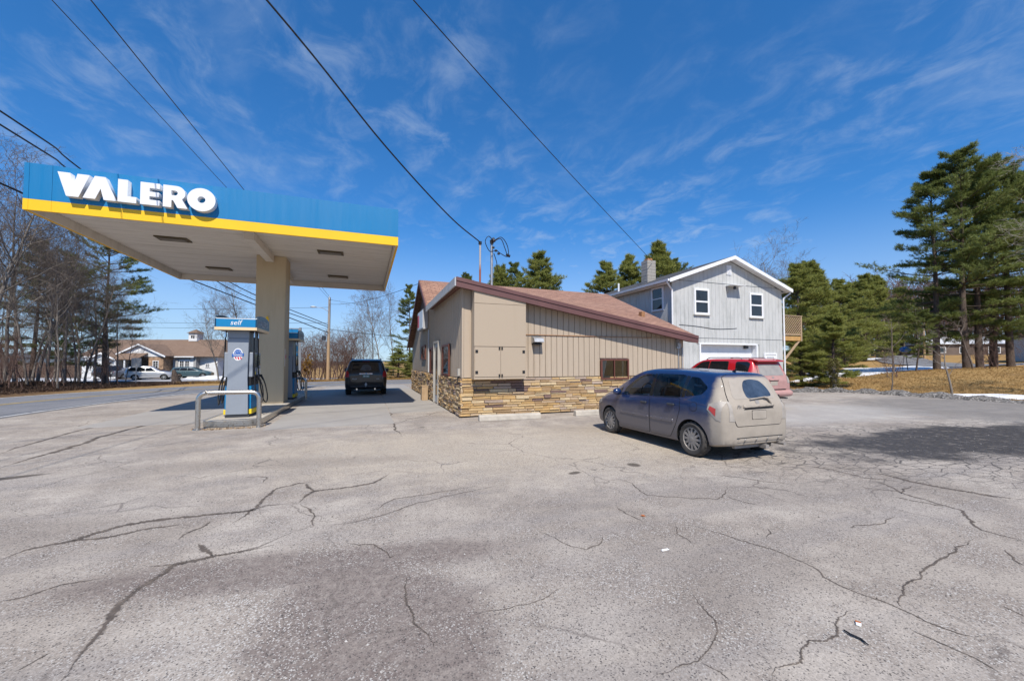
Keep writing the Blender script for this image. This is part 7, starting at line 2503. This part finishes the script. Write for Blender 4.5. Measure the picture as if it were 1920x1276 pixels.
# orange leaved bush by the pole
th, tn = bare_tree(97, 1.8, .03, .9, (9, 6, 4), .05, .4, twig=.005)
ol = thing('leafy_bush', 'small bush with dead orange leaves beyond the island rail', 'bush', (-4.6, 38.6, hz1(-4.6, 38.6)), 0)
link('stems', seg_mesh('stems', th, M['twig_red'], 4), None, ol)
pts = np.array([s[3:6] for s in tn[::2]])
V, F_ = tufts(pts, np.tile([0, 0, 1.0], (len(pts), 1)), np.random.default_rng(3), 3, .10, .035)
M['deadleaf'] = needle_mat('dead orange leaves', ((.24, .11, .02), (.32, .17, .03), (.20, .12, .03), (.40, .24, .05)))
link('leaves', fast_mesh('leaves', V, F_, M['deadleaf']), None, ol)
# ivy clad stump on the berm
iv = thing('ivy_stump', 'upright ivy clad tree stump at the gravel berm', 'stump', (25.0, 14.9, hz1(25.0, 14.9)), 0)
rg = random.Random(6)
MB().tube([(.0, 0, 0), (.02, .02, .5), (-.02, 0, 1.0), (.03, .02, 1.45)], [.16, .13, .12, .09], 10).build('stem', M['bark'], iv, smooth=60)
n_ = 700
rgn = np.random.default_rng(9)
a = rgn.uniform(0, 6.28, n_); zz = rgn.uniform(.1, 1.9, n_) ** 1.0
rr = .17 - .03 * zz + .12 * np.exp(-((zz - 1.5) / .3) ** 2)
pts = np.stack([rr * np.cos(a), rr * np.sin(a), zz], -1)
V, F_ = tufts(pts, np.stack([np.cos(a), np.sin(a), a * 0 - .3], -1), rgn, 2, .10, .03, 0)
M['ivy'] = needle_mat('brownish ivy', ((.12, .10, .035), (.16, .13, .045), (.10, .11, .03), (.22, .17, .07)))
link('leaves', fast_mesh('leaves', V, F_, M['ivy']), None, iv)
# dead grass and leaf litter along the edges, as real blades
rgn = np.random.default_rng(17)


def blades(name, label, n, sampler, L, W, mat):
    P = sampler(n)
    V, F_ = tufts(P, np.tile([0, 0, 1.2], (len(P), 1)), rgn, 3, L, W, .2)
    return tag(link(name, fast_mesh(name, V, F_, mat)), label, 'grass' if 'grass' in name else 'leaves', kind='stuff')


M['drygrass'] = needle_mat('dry grass', ((.30, .18, .065), (.42, .27, .10), (.35, .22, .085), (.50, .35, .16)))
M['litter'] = needle_mat('leaf litter', ((.06, .036, .026), (.11, .07, .048), (.085, .05, .035), (.19, .13, .09)))


def s_lawn(n):
    x = 25.6 + rgn.beta(1.0, 1.7, n) * 20; y = rgn.uniform(-2, 24, n)
    return np.stack([x, y, hz(x, y)], -1)


def s_wood(n):
    y = rgn.uniform(8, 46, n); x = -17.3 - rgn.beta(1, 1.6, n) * 8 + np.where(y > 30, (y - 30) * .55, 0)
    return np.stack([x, y, hz(x, y)], -1)


def s_far(n):
    x = rgn.uniform(-14, 12, n); y = 38.3 + rgn.beta(1, 2, n) * 10 + np.where(x < -6, (-x - 6) * -.0, 0)
    return np.stack([x, y, hz(x, y)], -1)


blades('lawn_grass', 'dead golden grass over the lawn mound', 22000, s_lawn, .09, .010, M['drygrass'])
blades('leaf_litter', 'dark leaf litter and twigs along the wooded roadside', 16000, s_wood, .16, .03, M['litter'])
blades('verge_grass', 'pale dry grass on the verge beyond the road', 9000, s_far, .22, .016, M['drygrass'])

# ================================================================ poles and wires
t = NT('utility pole wood'); s_ = t.sep(t.co('Object'))
n_ = t.noise(t.co('Object', scale=(14, 14, .8)), 2, 6, .7)
c = t.mix(t.rng(s_[2], 3.0, 5.0, 0, 1), t.ramp(n_, [(.3, (.33, .21, .11)), (.7, (.47, .33, .19))]), t.ramp(n_, [(.3, (.24, .21, .18)), (.7, (.38, .34, .30))]))
t.set(Base_Color=c, Roughness=.9); M['polewood'] = t.m


def utility_pole(x, y, h, label, lamp=True):
    p = thing('utility_pole', label, 'utility pole', (x, y, hz1(x, y)), 0)
    MB().cyl((0, 0, -.3), (.05, 0, h), .15, .10, 12).build('pole', M['polewood'], p, smooth=60)
    MB().cyl((.05, -.12, h - .2), (.05, -.12, h + .15), .03, .02, 8).build('insulator', M['label_white'], p, smooth=60)
    if lamp:
        arm = MB().tube([(0, -.1, h - 1.3), (-.5, -.2, h - 1.0), (-1.1, -.25, h - .95)], .022, 7).build('lamp_arm', M['galv'], p, smooth=60)
        hd = MB().lathe([(0, -.05), (.10, -.03), (.12, .02), (.05, .07), (0, .08)], 12, 'z')
        hd.v = [(x_ * 2.2 - 1.25, y_ - .25, z_ + h - .95) for x_, y_, z_ in hd.v]
        hd.build('lamp_head', M['label_white'], arm, smooth=60)
        MB().cyl((-.35, -.2, h - 3.9), (-.35, -.2, h - 3.5), .16, None, 12).build('cable_drum', M['dark'], p, smooth=50)
        MB().tube([(.11, 0, 0), (.12, 0, h - 3)], .03, 6).build('conduit', M['galv'], p)
    return p


utility_pole(-3.1, 39.6, 7.6, 'tan wooden utility pole with street lamp beyond the road')
utility_pole(79.0, 34.7, 9.5, 'pale utility pole behind the tall pines', False)
M['wire'] = simple('black cable', (.010, .010, .011), .55, var=.1)


def wire(label, pts, r, sag=0.0, n=30, wob=0.0):
    P = [np.array(p, float) for p in pts]
    if len(P) == 2:
        q = []
        for k in range(n + 1):
            t_ = k / n
            p = P[0] * (1 - t_) + P[1] * t_
            p[2] -= sag * 4 * t_ * (1 - t_)
            q.append(p)
        P = q
    else:
        P = list(catmull(pts, 8))
    o = MB().tube([tuple(p) for p in P], r, 6).build('power_line', M['wire'], smooth=180)
    return tag(o, label, 'cable')


top = (-3.05, 39.5, 7.45)
wire('thin wire from the pole top over the canopy, left of its pair', [(-11.0, -28, 11.9), (-6.45, 11.3, 9.5), (-3.10, 39.5, 7.40)], .010)
wire('thin wire from the pole top over the canopy, right of its pair', [(-9.3, -28, 11.9), (-5.66, 11.01, 9.5), (-3.0, 39.5, 7.50)], .014)
wire('thick black cable sweeping down to the rusty roof mast', [(-17, -5.5, 15.5), (-6.2, 5.15, 10.9), (-1.82, 8.45, 8.5), (.39, 10.2, 7.05), (2.4, 12.1, 6.18), (3.79, 13.5, 5.90)], .020)
wire('straight thin wire running down to the block chimney', [(-14, -4.0, 10.4), (.84, 8.04, 9.0), (17.35, 20.8, 8.15)], .013)
for k, (dz, lab) in enumerate(((0, 'upper cable of the bundle crossing behind the canopy'), (-.45, 'lower cable of the bundle crossing behind the canopy'))):
    wire(lab, [(-13.5, -2, 10.6 + dz), (-11.51, 18.12, 10.03 + dz), (-12.59, 24.38, 10.68 + dz), (-9.2, 33.0, 7.4 + dz), (-3.15, 39.5, 5.0 + dz * .4)], .03)
wire('heavy cable reaching the canopy corner from the wood', [(-18.0, 9, 8.9), (-12.28, 19.47, 8.04), (-12.4, 27.0, 7.6), (-3.1, 39.5, 4.3)], .035)
wire('service wire from the pole to the shop gable', [(-3.05, 39.5, 6.9), (2.6, 20.0, 5.6)], .012, .35)
wire('wire from the pole down the road to the right', [(-3.05, 39.5, 7.3), (60, 62, 5.5)], .012, .8)
wire('lower phone cable from the pole down the road', [(-3.05, 39.5, 4.6), (60, 62, 3.4)], .022, .9)
for k, z in enumerate((6.6, 5.2, 4.7)):
    wire(['top', 'middle', 'bottom'][k] + ' one of three far wires above the office roof', [(-3.1, 39.5, z), (-62, 78, z + 3.0)], .014, .5)

# ================================================================ roadside bits
rs_ = thing('road_sign', 'plain grey road sign seen from behind by the wood', 'sign', (-17.1, 40.3, hz1(-17.1, 40.3)), R(-18))
MB().cyl((0, 0, 0), (0, 0, 2.1), .03, None, 8).build('post', M['galv'], rs_)
MB().box(-.38, .38, -.015, .015, 1.35, 2.1).build('plate', M['galv'], rs_)
st = thing('tree_stump', 'broken dark stump standing at the road edge', 'stump', (-14.6, 40.6, hz1(-14.6, 40.6)), 0)
MB().tube([(0, 0, -.1), (0, .02, .3), (-.1, 0, .7), (-.18, .0, 1.15)], [.55, .30, .22, .10], 9).build('stem', M['bark_dark'], st, smooth=40)
MB().tube([(-.05, 0, .6), (.35, .05, .72)], [.14, .06], 7).build('broken_limb', M['bark_dark'], st)
bl = thing('blue_stand', 'small blue topped stand on the snow before the side street', 'stand', (50.9, 23.8, hz1(50.9, 23.8)), 0)
M['standblue'] = simple('bright blue plastic', (.03, .20, .50), .5, var=.1)
for a in (0, 2.1, 4.2): MB().cyl((.28 * math.cos(a), .28 * math.sin(a), 0), (.04 * math.cos(a), .04 * math.sin(a), 1.9), .02, None, 6).build('leg', M['dark'], bl)
MB().lathe([(0, 1.9), (.35, 1.95), (.45, 2.15), (.30, 2.4), (0, 2.45)], 14, 'z').build('top', M['standblue'], bl, smooth=40)

# litter on the asphalt
M['leaf'] = simple('orange leaf', (.45, .14, .04), .8, var=.2)
lf = MB()
pts = [(0, -.05), (.02, -.015), (.05, -.01), (.03, .015), (.035, .045), (0, .03), (-.035, .045), (-.03, .015), (-.05, -.01), (-.02, -.015)]
lf.prism([(x * .55, y * .55) for x, y in pts], 'z', .006, .009)
lf.v = [(x, y, z + .12 * abs(x)) for x, y, z in lf.v]
o = lf.build('fallen_leaf', M['leaf']); o.location = (2.85, 3.61, 0); o.rotation_euler = (0, 0, .6)
tag(o, 'single curled orange leaf lying in the middle of the lot', 'leaf')
cp = thing('crushed_packet', 'crushed orange and white packet on the asphalt', 'litter', (2.97, 1.67, .004), R(30))
cp.scale = (.75, .75, .8)
MB().hexa([(0, -.02, 0), (.035, -.018, 0), (.03, .022, 0), (0, .02, 0), (0, -.02, .014), (.03, -.012, .009), (.028, .02, .012), (.002, .018, .01)]).build('orange_half', M['leaf'], cp)
MB().hexa([(-.035, -.016, 0), (-.001, -.02, 0), (-.001, .02, 0), (-.03, .018, 0), (-.03, -.014, .01), (-.001, -.02, .013), (-.001, .018, .01), (-.028, .015, .008)]).build('white_half', M['label_white'], cp)
o = MB().tube([(0, .06, .008), (-.01, .02, .01), (.004, -.03, .008), (-.01, -.075, .007)], [.004, .006, .006, .003], 6).build('bark_twig', M['black']); o.location = (2.81, 1.6, .002)
tag(o, 'short black twig below the crushed packet', 'twig')
o = MB().hexa([(-.04, -.012, .004), (.045, -.008, .004), (.04, .012, .004), (-.035, .01, .004), (-.038, -.01, .01), (.04, -.006, .007), (.038, .01, .009), (-.03, .008, .012)]).build('paper_scrap', M['label_white']); o.location = (2.52, 2.90, 0)
tag(o, 'white paper scrap lying on the asphalt', 'litter')
# loose gravel over the lot
rgn = np.random.default_rng(23)
n_ = 2600
r_ = 1.4 + rgn.power(1.6, n_) * 13
a_ = rgn.uniform(R(5), R(140), n_)
x_, y_ = r_ * np.cos(a_), r_ * np.sin(a_)
s_ = rgn.uniform(.003, .009, n_)
keep = ~((x_ > 2.4) & (x_ < 11.4) & (y_ > 11)) & ~((x_ < -2.3) & (x_ > -4) & (y_ > 11.8))
x_, y_, s_ = x_[keep], y_[keep], s_[keep]
th = rgn.uniform(0, 6.28, len(x_))
V = []
for k in range(4):
    V.append(np.stack([x_ + s_ * np.cos(th + k * 1.57) * (1.3 if k % 2 else .8), y_ + s_ * np.sin(th + k * 1.57) * (1.3 if k % 2 else .8), np.zeros_like(x_) + .001], -1))
V.append(np.stack([x_, y_, s_ * 1.2], -1))
V = np.stack(V, 1).reshape(-1, 3)
b_ = (np.arange(len(x_)) * 5)[:, None]
F_ = np.stack([np.stack([b_[:, 0] + k, b_[:, 0] + (k + 1) % 4, b_[:, 0] + 4], -1) for k in range(4)], 1).reshape(-1, 3)
t = NT('loose stones'); t.set(Base_Color=t.ramp(t.island(), [(0, (.05, .045, .042)), (.4, (.16, .145, .13)), (.8, (.34, .32, .30)), (1, (.5, .48, .45))]), Roughness=.95)
tag(link('loose_gravel', fast_mesh('loose_gravel', V, F_, t.m)), 'loose gravel scattered over the asphalt lot', 'gravel', kind='stuff')
